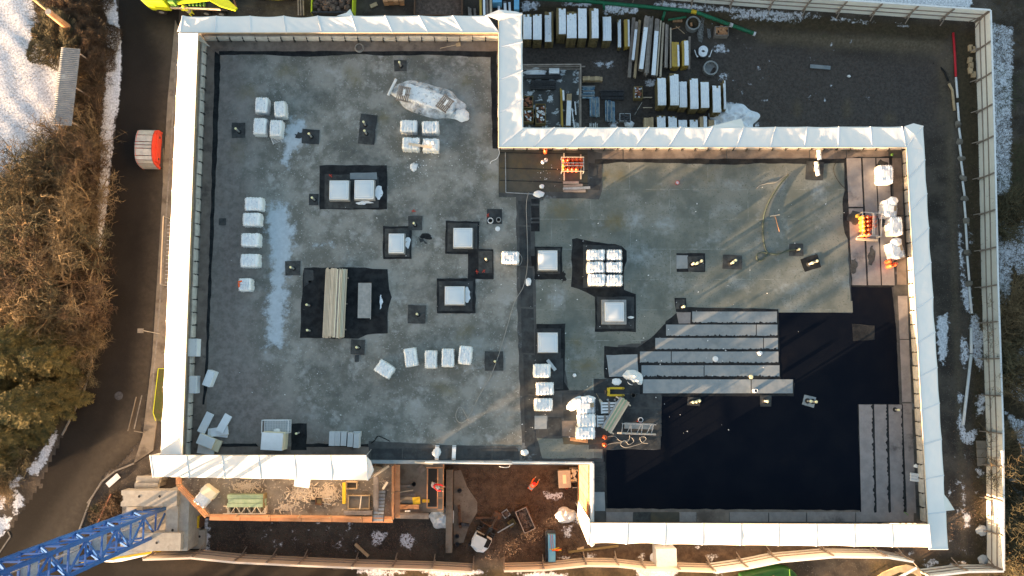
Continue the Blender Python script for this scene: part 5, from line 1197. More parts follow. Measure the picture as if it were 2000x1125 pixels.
hose('thick grey-green hose hanging in a wide curve across the sunlit membrane', [(1540,341),(1520,365),(1502,395),(1492,425),(1491,460),(1495,485),(1499,495),(1490,507),(1480,508),(1479,497),(1490,493),(1510,496),(1524,495),(1540,489),(1555,487)], ZR + .10, .055, 'hose')
hose('pale thin hose wandering left from the top of the thick hose', [(1540,340),(1530,346),(1515,356),(1500,358),(1485,362),(1478,368)], ZR + .06, .025, 'hose_light')
hose('loop of red and white rope around the single pack by the seam', [(1012,494),(1018,500),(1019,510),(1014,518),(1004,518)], ZR + .08, .025, 'hose_light', 'rope', 'rope')
hose('dark curved wire lying near the north-east strips', [(1632,318),(1628,330),(1632,345),(1642,360),(1650,368),(1655,378)], ZR + .05, .02, 'bitumen', 'wire', 'wire')
hose('thin pale wire dangling below the corner of the west wing', [(974,289),(975,300),(970,310),(960,315),(957,320)], ZR + .1, .03, 'white_paint', 'wire', 'wire')
hose('black tape scrap near the row of grey slabs', [(724,866),(732,860),(738,852),(750,856),(762,862)], ZR + .05, .03, 'bitumen', 'tape', 'tape')
hose('thin white hanging cord at the courtyard edge', [(975,911),(985,913),(994,912),(996,908)], ZR - .2, .03, 'white_paint', 'cord', 'cord')
hose('tangle of grey gas hoses between the two bottles and the trestle', [(1186,853),(1200,852),(1207,858),(1214,862),(1226,862),(1232,854),(1238,862),(1228,868),(1220,860),(1212,868),(1222,874),(1240,870),(1252,866),(1262,858),(1258,853),(1250,855),(1254,864),(1266,866)], ZR + .08, .022, 'hose_light')
hose('second gas hose running from the lower bottle to the trestle', [(1186,868),(1200,865),(1214,864),(1228,858),(1230,850)], ZR + .07, .022, 'hose_light')
r = empty('hose_coil', P(702, 94, ZR + .04), 0, 'coil of white hose lying by the north parapet', 'hose coil')
for k, (rad, dx, dy) in enumerate(((.36, 0, 0), (.33, .03, .02), (.30, -.03, .03), (.34, .04, -.03))):
    MB().tube([(dx + rad * math.cos(t), dy + rad * math.sin(t), .03 + .03 * k) for t in [2 * math.pi * i / 24 for i in range(25)]], .025, 5).build('turn', M['hose_light'], r, smooth=True)
r = empty('shovel', P(880, 90, ZR + .08), R(12), 'wooden-handled shovel lying by the north parapet', 'shovel')
MB().tube([(-.85, 0, 0), (.5, 0, .02)], .022, 6).build('handle', M['wood_pale'], r); MB().prism([(.45, -.14), (.8, -.16), (.82, .16), (.45, .14)], -.01, .02).build('blade', M['wood'], r)
r = empty('squeegee', P(1518, 433, ZR + .05), 0, 'T-shaped wooden pusher lying on the sunlit membrane', 'tool')
MB().tube([(-.15, .45, 0), (.15, -.8, 0)], .025, 6).build('handle', M['wood_orange'], r); MB().box((-.17, .5, 0), (.75, .06, .05), .15).build('head', M['wood_pale'], r)
r = empty('bucket', P(1322, 358, ZR + .03), 0, 'small pink-red bucket alone on the green-grey membrane', 'bucket'); MB().lathe([(.12, 0), (.16, .28), (.14, .28), (.11, .04)], 14).build('shell', M['brick_red'] if False else M['red'], r); MB().lathe([(.13, .2), (.12, .22)], 14).build('contents', M['film'], r)
for (u, v, lb) in ((646,343,'red rag lying at the corner of the left twin skylight'),(932,531,'left red valve on the dark patch under the upper skylight'),(945,530,'right red valve on the dark patch under the upper skylight'),(808,412,'red cord scrap above the narrow skylight patch'),(953,421,'red strap beside the open tins')):
    r = empty('red_fitting', P(u, v, ZR + .05), random.uniform(0, 3), lb, 'fitting', 'small red fittings on the roof')
    mb = MB(); mb.bar((-.16, 0, .03), (.16, .04, .04), .05).bar((0, -.12, .03), (.04, .12, .05), .05); mb.build('piece', M['red'], r)
# tall white duct sections on the NE roof
for (u0, v0, u1, v1, lb) in ((1599,293,1601,312,'upper white duct section leaning on the north parapet of the east wing'),(1594,316,1598,343,'lower white duct section lying on the dark patch in the north-east')):
    r = empty('duct', P(u0, v0, ZR + .5), 0, lb, 'duct'); d = P(u1, v1, ZR + .3) - P(u0, v0, ZR + .5); MB().tube([(0, 0, 0), d], .16, 10).build('tube', M['white_paint'], r); MB().tube([d * .45, d * .55], .18, 10).build('joint', M['steel'], r); MB().box(d * .5 - Vector((0, 0, .28)), (.25, .25, .3)).build('support', M['wood_grey'], r)
for (v, lb) in ((927,'top one of the three white rolls by the south-east parapet'),(932.5,'middle one of the three white rolls by the south-east parapet'),(938,'bottom one of the three white rolls by the south-east parapet')):
    r = empty('membrane_roll', P(1788, v, ZR + .2), R(-8), lb, 'roll', 'white rolls by the south-east parapet'); MB().tube([(-.38, 0, 0), (.32, 0, 0)], .11, 12).build('roll', M['film'], r); MB().tube([(.31, 0, 0), (.335, 0, 0)], .06, 8).build('core', M['panel_dark'], r); MB().box((0, 0, -.1), (.5, .12, .06)).build('bearer', M['wood_grey'], r)
r = empty('green_plug', P(1742, 302, ZR + .05), 0, 'bright green plug in the north-east corner of the roof', 'plug'); MB().lathe([(.11, 0), (.11, .06), (.06, .1)], 10).build('disc', M['green_mid'], r)
MB().bar(P(1766,1000,ZR+.08), P(1774,1006,ZR+.08), .05, .04).build('green_strip', M['green_mid'], label='short bright green strip at the south-east strips', cat='strip')
for (u, w_, lb) in ((854,.28,'left of two white roll bundles standing at the courtyard edge'),(887,.28,'right of two white roll bundles standing at the courtyard edge')):
    r = empty('roll_bundle', P(u, 883, ZR + .05), R(-2), lb, 'bundle', 'white bundles at the courtyard edge'); MB().box((0, 0, .15), (w_, 1.05, .28)).build('bundle', M['film'], r); MB().box((0, .45, .3), (w_ + .02, .06, .03)).build('band', M['steel'], r); MB().box((0, -.45, .3), (w_ + .02, .06, .03)).build('band', M['steel'], r)
beamrow('pale board leaning on the capping above the courtyard', (810,903,846,906), ZR + .25, .14, 'wood_pale', 'plank', 'plank', h=.05)
MB().tube([P(716,889,ZR+2.0), P(725,878,ZR+1.2)], .03, 5).build('scaffold_pole', M['steel'], label='thin pole end poking out at the rounded tarpaulin end', cat='pole')
MB().box(P(1077, 713, ZR + .12), (.25, 1.0, .15), R(38)).build('foam_offcut', M['foam_grey'], label='grey foam offcut lying askew above the topmost of the three packs', cat='offcut')
for z_, (u0, v0, u1, v1, lb) in zip((.14, .13, .12), ((830,903,1000,906,'white handrail pipe along the courtyard edge, western length'),(1001,904,1158,905,'white handrail pipe along the courtyard edge, eastern length'),(1157,905,1156,1016,'white handrail pipe along the orange-lit side wall'))):
    a, b = P(u0, v0, ZR + .9), P(u1, v1, ZR + .9); r = empty('handrail', a, 0, lb, 'handrail', 'white guard rails around the courtyard'); d = b - a
    MB().tube([(0, 0, 0), d], .04, 6).build('top_tube', M['frame_white'], r); MB().tube([(0, 0, -.4), d - Vector((0, 0, .4))], .03, 6).build('middle_tube', M['frame_white'], r)
    for i in range(4): MB().tube([d * (i / 3), d * (i / 3) - Vector((0, 0, 1.0))], .03, 6).build('post', M['frame_white'], r)
# pallet truck
r = empty('pallet_truck', P(1203, 765, ZR + .03), 0, 'yellow pallet truck lying by the white sack', 'pallet truck')
for y in (-.27, .27): MB().prism([(-.55, y - .08), (.58, y - .08), (.64, y - .04), (.64, y + .04), (.58, y + .08), (-.55, y + .08)], .06, .13).build('fork', M['yellow'], r); MB().lathe([(.05, 0), (.05, .05)], 8, (.52, y, .12)).build('roller', M['panel_dark'], r)
MB().box((-.6, 0, .2), (.2, .62, .3)).build('chassis', M['yellow'], r); MB().tube([(-.66, 0, .3), (-.82, 0, .7), (-.92, 0, 1.0)], .03, 6).build('tiller', M['rubber'], r); MB().tube([(-.92, -.14, 1.0), (-.92, .14, 1.0)], .03, 6).build('handle', M['rubber'], r)
# striped pallets by the torn packs
for (u, v, lb) in ((1189,796,'frosty slatted pallet right of the torn pack'),(1181,822,'frosty slatted pallet half under the slanting timber bundle')):
    q = pallet(None, P(u, v, ZR + .03), R(1), 'white_paint', 4, 1.25, .9); tag(q, lb, 'pallet', 'frosty pallets by the work area'); q.scale = (1, 1, 1.8); MB().box((0, 0, .15), (.14, .95, .02)).build('middle_board', M['wood_grey'], q)
r = empty('timber_bundle', P(1202, 810, ZR + .45), R(58), 'slanting bundle of pale greenish planks propped between pallets and trestle', 'timber')
for i in range(7): MB().box((random.uniform(-.05, .05), -.39 + i * .125, .0), (2.75, .11, .14)).build('plank', M['wood_pale' if i not in (2, 4, 6) else 'green_beam'] if i != 6 else M['steel'], r)
for x in (-1.3, 1.2): MB().box((x, 0, -.2), (.1, 1.3, .3)).build('cross_bearer', M['wood_pale'], r)
def trestle(label, u, v, z, L, W, H, rz, m='wood_pale', name='trestle', nb_=7, grp=None):
    r = empty(name, P(u, v, z), R(rz), label, 'trestle', grp); rr = random.Random(int(u))
    for y in (-W/2, W/2): MB().bar((-L/2, y, H), (L/2, y, H), .06).build('rail', M[m], r)
    for x in (-L/2 + .1, L/2 - .1):
        for y in (-W/2, W/2): MB().bar((x, y, 0), (x, y, H), .06).build('leg', M[m], r)
    for i in range(nb_): x = -L/2 + L * i / nb_; MB().bar((x, -W/2, H - .02), (x + L / nb_, W/2, H - .02) if i % 2 else (x + L / nb_ * rr.uniform(-.3, .6), W/2, H - .02), .045).build('strut', M[m], r)
    return r
trestle('pale steel trestle frame with crossing struts at the edge of the black membrane', 1245, 837, ZR + .03, 2.6, .75, .75, -2, 'steel')
MB().box(P(1243, 847, ZR + .7), (2.9, .14, .08), R(-2)).build('plank', M['wood_pale'], label='pale plank lying along the south rail of the trestle', cat='plank')
MB().box(P(1248, 832, ZR + .5), (2.2, .45, .05), R(-2)).build('board', M['curb'], label='grey board lying inside the trestle frame', cat='board')
r = empty('broom', P(1172, 782, ZR + .06), R(120), 'straw broom head lying above the frosty pallet', 'broom'); MB().prism([(-.35, -.16), (-.35, .16), (.1, .06), (.1, -.06)], 0, .07).build('bristles', M['wood_pale'], r); MB().tube([(.1, 0, .03), (.6, 0, .03)], .02, 5).build('handle', M['wood'], r)
for k, (v, lb) in enumerate(((858,'upper of two orange-lit boards below the lowest torn pack'),(861.5,'lower of two orange-lit boards below the lowest torn pack'))):
    MB().box(P(1131, v, ZR + .08), (1.35, .12, .1), R(-8)).build('plank', M['wood_orange'], label=lb, cat='plank', group='orange-lit boards by the work area')  # orange light on these boards is put into their colour
for (u, v, lb) in ((1187,781,'left of two small round weights above the frosty pallet'),(1201,781,'right of two small round weights above the frosty pallet')): r = empty('weight', P(u, v, ZR + .04), 0, lb, 'weight'); MB().lathe([(.09, 0), (.09, .1), (.05, .12)], 10).build('disc', M['steel'], r)
for (u, v, lb) in ((1250,815,'thin red bottle standing left of the white ring'),(1256,818,'short red can left of the white ring')): r = empty('can', P(u-5, v+8, ZR + .04), 0, lb, 'can'); MB().lathe([(.05, 0), (.05, .25), (.03, .28)], 8).build('body', M['red'], r)
# ------------------------------------------------------------------ timber yard north of the building
def stack(u0, v0, u1, v1, h, label, snow=1.0, m='wood_dark', n=4, z=ZY, bare=None, group='snow-topped stacks of formwork timber', sk=0.0, cat='timber stack'):
    zt = z + h; p0, p1 = P(u0, v0, zt), P(u1, v1, zt); c = (p0 + p1) / 2; sx, sy = abs(p1.x - p0.x), abs(p1.y - p0.y)
    r = empty('timber_stack', (c.x, c.y, z), R(sk), label, cat, group); rr = random.Random(int(u0 * 7 + v0)); nl = max(2, int(h / .2))
    for i in range(n):
        x = -sx / 2 + sx * (i + .5) / n; mb = MB()
        for k in range(nl):
            mb.box((x, rr.uniform(-.05, .05), .1 + (h - .1) * (k + .5) / nl), (sx / n * .93, sy, (h - .1) / nl * .9))
        mb.build('beam_column', M[m], r)
        dy = rr.uniform(0, .12) * sy if rr.random() < .3 else rr.uniform(0, .02) * sy
        if bare and i in bare: continue
        if snow > 0:
            nn = 16; vs = []; fs = []; w2 = sx / n * .53; t = .10
            y0, y1 = -sy / 2 + .02, sy / 2 - dy
            for j in range(nn + 1):
                y = y0 + (y1 - y0) * j / nn; e = rr.uniform(-.03, .03); top = t * (1 - (abs(2 * j / nn - 1)) ** 8) + rr.uniform(0, .012)
                vs += [(x - w2 + e * .3, y, h + top * .62), (x - w2 * .72, y, h + top * .86), (x, y, h + top), (x + w2 * .72, y, h + top * .86), (x + w2 + e * .3, y, h + top * .62)]
            for j in range(nn):
                for q_ in range(4): a = j * 5 + q_; fs.append((a, a + 1, a + 6, a + 5))
            fs += [(0, 1, 2, 3, 4)[::-1], tuple(nn * 5 + q_ for q_ in range(5))]
            MB().add(vs, fs).build('snow_cap', M['snow_cap'], r, smooth=False)
    for y in (-sy * .35, sy * .35): MB().box((0, y, .05), (sx * .98, .12, .1)).build('bearer', M['wood_grey'], r)
    return r
A_ = [(1022,28,1038,77,2.0,'snow-capped timber stack at the far left, half under the tarpaulin corner',None),(1041,28,1058,78,2.0,'narrow snow-capped timber stack, second from the tarpaulin corner',None),
 (1064,23,1081,82,1.6,'snow-capped stack with a brown bare strip on its right, third in the upper row',[3]),(1087,16,1105,67,2.3,'snow-capped stack with bare left edge and short snow field, fourth in the upper row',[0]),
 (1107,23,1126,75,2.3,'fully white stack with dark spots on its left, fifth in the upper row',None),(1129,16,1146,75,2.3,'tall white stack with a dark blotch, sixth in the upper row',None),
 (1151,16,1169,75,2.3,'tall stack with a bare yellow-brown left edge, seventh in the upper row',[0]),(1177,32,1194,80,1.7,'snowy stack with a bent top end, eighth in the upper row',None),
 (1206,38,1213,93,.9,'thin bundle of snowed-in beams, next to the yellow shuttering stack',None),(1219,38,1230,91,.9,'small stack with bare yellow board and a white rim in the upper row',[0,1])]
for (a, b, c, d, h, lb, br) in A_: stack(a, b, c, d, h, lb, bare=br, n=4 if c - a > 14 else 3, m='wood_dark' if c - a > 14 or a == 1206 else 'wood_yellow')
B_ = [(1284,152,1301,206,1.7,'first stack of the middle row, snow with a grey smudge, poles leaning at its side'),(1308,144,1326,206,1.7,'tallest snowy stack of the middle row with a brown left flank'),(1326,159,1342,210,1.5,'ribbed snowy stack leaning against the tallest one in the middle row'),
 (1347,153,1364,213,1.7,'wide clean white stack in the middle of the middle row'),(1368,160,1385,211,1.7,'white stack with a brown tuft on its top end in the middle row'),(1391,167,1408,220,1.5,'white stack set lower at the right of the middle row'),(1412,157,1418,214,1.1,'narrow stack with a yellow bare end beside the snow heap')]
for (a, b, c, d, h, lb) in B_: stack(a, b, c, d, h, lb, n=4 if c - a > 10 else 2, bare=None)
C_ = [(1258,229,1277,262,.9,'bare brown timber stack at the left of the lowest row',[0,1,2,3]),(1283,226,1300,262,.9,'mottled white stack, second in the lowest row',None),(1305,227,1322,262,.9,'white stack, third in the lowest row',None),(1325,234,1342,264,.9,'white stack, fourth in the lowest row',None),
  (1347,234,1363,264,.9,'white stack with a small white cube behind, fifth in the lowest row',None),(1367,227,1381,262,1.0,'half bare, half white stack near the right end of the lowest row',[0,1]),(1384,234,1399,262,.8,'brown and yellow boards at the right end of the lowest row',[0,1,2])]
for (a, b, c, d, h, lb, br) in C_: stack(a, b, c, d, h, lb, bare=br, m='wood_dark' if br is None else 'wood')
stack(1312,82,1327,130,1.2,'yellow shuttering boards with a white rag, left of the two yellow stacks',m='wood_yellow',bare=[0,1,2],n=4,group='yellow shuttering stacks'); stack(1332,79,1345,128,1.3,'yellow and white shuttering stack, right of the two yellow stacks',m='wood_yellow',bare=[0],n=3,group='yellow shuttering stacks')
def longp(px, w_, z, m, label, h=.25, snow=False, n=1, group='long planks in the timber yard'):
    a, b = P(px[0], px[1], z), P(px[2], px[3], z); c = (a + b) / 2; L = (b - a).length; ang = math.atan2(b.y - a.y, b.x - a.x)
    r = empty('long_plank', (c.x, c.y, ZY), ang, label, 'plank', group); W = w_ * mpp(z)
    for i in range(n): MB().box((random.uniform(-.1, .1) * (n > 1), (i - (n - 1) / 2) * W / n, z - ZY - h / 2), (L, W / n * .92, h)).build('board', M[m], r)
    for x in (-L * .35, L * .35): MB().box((x, 0, (z - ZY - h) / 2), (.15, W, z - ZY - h)).build('bearer', M['wood_grey'], r)
    if snow: MB().box((L * .1, 0, z - ZY + .03), (L * .78, W * .9, .06)).build('snow_cap', M['snow_cap'], r)
    return r
longp((1238,34,1229,151),7,.0,'wood_grey','grey plank slanting down at the left of the long planks'); longp((1244,42,1236,118),6,.3,'wood_grey','snow-dusted board lying on the leftmost long planks',snow=True)
longp((1250,38,1240,150),5,.05,'wood','brown plank behind the snow-dusted board',n=2); longp((1264,32,1252,136),9,.8,'wood_grey','widest long plank pack carrying a full stripe of snow',snow=True,h=.6,n=2)
longp((1272,33,1263,144),9,.5,'wood_grey','weathered bundle right of the fully snowed plank',h=.6,n=3); longp((1284,38,1276,148),9,.45,'wood_grey','blue-grey snowy bundle in the middle of the long planks',h=.4,n=3,snow=True)
longp((1291,40,1283,148),3,.1,'wood_pale','pale single plank left of the golden one'); longp((1296,44,1290,150),4,.1,'wood_pale','golden plank at the right of the long planks'); longp((1303,46,1301,130),6,.3,'wood_grey','speckled snowy plank just left of the yellow stacks',n=2); longp((1310,54,1310,132),3,.05,'wood_pale','thin brown plank between the speckled one and the yellow stack')
longp((1347,72,1346,135),4,.0,'wood_grey','grey upright plank along the right yellow stack',n=2)
for i, (a, b) in enumerate(((187,'upper'),(207,'lower'))): longp((1256,a+3,1274,a+3),1.5,-.6,'wood_pale',b + ' pale pole sticking out left of the middle row',h=.1)
# poles rail of the fenced slab
r = empty('guard_rail', P(1022, 130, 0), 0, 'grey timber guard rail around the snowy slab beside the tarpaulin', 'guard rail'); org = r.location
for (a, b, w_) in (((1012,127,.6),(1135,126,.6),.12),((1012,131,.3),(1143,130,.3),.1),((1012,135,.0),(1133,135,.0),.1),((1134,126,.6),(1134,262,.6),.13),((1131,140,.1),(1132,262,.1),.08)):
    MB().bar(P(*a) - org, P(*b) - org, w_).build('rail', M['wood_grey'], r)
for u, v in ((1080,128),(1134,128),(1134,190)): MB().bar(P(u, v, -1) - org, P(u, v, .7) - org, .12).build('post', M['wood_grey'], r)
sl_ = MB(); sl_.prism(pp([(1000,134),(1131,134),(1132,262),(1000,262)], -.2), ZY - .2, -.2)
yard_slab_mat = mat('snow_dusted_slab', (.05, .053, .055), (.09, .095, .10), scale=.6, rough=.85, c3=(.50, .56, .62), s3=1.3, t3=(.53, .60), detail=9)
sl_.build('yard_slab', yard_slab_mat, kind='structure')
zs = -.18
crumple(2.1, .9, .25, 31, 16).build('snow_heap', M['snow_cap'], loc=P(1045, 142, zs), label='low heap of snow at the north rim of the fenced slab', cat='snow heap', smooth=True)
r = empty('long_box', P(1082, 141, zs), 0, 'snow-covered rounded box at the north rim of the fenced slab', 'box'); q_ = pack_mesh(.95, .5, .4, 3, 2, False, True); q_.build('box', M['snow_cap'], r)
def rods(u0, v0, u1, v1, z, n, m, label, rad=.035, vert=False, group='bundles of steel props', layers=3, name='prop_bundle', rndm=.1):
    p0, p1 = P(u0, v0, z), P(u1, v1, z); c = (p0 + p1) / 2; sx, sy = abs(p1.x - p0.x), abs(p1.y - p0.y); r = empty(name, (c.x, c.y, z), 0, label, 'prop bundle', group); rr = random.Random(int(u0))
    for k in range(layers):
        for i in range(n):
            f = -.5 + (i + .5) / n
            if vert: mb = MB().tube([(f * sx, -sy/2 + rr.uniform(-rndm, rndm), .05 + .1 * k), (f * sx + rr.uniform(-.05, .05), sy/2 + rr.uniform(-rndm, rndm), .05 + .1 * k)], rad, 6)
            else: mb = MB().tube([(-sx/2 + rr.uniform(-rndm, rndm), f * sy, .05 + .1 * k), (sx/2 + rr.uniform(-rndm, rndm), f * sy + rr.uniform(-.04, .04), .05 + .1 * k)], rad, 6)
            mb.build('prop', M[m if (i + k) % 3 else ('steel' if m != 'steel_d' else 'steel_d')], r)
    return r
rods(1024,148,1094,155,zs,4,'steel_d','long dark steel beams just below the snow heap',.06,group='dark steel beams on the fenced slab'); rods(1038,158,1084,176,zs,8,'steel_d','bundle of black steel rods on the fenced slab',.05,group='dark steel beams on the fenced slab')
rods(1137,169,1160,194,ZY,8,'blue_prop','short bluish prop bundle just outside the guard rail',.05); rods(1173,178,1218,196,ZY,7,'steel_d','long dark prop bundle lying east of the guard rail',.05)
rods(1151,192,1171,228,ZY,8,'blue_prop','blue upright props, left of the two blue bundles',.045,True); rods(1181,200,1201,236,ZY,7,'blue_prop','blue and white props, right of the two blue bundles',.05,True,rndm=.25)
rods(1150,243,1168,250,ZY,5,'white_paint','pale prop ends just above the tarpaulin',.04,True)
def crate(u, v, w_, h_, z, label, hz=.8, fill='brick_red', m='wood_dark', rot=0, nfill=26, name='crate', cat='crate', snowfill=0, group=None, fs=(.12, .35)):
    zt = z + hz; c = P(u, v, zt); mp = mpp(zt); sx, sy = w_ * mp, h_ * mp; r = empty(name, (c.x, c.y, z), R(rot), label, cat, group); rr = random.Random(int(u + v))
    for x, y, a, b in ((0, -sy/2, sx + .06, .06), (0, sy/2, sx + .06, .06), (-sx/2, 0, .06, sy - .06), (sx/2, 0, .06, sy - .06)): MB().box((x, y, hz / 2), (a, b, hz)).build('side', M[m], r)
    MB().box((0, 0, .05), (sx - .06, sy - .06, .06)).build('base', M[m], r)
    if nfill:
        MB().box((0, 0, hz * .4), (sx - .1, sy - .1, hz * .6)).build('fill_bed', M['rubble'], r)
        for i in range(nfill):
            MB().box((rr.uniform(-.42, .42) * sx, rr.uniform(-.42, .42) * sy, hz * .75 + rr.uniform(0, .12)), (rr.uniform(*fs), rr.uniform(.1, .2), rr.uniform(.06, .14)), M=Matrix.Rotation(rr.uniform(0, 3.1), 3, 'Z') @ Matrix.Rotation(rr.uniform(-.4, .4), 3, 'X')).build('piece', M['snow_cap' if rr.random() < snowfill else fill], r)
    return r
crate(1031,199,20,24,zs,'upper pallet of red-brown bricks at the tarpaulin edge',.7,nfill=16,hz=.7) if False else crate(1031,199,20,24,zs,'upper pallet of red-brown bricks at the tarpaulin edge',nfill=16)
crate(1032,226,20,24,zs,'lower brick pallet with grey snow lumps at the tarpaulin edge',nfill=18,snowfill=.5); crate(1056,222,19,40,zs,'long brick crate half filled with snow on the fenced slab',nfill=30,snowfill=.55)
longp((1096,174,1098,246),4.5,.1,'wood_yellow','long ochre beam pair on the fenced slab',n=2,group='planks on the fenced slab'); longp((1100,176,1101,196),4,.5,'snow_cap','short white block on the ochre beams',group='planks on the fenced slab',h=.12)
longp((1112,184,1110,246),10,.3,'wood','open white-rimmed formwork trough with snow',n=3,snow=True,h=.5,group='planks on the fenced slab'); longp((1123,198,1125,224),2.5,.2,'snow_cap','thin white batten near the guard rail',group='planks on the fenced slab',h=.08); longp((1117,212,1122,250),2,.3,'snow_cap','slanting white batten south on the fenced slab',group='planks on the fenced slab',h=.08)
stack(1138,149,1177,157,.6,'short brown beam stack lying crosswise just outside the guard rail',snow=0,m='wood',n=8,group=None)
crate(1247,180,16,24,ZY,'open crate full of brick rubble and snow beside the middle row',.7 if False else .8,snowfill=.35,nfill=34,fs=(.08,.2)); crate(1410,60,26,18,ZY,'crate of split firewood under the green pipe',nfill=26,fill='wood_orange',fs=(.3,.6),m='wood_grey')
crate(1221,229,21,15,ZY,'low grey tray with twisted scrap above the tarpaulin',hz=.4,m='steel',fill='steel_d',nfill=22,fs=(.2,.5))
crumple(.8, .8, .6, 51, 10).build('sack', M['film'], loc=P(1390, 51, ZY), label='pale red-and-white sack beside the firewood crate', cat='sack', smooth=True); crumple(.9, .7, .5, 52, 10).build('snow_lump', M['snow_cap'], loc=P(1229, 243, ZY), label='round lump of snow at the tarpaulin edge below the scrap tray', cat='snow lump', smooth=True)
r = empty('scrap_tripod', P(1246, 222, ZY), 0, 'dark tangle of scrap steel legs beside the grey tray', 'scrap'); mb = MB(); rr = random.Random(8)
for i in range(24): a = Vector((rr.uniform(-.9, .9), rr.uniform(-.6, .6), rr.uniform(.05, .7))); mb.tube([a, a + Vector((rr.uniform(-.7, .7), rr.uniform(-.6, .6), rr.uniform(-.3, .3)))], .02, 4)
mb.build('bars', M['steel_d'], r); MB().tube([(-.35, -.2, .3), (.25, .8, .9)], .03, 5).build('pale_leg', M['steel'], r)
# snow heap by middle row
crumple(4.4, 3.2, 1.1, 15, 26).build('snow_heap', M['snow_cap'], loc=P(1432, 236, ZY), label='large dirty-white snow heap against the tarpaulin right of the timber', cat='snow heap', smooth=True)
# concrete rings, mixer pan
def cring(u, v, rad, h, label, z=ZY, m='curb', tilt=0): 
    r = empty('concrete_ring', P(u, v, z), 0, label, 'concrete ring', 'concrete shaft rings in the yard'); MB().lathe([(rad, 0), (rad, h), (rad - .13, h), (rad - .13, .02)], 28).build('ring', M[m], r, smooth=False); r.rotation_euler.x = tilt; return r
cring(1351, 51, .68, .75, 'grey concrete ring near the green pipe with a stick standing inside'); MB().box(P(1349, 50, ZY + .3), (.18, .35, .6)).build('stick', M['wood_orange'], label='orange stick standing in the upper concrete ring', cat='stick')
cring(1386, 136, .70, .5, 'pale concrete ring lying flat at the east side of the timber')
r = empty('mixing_tub', P(1371, 105, ZY), 0, 'dark tub with snow-covered lid and white carrying bars', 'tub'); MB().lathe([(.5, 0), (.6, .5), (.55, .55)], 22).build('tub', M['steel_d'], r)
for x, y, q_ in ((0, .12, .45), (-.05, -.12, .42)): MB().lathe([(q_, .55), (q_ * .95, .62), (q_ * .5, .66)], 18, (x, y, 0)).build('snow_cap', M['snow_cap'], r)
for s in (-1, 1): MB().bar((s * .62, -.45, .5), (s * .82, .15, .55), .07).bar((s * .62, -.45, .5), (s * .5, -.5, .5), .12).build('carrying_bar', M['white_paint'], r)
r = empty('mesh_mat', P(1368, 62, ZY), R(75), 'leaning grey reinforcing mesh panels beside the upper concrete ring', 'mesh'); mb = MB()
for k in range(3):
    for i in range(9): mb.bar((-1 + i * .25, -.35 + k * .12, .02), (-.7 + i * .25, .05 + k * .12, .7), .025)
    for z in (0, .35, .7): mb.bar((-1 + z * .4, -.35 + k * .12 + z * .57, .02 + z), (1.1 + z * .4, -.35 + k * .12 + z * .57, .02 + z), .025)
mb.build('wires', M['steel'], r)
r = empty('mesh_mat', P(1385, 60, ZY), R(95), 'narrow steel grille standing between the mesh panels and the sack', 'mesh'); mb = MB()
for i in range(4): mb.bar((-.8, i * .08, .3), (.8, i * .08, .3), .03)
for i in range(5): mb.bar((-.8 + i * .4, 0, .0), (-.8 + i * .4, .25, .32), .03)
mb.build('wires', M['steel'], r)
# green pipes
def pipe(label, pts, rad, m, name='green_pipe', cat='pipe', group=None, joints=()):
    q_ = [P(u, v, z) for u, v, z in pts]; r = empty(name, q_[0], 0, label, cat, group); org = q_[0]
    MB().tube([p - org for p in q_], rad, 10).build('tube', M[m], r, smooth=True)
    for (u, v, z, L, jm, ang) in joints:
        p = P(u, v, z) - org; d = Vector((math.cos(R(ang)), math.sin(R(ang)), 0)) * L / 2; MB().tube([p - d, p + d], rad * 1.12, 10).build('joint', M[jm], r)
    return r
pipe('long green pipe running along the top bank of the yard', [(1040,-3,0),(1150,3,0),(1250,12,0),(1352,22,0),(1360,24,0),(1428,49,-.2),(1474,66,-.5)], .18, 'green_pipe', joints=((1355,23,0,.5,'yellow',-14),(1428,49,-.2,.3,'white_paint',-20),(1473.5,66,-.5,.2,'white_paint',-20)))
pipe('short green pipe stub hanging from the long pipe at the timber stacks', [(1179,5,.1),(1180,19,-.3)], .12, 'green_pipe'); pipe('short steep green pipe piece above the yellow stacks', [(1299,22,0),(1293,40,-.4)], .13, 'green_pipe'); pipe('green pipe piece lying flat between the planks and the ring', [(1305,39,-.3),(1340,33,-.3)], .11, 'green_pipe')
MB().box(P(1323, 41, -.6), (.9, .22, .2)).build('plank', M['wood_orange'], label='short orange board under the flat green pipe piece', cat='plank')
rr = random.Random(4)
for i in range(7):
    a = P(rr.uniform(1312, 1332), rr.uniform(44, 62), ZY + .06 + i * .03); MB().box(a, (rr.uniform(.6, 1.2), .06, .04), R(rr.uniform(-60, 30))).build('stick', M['wood_orange' if i % 2 else 'wood'], label=('first', 'second', 'third', 'fourth', 'fifth', 'sixth', 'seventh')[i] + ' loose brown stick from the ground up, left of the upper concrete ring', cat='stick', group='scattered brown sticks')
MB().box(P(1602, 131, ZY + .1), (1.9, .35, .12), R(-5)).build('concrete_post', M['strip_grey'], label='frosted grey post lying alone in the middle of the gravel yard', cat='post')
for (u, v, s, lb) in ((1658,149,.35,'small pale paper scrap east of the frosted post'),(1525,72,.3,'white scrap at the foot of the north bank'),(1693,92,.4,'white scrap at the bank nearer the corner'),(1713,101,.5,'orange and white rag near the end of the bank')):
    crumple(s, s * .7, .12, int(u), 6).build('scrap', M['film' if 'white' in lb or 'pale' in lb else 'wood_orange'], loc=P(u, v, ZY + .01), label=lb, cat='scrap')
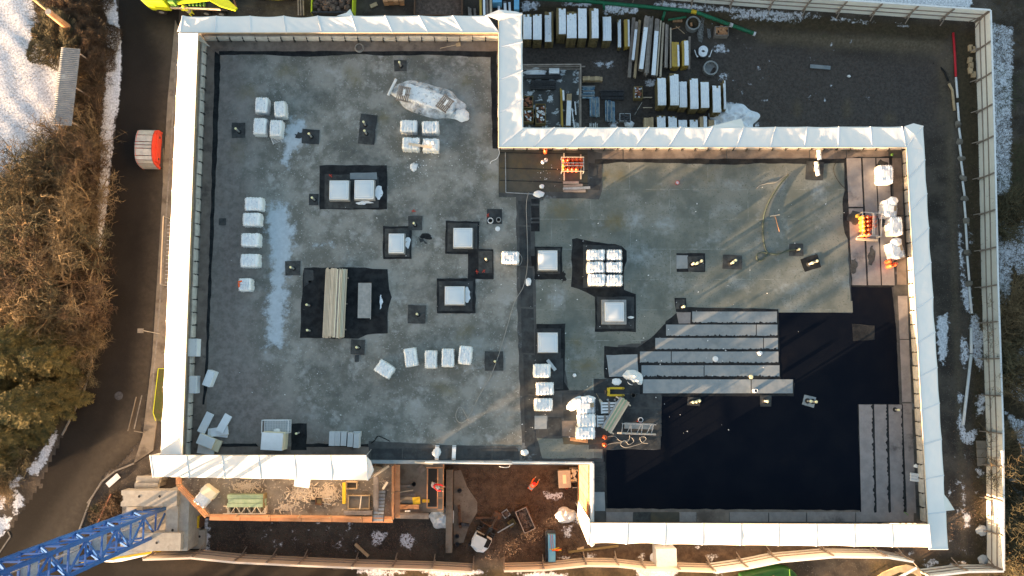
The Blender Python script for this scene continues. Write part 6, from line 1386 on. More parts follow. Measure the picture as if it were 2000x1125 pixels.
# red / white cable duct
pipe('red cable pipe at the north end of the east corridor', [(1862,64,.12),(1865,110,.12),(1867,150,.12)], .10, 'red_pipe', 'red_pipe')
W_ = [(1867,151,1870,191),(1870,201,1873,237),(1873,250,1876,272),(1874,283,1877,306),(1877,315,1881,343),(1880,354,1884,383),(1883,393,1886,426),(1886,437,1889,488),(1889,500,1893,548),(1893,560,1898,612),(1897,640,1897,690),(1897,692,1881,830)]
ords = ['first','second','third','fourth','fifth','sixth','seventh','eighth','ninth','tenth','eleventh','twelfth']
for i, (a, b, c, d) in enumerate(W_): pipe(f'{ords[i]} white pipe length of the east corridor, counted from the red pipe', [(a,b,.12),(c,d,.12)], .10 if i < 10 else .13, 'white_paint', 'white_pipe', 'pipe', 'white pipe lengths in the east corridor')
pipe('black hose bend entering the yard near the red pipe', [(1822,124,-.8),(1835,128,-.6),(1845,142,-.2),(1852,158,.1)], .09, 'rubber', 'black_hose', 'hose'); pipe('ochre pipe piece following the black hose bend', [(1853,163,.1),(1860,176,.1),(1864,216,.1)], .12, 'wood', 'ochre_pipe')
rr = random.Random(9)
for i, (u, v, lb) in enumerate(((1871,243,'first'),(1874,277,'second'),(1878,310,'third'),(1881,348,'fourth'),(1884,388,'fifth'),(1887,431,'sixth'),(1890,493,'seventh'),(1892,554,'eighth'))):
    r = empty('weight_stone', P(u, v, 0), rr.uniform(0, 3), f'{lb} earth-covered weight between the white pipe lengths, counted from the north', 'weight', 'weights on the white pipe'); crumple(.75, .6, .32, int(v), 8).build('mound', M['concrete_d'], r, smooth=True)
for (u, v, lb) in ((1895,94,'top pair of pale bricks along the east fence'),(1900,97,'single brick tight against the east fence near its north end'),(1894,118,'pale brick pile by the east fence, northern half'),(1896,128,'pale brick pile by the east fence, middle'),(1895,138,'pale brick pile by the east fence, southern end'),(1901,146,'last pale brick leaning on the east fence')):
    MB().box(P(u, v, .15), (.35, .55, .3), R(rr.uniform(-12, 12))).build('block', M['wood'], label=lb, cat='block', group='pale blocks along the east fence')
r = empty('paving_stack', P(1916, 885, .1), 0, 'three grey slabs laid in a column by the east fence', 'slabs')
for i in range(3): MB().box((0, .75 - i * .75, .1), (.85, .7, .12)).build('slab', M['concrete_d'], r)
for (u, v, lb) in ((1917,1036,'blue-grey sack slumped at the east fence in the south'),(1921,1094,'blue-grey sack in the south-east fence corner')): crumple(1.0, .9, .4, int(v), 8).build('sack', M['foam_grey'], loc=P(u, v, .02), label=lb, cat='sack', smooth=True)
# ------------------------------------------------------------------ things along the top edge
r = empty('rubble_skip', P(655, 10, 0), 0, 'open skip full of broken stone at the top edge', 'skip')
for x, y, a, b in ((-1.9, 0, .1, 2.6), (1.9, 0, .1, 2.6), (0, -1.3, 3.8, .1), (0, 1.3, 3.8, .1)): MB().box((x, y, .7), (a, b, 1.4)).build('side', M['steel_d'] if y else M['lime'], r)
MB().box((0, 0, .5), (3.7, 2.5, .9)).build('fill_bed', M['rubble'], r); rr = random.Random(12)
for i in range(90):
    s = rr.uniform(.12, .36); MB().lathe([(s * .6, -s * .4), (s, 0), (s * .5, s * .5)], 5, (0, 0, 0)).build('stone', M['rubble'], r, loc=(rr.uniform(-1.7, 1.7), rr.uniform(-1.15, 1.15), 1.0 + rr.uniform(0, .3)), rz=rr.uniform(0, 6))
for i in range(3): MB().bar(P(582 + i * 5, -6, .3), P(583 + i * 5, 30, .3), .12).build('timber_bar', M['wood_grey'], label=('left','middle','right')[i] + ' one of three upright timber bars beside the rubble skip', cat='timber', group='three timber bars by the rubble skip')
r = empty('open_container', P(858, 16, 0), 0, 'rust-rimmed open container filled with dark earth above the north tarpaulin', 'container')
for x, y, a, b in ((-2.2, 0, .1, 2.4), (2.2, 0, .1, 2.4), (0, -1.2, 4.5, .1), (0, 1.2, 4.5, .1)): MB().box((x, y, .6), (a, b, 1.2)).build('side', M['rust'], r)
MB().box((0, 0, .3), (4.3, 2.3, .5)).build('fill', M['rubble'], r)
stack(748,-30,788,2,1.0,'orange-brown board pack cut off by the top edge',snow=0,m='wood_orange',n=4,z=0,group=None)
MB().box(P(730, 10, .1), (.7, .35, .1), R(25)).build('board_scrap', M['wood'], label='small pale board lying between rubble skip and earth container', cat='board')
longp((917,14,918,30),7,.3,'wood_grey','short plank pair west of the long scaffold boards at the top',n=2,group='planks at the top edge'); longp((927,16,928,30),5,.3,'wood_grey','short grey plank near the long scaffold boards at the top',n=1,group='planks at the top edge')
for i, (u, m, sn, lb) in enumerate(((938,'wood_yellow',False,'yellowish long board at the left of the scaffold board rack'),(945,'wood_grey',True,'snowy long board second in the scaffold board rack'),(951,'wood_grey',False,'grey long board third in the scaffold board rack'),(958,'wood_pale',False,'pale long board at the right of the scaffold board rack'))): longp((u,-20,u+1,30),5,.8,m,lb,snow=sn,group='scaffold boards at the top edge',h=.15)
for (u0, u1, v1, lb) in ((962,980,6,'left light blue cover at the top edge'),(1004,1014,20,'right light blue cover reaching down to the tarpaulin')):
    p0, p1 = P(u0, -20, 1.0), P(u1, v1, 1.0); r = empty('blue_cover', (p0 + p1) / 2 * 1.0 - Vector((0, 0, 1)), 0, lb, 'cover', 'light blue covers at the top edge'); MB().box((0, 0, .55), (abs(p1.x - p0.x), abs(p1.y - p0.y), 1.1)).build('body', M['blue'], r); MB().box((0, 0, 1.13), (abs(p1.x - p0.x) * .96, abs(p1.y - p0.y) * .98, .05)).build('lid', M['blue'], r)
longp((974,10,975,24),5,.4,'snow_cap','white short plank under the light blue cover',group='planks at the top edge'); longp((986,2,987,22),6,.4,'wood_grey','snow-dusted plank by the tarpaulin peak at the top',group='planks at the top edge',snow=True); longp((995,4,996,24),5,.4,'snow_cap','white plank right of the tarpaulin peak at the top',group='planks at the top edge')

# ------------------------------------------------------------------ vehicles and bins
def truck(label, cx, cy, L=8.2, W=2.5):
    r = empty('lime_truck', P(cx, cy, 0), R(-2), label, 'truck')
    mb = MB(); mb.prism([(-L/2, -W/2 + .3), (-L/2 + .5, -W/2), (-L/2 + 2.3, -W/2), (-L/2 + 2.3, W/2), (-L/2 + .5, W/2), (-L/2, W/2 - .3)], .7, 2.7); o = mb.build('cab', M['lime'], r); md = o.modifiers.new('b', 'BEVEL'); md.width = .12; md.segments = 2
    MB().box((-L/2 + .02, 0, 2.0), (.08, W - .5, .8)).build('windscreen', M['glass'], r)
    MB().box((.9, 0, .85), (L - 2.6, W - .7, .3)).build('chassis', M['steel_d'], r)
    MB().box((1.0, 0, 1.15), (L - 3.2, W - .1, .25)).build('deck', M['steel_d'], r)
    for y in (-W/2 + .05, W/2 - .05): MB().box((.6, y, 1.35), (L - 3.6, .08, .3)).build('side_rail', M['wood_pale'], r)
    MB().box((-1.3, 0, 1.8), (.5, W - .3, 1.3)).build('hook_frame', M['green_mid'], r)
    for i in range(5): MB().box((0.1 + i * .33, -.3, 1.45), (.12, 1.4, .35)).build('grille_bar', M['green_mid'], r)
    MB().bar((-.9, -W/2 + .35, 1.8), (2.2, -W/2 + .75, 2.0), .28, .22).build('boom', M['lime'], r)
    q_ = MB(); q_.prism([(2.0, -W/2 + .7), (3.0, -W/2 + .2), (L/2 + .3, -W/2 - .15), (L/2 + .5, -W/2 + .1), (3.4, -W/2 + 1.1), (3.2, W/2 - .2), (2.4, W/2 - .2), (2.2, -.2)], 1.5, 1.75); q_.build('arm', M['lime'], r)
    MB().bar((L/2 - .5, W/2, 1.6), (L/2 + .4, -W/2 + .2, 1.9), .14).build('strut', M['rust'], r)
    for x in (-L/2 + 1.2, 1.3, 2.7):
        for y in (-W/2 + .12, W/2 - .12):
            w_ = MB().tube([(x, y - .16, .5), (x, y + .16, .5)], .5, 18).build('wheel', M['rubber'], r); MB().tube([(x, y - .17, .5), (x, y + .17, .5)], .24, 12).build('rim', M['steel'], r)
    return r
truck('lime green and yellow truck with a folded arm at the top edge by the street', 382, 5)
r = empty('lime_container', P(544, -12, 0), 0, 'lime green vehicle nose barely entering at the top edge', 'vehicle'); mb = MB(); mb.prism([(-2.2, -.2), (-1.7, -.75), (0, -.9), (1.6, -.75), (2.1, -.1), (2.1, 2), (-2.2, 2)], .4, 1.7); o = mb.build('body', M['lime'], r); md = o.modifiers.new('b', 'BEVEL'); md.width = .15; md.segments = 2
for x in (-1.4, 1.4): MB().tube([(x, -.7, .4), (x, -.45, .4)], .4, 14).build('wheel', M['rubber'], r)
# red container with faceted grey lids
c = P(303, 297, 0); r = empty('recycling_container', c, R(-1.0), 'red-sided container with a faceted grey lid standing on the street', 'container')
prof = [(-1.75, .5), (-1.72, 1.1), (-1.55, 1.75), (-1.3, 2.1), (-.95, 2.3), (-.3, 2.42), (-.0, 2.44), (.3, 2.42), (.95, 2.3), (1.45, 2.0), (1.68, 1.35), (1.72, .5)]
for a, b in zip(prof, prof[1:]):
    a_, b2 = Vector((0, a[0], a[1])), Vector((0, b[0], b[1])); d = (b2 - a_).normalized() * .035
    n_ = Vector((0, -(b2 - a_).z, (b2 - a_).y)).normalized() * .03
    vs = []
    for x in (-.78, .70):
        for p in (a_ + d, b2 - d, b2 - d - n_, a_ + d - n_): vs.append((x, p.y, p.z))
    MB().add(vs, [(0, 1, 5, 4), (1, 2, 6, 5), (2, 3, 7, 6), (3, 0, 4, 7), (0, 3, 2, 1), (4, 5, 6, 7)]).build('lid_panel', M['lid_metal'], r)
for x in (-.74, .74):
    vs = [(x, y * 1.0, z) for y, z in prof]; n_ = len(vs); vs2 = [(x + .06, y, z) for _, y, z in vs]
    MB().add(vs + vs2, [tuple(range(n_)), tuple(range(2 * n_ - 1, n_ - 1, -1))] + [(i, i + n_, (i + 1) % n_ + n_, (i + 1) % n_) for i in range(n_)]).build('end_plate', M['red'], r)
MB().box((.86, 0, 1.35), (.14, 2.6, .9)).build('bumper', M['red'], r); MB().box((0, 0, .45), (1.6, 3.0, .6)).build('base', M['steel_d'], r)
for y in (-1.0, 1.0): MB().tube([(.9, y, 1.3), (.96, y, 1.3)], .12, 10).build('port', M['panel_dark'], r)
# shelter with corrugated roof
r = empty('shelter', P(160, 188, 0), R(-3.2), 'long narrow shelter with a corrugated zinc roof at the snowy field edge', 'shelter')
vs = []; fs = []; n_ = 120; Lh = 3.55
for i in range(n_ + 1):
    y = -Lh + 2 * Lh * i / n_; z = 2.6 + .045 * math.cos(i * math.pi / 1.5)
    vs += [(-.86, y, z + .08), (.80, y, z - .05)]
for i in range(n_): fs.append((2 * i, 2 * i + 1, 2 * i + 3, 2 * i + 2))
o = MB().add(vs, fs).build('roof', M['corr'], r); md = o.modifiers.new('s', 'SOLIDIFY'); md.thickness = .03
for x in (-.7, .7):
    for y in (-3.2, 0, 3.2): MB().box((x, y, 1.25), (.1, .1, 2.5)).build('post', M['wood_grey'], r)
MB().box((-.72, 0, 1.3), (.06, 6.5, 2.2)).build('back_wall', M['wood_grey'], r)
# green dumpster, yellow canopy at the bottom edge
r = empty('green_container', P(1500, 1122, 0), R(8), 'dark green rounded container at the bottom edge', 'container'); mb = MB(); mb.prism([(-2.6, -2), (2.0, -2), (2.1, 0), (1.7, .55), (.9, .8), (-2.6, .55)], 0, 1.5); o = mb.build('body', M['green_dark'], r); md = o.modifiers.new('b', 'BEVEL'); md.width = .1; md.segments = 2; MB().bar((-.5, .1, 1.53), (.1, .2, 1.53), .12, .05).build('handle', M['wood'], r); MB().bar((1.2, -1.8, 1.53), (1.5, .6, 1.53), .06, .05).build('rib', M['green_mid'], r)
r = empty('yellow_canopy', P(1735, 1112, 0), R(10), 'pale yellow curved canopy with a white barred gate at the bottom edge', 'gate canopy'); mb = MB(); mb.prism([(-2.2, -.1), (-1.2, .35), (0, .6), (1.0, .62), (1.9, .2), (2.0, -.8), (1.4, -.2), (.2, .15), (-1.2, -.15), (-2.1, -.6)], 1.6, 1.8); mb.build('roof', M['wood'], r)
for x in (-2, 1.8): MB().box((x, -.3, .8), (.12, .12, 1.6)).build('post', M['steel'], r)
MB().bar((-1.4, -.75, 1.7), (1.7, .25, 1.8), .22, .06).build('gate_rail', M['white_paint'], r)
for i in range(14): MB().bar((-1.3 + i * .22, -.72 + i * .07, 1.7), (-1.28 + i * .22, -.95 + i * .07, 1.5), .04).build('gate_bar', M['white_paint'], r)
# excavator
r = empty('mini_excavator', P(941, 1052, 0), R(-28), 'white-roofed mini excavator standing in the mud pit', 'excavator')
for x in (-.62, .62):
    mb = MB(); mb.prism([(x - .2, -1.0), (x + .2, -1.0), (x + .2, 1.0), (x - .2, 1.0)], 0.02, .45); o = mb.build('track', M['rubber'], r); md = o.modifiers.new('b', 'BEVEL'); md.width = .12; md.segments = 2
    for k in range(10): MB().box((x, -.9 + k * .2, .46), (.4, .08, .03)).build('track_pad', M['steel_d'], r)
mb = MB(); mb.prism([(-.78, .55), (-.82, -.2), (-.6, -.75), (0, -.98), (.6, -.75), (.82, -.2), (.78, .55)], .5, 1.3); o = mb.build('body', M['white_paint'], r); md = o.modifiers.new('b', 'BEVEL'); md.width = .1; md.segments = 2
mb = MB(); mb.prism([(-.72, .55), (.25, .6), (.28, -.35), (-.68, -.42)], 1.3, 2.5); o = mb.build('cab', M['glass'], r); mb = MB(); mb.prism([(-.76, .58), (.28, .62), (.32, -.38), (-.72, -.46)], 2.5, 2.58); o = mb.build('cab_roof', M['foam_grey'], r)
MB().prism([(.3, .55), (.75, .5), (.78, -.2), (.34, -.3)], 1.3, 1.36).build('engine_cover', M['rubber'], r)
MB().bar((.1, .6, 1.0), (.15, 1.7, 2.2), .22, .26).build('boom', M['steel_d'], r); MB().bar((.15, 1.7, 2.2), (.2, 2.5, 1.2), .16, .2).build('arm', M['steel_d'], r)
MB().box((.2, 2.6, .9), (.7, .45, .5)).build('bucket', M['rust'], r); MB().bar((-.85, 1.35, .3), (.85, 1.35, .3), .08, .35).build('blade', M['rust'], r)
for x in (-.4, .4): MB().bar((x, .9, .3), (x, 1.35, .3), .1).build('blade_arm', M['steel_d'], r)
# pit skip, boxes, blue trough
r = crate(1026, 1016, 24, 44, 0, 'rusty skip full of brown rubble in the mud pit', hz=1.2, m='rust', fill='rubble', nfill=60, rot=24, name='skip', cat='skip'); 
for x, y, a, b in ((0, -.98, 1.02, .08), (0, .98, 1.02, .08), (-.5, 0, .08, 1.95), (.5, 0, .08, 1.95)): MB().box((x, y, 1.22), (a, b, .06)).build('rim', M['wood_grey'], r)
r = empty('tool_box', P(1101, 933, 0), R(3), 'beige lidded site box with a pale sticker beside the orange-lit wall', 'box'); MB().box((0, 0, .5), (1.0, 1.45, 1.0)).build('body', M['concrete'], r); MB().box((0, 0, 1.03), (1.08, 1.5, .06)).build('lid', M['concrete'], r); MB().box((0, .0, 1.065), (.3, .75, .01)).build('sticker', M['foam_warm'], r)
crate(1122, 928, 16, 26, 0, 'brown open box with crumpled paper right of the beige site box', hz=1.0, m='concrete_d', fill='foam_warm', nfill=14, rot=3)
r = empty('blue_trough', P(1075, 1064, 0), R(0), 'blue skip with orange straps beside the south fence', 'skip'); mb = MB(); mb.prism([(-.45, -1.35), (.45, -1.35), (.45, 1.2), (.3, 1.35), (-.3, 1.35), (-.45, 1.2)], 0, .5); mb.build('base', M['steel_d'], r); MB().box((.08, -.1, .75), (.62, 2.3, .5)).build('body', M['blue'], r); MB().box((.08, -.7, 1.03), (.5, .9, .05)).build('lid', M['blue'], r)
rr = random.Random(6)
for i in range(9): a = Vector((rr.uniform(-.3, .3), rr.uniform(-.35, -.1), 1.05)); MB().bar(a, a + Vector((rr.uniform(-.5, .9), rr.uniform(-.15, .15), rr.uniform(0, .1))), .06, .04).build('strap', M['hivis_o' if i % 2 else 'yellow'], r)
for s in (-.05, .12): MB().tube([(s, 1.1, 1.05), (s + .1, -.2, 1.1)], .02, 5).build('sling', M['red'], r)
for (u, v, w_, h_, lb, m, rz) in ((898,1008,.22,2.0,'rust-red breaker tool leaning on the concrete strip','rust',4),(907,1023,.9,.25,'dark chain heap at the foot of the breaker tool','steel_d',-10),(948,1010,1.6,.22,'rusty beam end on the trestle of the mini excavator','rust',3)):
    r = empty('tool', P(u, v, .05), R(rz), lb, 'tool'); MB().box((0, 0, .25), (w_, h_, .2)).build('body', M[m], r); MB().tube([(-w_ * .3, -h_ * .3, .0), (w_ * .3, h_ * .3, .4)], .06, 6).build('grip', M[m], r)
beamrow('white-edged rod slanting from the excavator towards the skip', (972,1040,1003,1022), .5, .1, 'steel', 'rod', 'rod'); crate(988, 1004, 12, 12, 0, 'small grey crate between the excavator and the rubble skip', hz=.4, m='steel', nfill=6, rot=35, fill='rubble'); crate(1000, 1022, 12, 10, 0, 'brown little frame beside the lower end of the rod', hz=.4, m='wood_dark', nfill=0, rot=35)
beamrow('lone brown timber slanting in the dark south pit', (694,1062,720,1086), .15, .28, 'wood', 'timber_beam', 'timber', h=.18); beamrow('long dull plank lying along the pit under the south tarpaulin', (1110,1078,1208,1066), .1, .22, 'wood_dark', 'plank', 'plank', h=.08); beamrow('short pale plank west of the long dull one', (1127,1073,1140,1069), .1, .2, 'wood', 'plank', 'plank', h=.08)
crumple(2.2, 2.0, 1.2, 66, 18).build('plastic_sheet', M['film'], loc=P(863, 1010, 0), label='big crumpled bluish plastic sheet at the foot of the small platform', cat='plastic sheet', smooth=True); crumple(1.8, 1.4, .8, 67, 14).build('plastic_sheet', M['film'], loc=P(1104, 1006, 0), label='blue-white film bundle at the foot of the hanging tarpaulin', cat='plastic sheet', smooth=True)
for (u, v, m, lb) in ((893,1046,'steel_d','upper black bucket at the edge of the concrete strip'),(893,1062,'steel_d','lower black bucket at the edge of the concrete strip'),(898,957,'steel_d','dark tangle of cable at the concrete strip'),(1106,950,'red','small red can at the corner of the beige site box')):
    r = empty('bucket', P(u, v, .05), 0, lb, 'bucket'); MB().lathe([(.16, 0), (.2, .32), (.17, .32), (.14, .05)], 12).build('shell', M[m], r)
r = empty('steel_frame', P(1128, 972, 0), 0, 'thin grey steel frame leaning by the orange-lit wall', 'frame'); MB().bar((.0, -.9, .6), (0, 1.0, 1.0), .08).build('upright', M['steel'], r); MB().bar((-.5, 1.0, 1.0), (.4, 1.05, 1.0), .06).build('crossbar', M['steel'], r); MB().bar((-.45, 1.0, 0), (-.5, 1.0, 1.0), .05).build('leg', M['steel'], r)
r = empty('white_cover', P(1294, 1080, 0), R(1), 'white two-part cover hanging out from under the south tarpaulin', 'cover'); o = pack_mesh(1.75, 1.5, 1.9, 12, 2, False, True).build('cover', M['film'], r); MB().box((0, -.62, 1.2), (1.6, .5, .5)).build('step', M['film'], r); crumple(2.2, 1.3, .3, 71, 12).build('skirt', M['snow_cap'], r, loc=(0, -.4, 0), smooth=True)
# lower deck things
r = empty('insulation_pack', P(405, 967, ZP), R(-36), 'grey-printed pack on a light pallet at the west corner of the lower deck', 'insulation pack'); pack_mesh(1.0, 1.5, .9, 77, 3).build('wrapping', M['film'], r, smooth=True, loc=(0, 0, 0)); MB().box((.1, .5, .5), (1.15, .7, .95)).build('carton', M['foam_warm'], r); MB().box((0, -.15, .93), (.6, .8, .03)).build('printed_label', M['print'], r)
r = empty('green_beam_stack', P(486, 976, ZP), 0, 'stack of green formwork beams on the lower deck', 'beam stack')
for j in range(3):
    for k in range(3): MB().box((random.uniform(-.05, .05), -.34 + j * .34, .15 + k * .22), (3.0, .31, .2)).build('beam', M['green_beam'], r)
MB().box((1.45, 0, .4), (.1, 1.15, .85)).build('end_frame', M['wood_dark'], r)
r = empty('lattice_rack', P(485, 994, ZP), 0, 'cream lattice girder lying in front of the green beams', 'lattice girder')
for y in (-.3, .3): MB().bar((-1.9, y, .5), (1.6, y, .5), .07).build('chord', M['wood_pale'], r)
for i in range(8): MB().bar((-1.7 + i * .42, -.3 if i % 2 else .3, .5), (-1.28 + i * .42, .3 if i % 2 else -.3, .5), .055).build('strut', M['wood_pale'], r)
for s in (-1, 1): MB().box((s * 1.5, 0, .25), (.12, .6, .5)).build('leg', M['wood_pale'], r)
for i in range(6): MB().box((-1.1 + i * .42, 0, .12), (.16, .5, .2)).build('block', M['concrete_d'], r)
r = empty('wheelbarrow', P(626, 977, ZP), 0, 'wheelbarrow with a brown tray on the lower deck', 'wheelbarrow'); MB().lathe([(.28, .35), (.42, .65), (.38, .65), (.24, .40)], 4).build('tray', M['rust'], r, rz=R(42)); MB().lathe([(.25, .41), (.27, .45)], 4).build('load', M['wood_dark'], r, rz=R(42))
for y in (-.2, .2): MB().tube([(-.3, y * .4, .35), (.3, y, .45), (1.0, y * 1.2, .6)], .025, 5).build('handle', M['steel'], r)
MB().tube([(-.55, -.05, .2), (-.55, .05, .2)], .2, 12).build('wheel', M['rubber'], r)
r = empty('orange_machine', P(388, 1016, 0), R(-2), 'orange compactor standing between the ballast and the lower deck', 'machine'); MB().box((0, 0, .55), (.8, 1.0, .9)).build('body', M['yellow'], r); MB().box((.42, 0, .5), (.3, .9, .8)).build('side_box', M['rust'], r); MB().box((-.2, .1, 1.03), (.1, .5, .06)).build('handle', M['white_paint'], r)
# street items
r = empty('street_sign', P(330, 652, 0), 0, 'small street sign on a thin pole leaning over the kerb', 'sign'); q_ = P(277, 646, 4.2) - P(330, 652, 0)
q2 = P(281, 646, 3.2) - P(330, 652, 0); MB().tube([(-.8, 0, 0), q2], .035, 6).build('pole', M['steel'], r); MB().box(q2 + Vector((-.25, 0, .1)), (.5, .38, .05)).build('plate', M['concrete_d'], r)
lw = MB(); lw.prism(pp([(309,720),(322,720),(322,826),(308,822),(299,806)], .16), .1, .16); lw.build('lawn_patch', M['lawn'], kind='structure')
EDG = ['short yellow edging at the north end of the lawn strip', 'long yellow edging along the street side of the lawn strip', 'slanting yellow edging at the south end of the lawn strip']
lp = [P(u, v, .18) for u, v in ((322,720),(309,720),(299,806),(304,822))]
for a, b in zip(lp, lp[1:]): MB().bar(a, b, .05, .05).build('yellow_edging', M['lime'], label=EDG.pop(0), cat='edging', group='yellow edging of the lawn strip')
r = empty('side_scaffold', P(325, 490, 0), 0, 'low ladder scaffold standing outside the west tarpaulin', 'scaffold'); org = r.location
for (a, b) in (((319,422,3),(313,555,3)),((335,422,3),(330,555,3))): MB().bar(P(*a) - org, P(*b) - org, .07).build('ledger', M['wood_pale'], r)
for i in range(16): v = 440 + i * 7.4; MB().bar(P(327 - i * .3, v, 3.2) - org, P(336 - i * .3, v, 3.2) - org, .05).build('rung', M['steel'], r)
for (u, v) in ((319,422),(335,422),(313,555),(330,555)): MB().bar(P(u, v, 3.1) - org, Vector(((P(u, v, 3.1) - org).x, (P(u, v, 3.1) - org).y, 0)), .07).build('post', M['steel'], r)
for i, (a, b) in enumerate((((319,290),(319,365)),((266,775),(250,842)),((262,842),(280,845)))): MB().bar(P(*a, .15), P(*b, .15), .07, .1).build('laid_pole', M['pave'], label=('thin pole lying beside the red container','long thin pole lying on the street verge','short thin pole closing the verge end')[i], cat='pole')
r = empty('barrier', P(222, 938, 0), R(42), 'white barrier board lying on the corner verge near the crane', 'barrier'); MB().box((0, 0, .1), (1.3, .5, .06)).build('board', M['white_paint'], r); MB().box((0, 0, .05), (1.0, .3, .06)).build('foot', M['rubber'], r)
beamrow('red and white barrier rail beside the crane foot', (217,965,187,1030), .6, .12, 'brick_red', 'barrier_rail', 'barrier', h=.1)
beamrow('bright yellow beam beneath the blue crane mast', (160,1100,315,1076), .6, .2, 'yellow', 'yellow_beam', 'beam', h=.15)
crumple(5.6, .8, .4, 81, 22).build('crumpled_sheet', M['film'], loc=P(240, 1086, .25), rz=R(8), label='crumpled white sheet bunched along the yellow beam', cat='sheet', smooth=True)

# ------------------------------------------------------------------ people
def skin(name, verts, edges, radii, m, parent, root_i=0, sub=1):
    me = bpy.data.meshes.new(name); me.from_pydata(verts, edges, []); o = bpy.data.objects.new(name, me); COL.objects.link(o); setp(o, parent)
    md = o.modifiers.new('skin', 'SKIN'); me.skin_vertices.new() if not me.skin_vertices else None
    for i, rd in enumerate(radii): sv = me.skin_vertices[0].data[i]; sv.radius = (rd, rd * .9) if not isinstance(rd, tuple) else rd; sv.use_root = (i == root_i)
    md.use_smooth_shade = True; s = o.modifiers.new('sub', 'SUBSURF'); s.levels = sub; s.render_levels = sub
    me.materials.append(m); return o
def person(label, loc, rz, jacket, bend=0.0, helmet='white_paint', arm=0.6, tr='trouser'):
    r = empty('person', loc, rz, label, 'person'); b = bend
    hip = Vector((0, 0, .92)); ch = hip + Vector((0, math.sin(b) * .32, math.cos(b) * .32)); nk = hip + Vector((0, math.sin(b) * .52, math.cos(b) * .52)); hd = nk + Vector((0, math.sin(b * .8) * .17, math.cos(b * .8) * .17))
    V = [hip, ch, nk, hd - Vector((0, 0, .02))]; E = [(0, 1), (1, 2), (2, 3)]; Rr = [(.16, .12), (.19, .13), .07, .095]
    J = []; 
    for s in (-1, 1):
        i = len(V); sh = nk + Vector((s * .19, 0, -.04)); el = sh + Vector((s * .06, math.sin(arm) * .28, -math.cos(arm) * .28)); wr = el + Vector((-s * .04, math.sin(arm + .6) * .25, -math.cos(arm + .6) * .25))
        V += [sh, el, wr]; E += [(2, i), (i, i + 1), (i + 1, i + 2)]; Rr += [.07, .05, .04]; J.append((sh, el, wr))
        i = len(V); h2 = hip + Vector((s * .10, 0, -.05)); kn = Vector((s * .13, .10 + .12 * b * (s > 0), .48)); an = Vector((s * .14, -.06 * s, .09)); to = an + Vector((0, .17, -.05)); V += [h2, kn, an, to]; E += [(0, i), (i, i + 1), (i + 1, i + 2), (i + 2, i + 3)]; Rr += [.10, .07, .045, .04]
        # hand: palm and five fingers
        pv_ = [wr, wr + (wr - el).normalized() * .09]; pe = [(0, 1)]; pr = [.032, .038]; d = (wr - el).normalized()
        for f in range(4): k = len(pv_); off = Vector(((f - 1.5) * .02, 0, 0)); L = (.07, .08, .075, .06)[f]; pv_ += [pv_[1] + off + d * .03, pv_[1] + off + d * (.03 + L * .5), pv_[1] + off + d * (.03 + L * .8) + Vector((0, .02, 0))]; pe += [(1, k), (k, k + 1), (k + 1, k + 2)]; pr += [.010, .009, .008]
        k = len(pv_); pv_ += [wr + d * .04 + Vector((-s * .04, .02, 0)), wr + d * .07 + Vector((-s * .055, .035, 0))]; pe += [(0, k), (k, k + 1)]; pr += [.011, .009]
        skin('hand', pv_, pe, pr, M['skin'], r)
    skin('body', V, E, Rr, M['skin'], r)
    # clothing
    V2 = [hip + Vector((0, 0, -.02)), ch, nk - Vector((0, 0, .03))]; E2 = [(0, 1), (1, 2)]; R2 = [(.19, .15), (.23, .16), (.12, .11)]
    for sh, el, wr in J: i = len(V2); V2 += [sh, el, wr]; E2 += [(2, i), (i, i + 1), (i + 1, i + 2)]; R2 += [.10, .075, .06]
    skin('jacket', V2, E2, R2, M[jacket], r)
    V3 = [hip]; E3 = []; R3 = [(.18, .15)]
    for s in (-1, 1): i = len(V3); V3 += [hip + Vector((s * .10, 0, -.05)), Vector((s * .13, .10 + .12 * b * (s > 0), .48)), Vector((s * .14, -.06 * s, .12))]; E3 += [(0, i), (i, i + 1), (i + 1, i + 2)]; R3 += [.125, .09, .07]
    skin('trousers', V3, E3, R3, M[tr], r)
    for s in (-1, 1): skin('boot', [Vector((s * .14, -.06 * s - .04, .07)), Vector((s * .14, -.06 * s + .17, .05))], [(0, 1)], [.06, .05], M['rubber'], r)
    hp_ = empty('head_gear', hd, 0); hp_.parent = None; bpy.data.objects.remove(hp_)
    MB().lathe([(.155, 0), (.15, .02), (.125, .03), (.12, .08), (.08, .13), (.02, .15)], 14, (hd.x, hd.y, hd.z + .03)).build('helmet', M[helmet], r, smooth=True)
    mb = MB(); fy = hd + Vector((0, .085, 0)); mb.box(fy + Vector((0, .015, -.01)), (.025, .035, .04)); mb.box(fy + Vector((.035, 0, .015)), (.02, .012, .012)); mb.box(fy + Vector((-.035, 0, .015)), (.02, .012, .012)); mb.box(fy + Vector((0, 0, -.05)), (.05, .012, .01)); mb.box(hd + Vector((.095, 0, 0)), (.02, .03, .05)); mb.box(hd + Vector((-.095, 0, 0)), (.02, .03, .05)); mb.build('face', M['skin'], r)
    for zz in (.1, .28): q_ = hip.lerp(nk, zz / .5); MB().lathe([(.225, -.02), (.23, 0), (.225, .02)], 16, tuple(q_)).build('reflective_band', M['steel'], r)
    return r
person('worker in a red jacket and grey helmet bending at the stairwell frame', P(848, 944, ZQ + .05), R(-110), 'hivis_r', .8, 'foam_grey', .9)
person('worker in bright orange clothes stooping in the mud pit', P(1036, 950, .05), R(-35), 'hivis_o', .9, 'hivis_r', 1.0, 'hivis_o')
person('worker in yellow clothes standing between the lime truck and the tarpaulin', P(378, 31, .05), R(60), 'hivis_y', .7, 'hivis_y', .8, 'hivis_y')
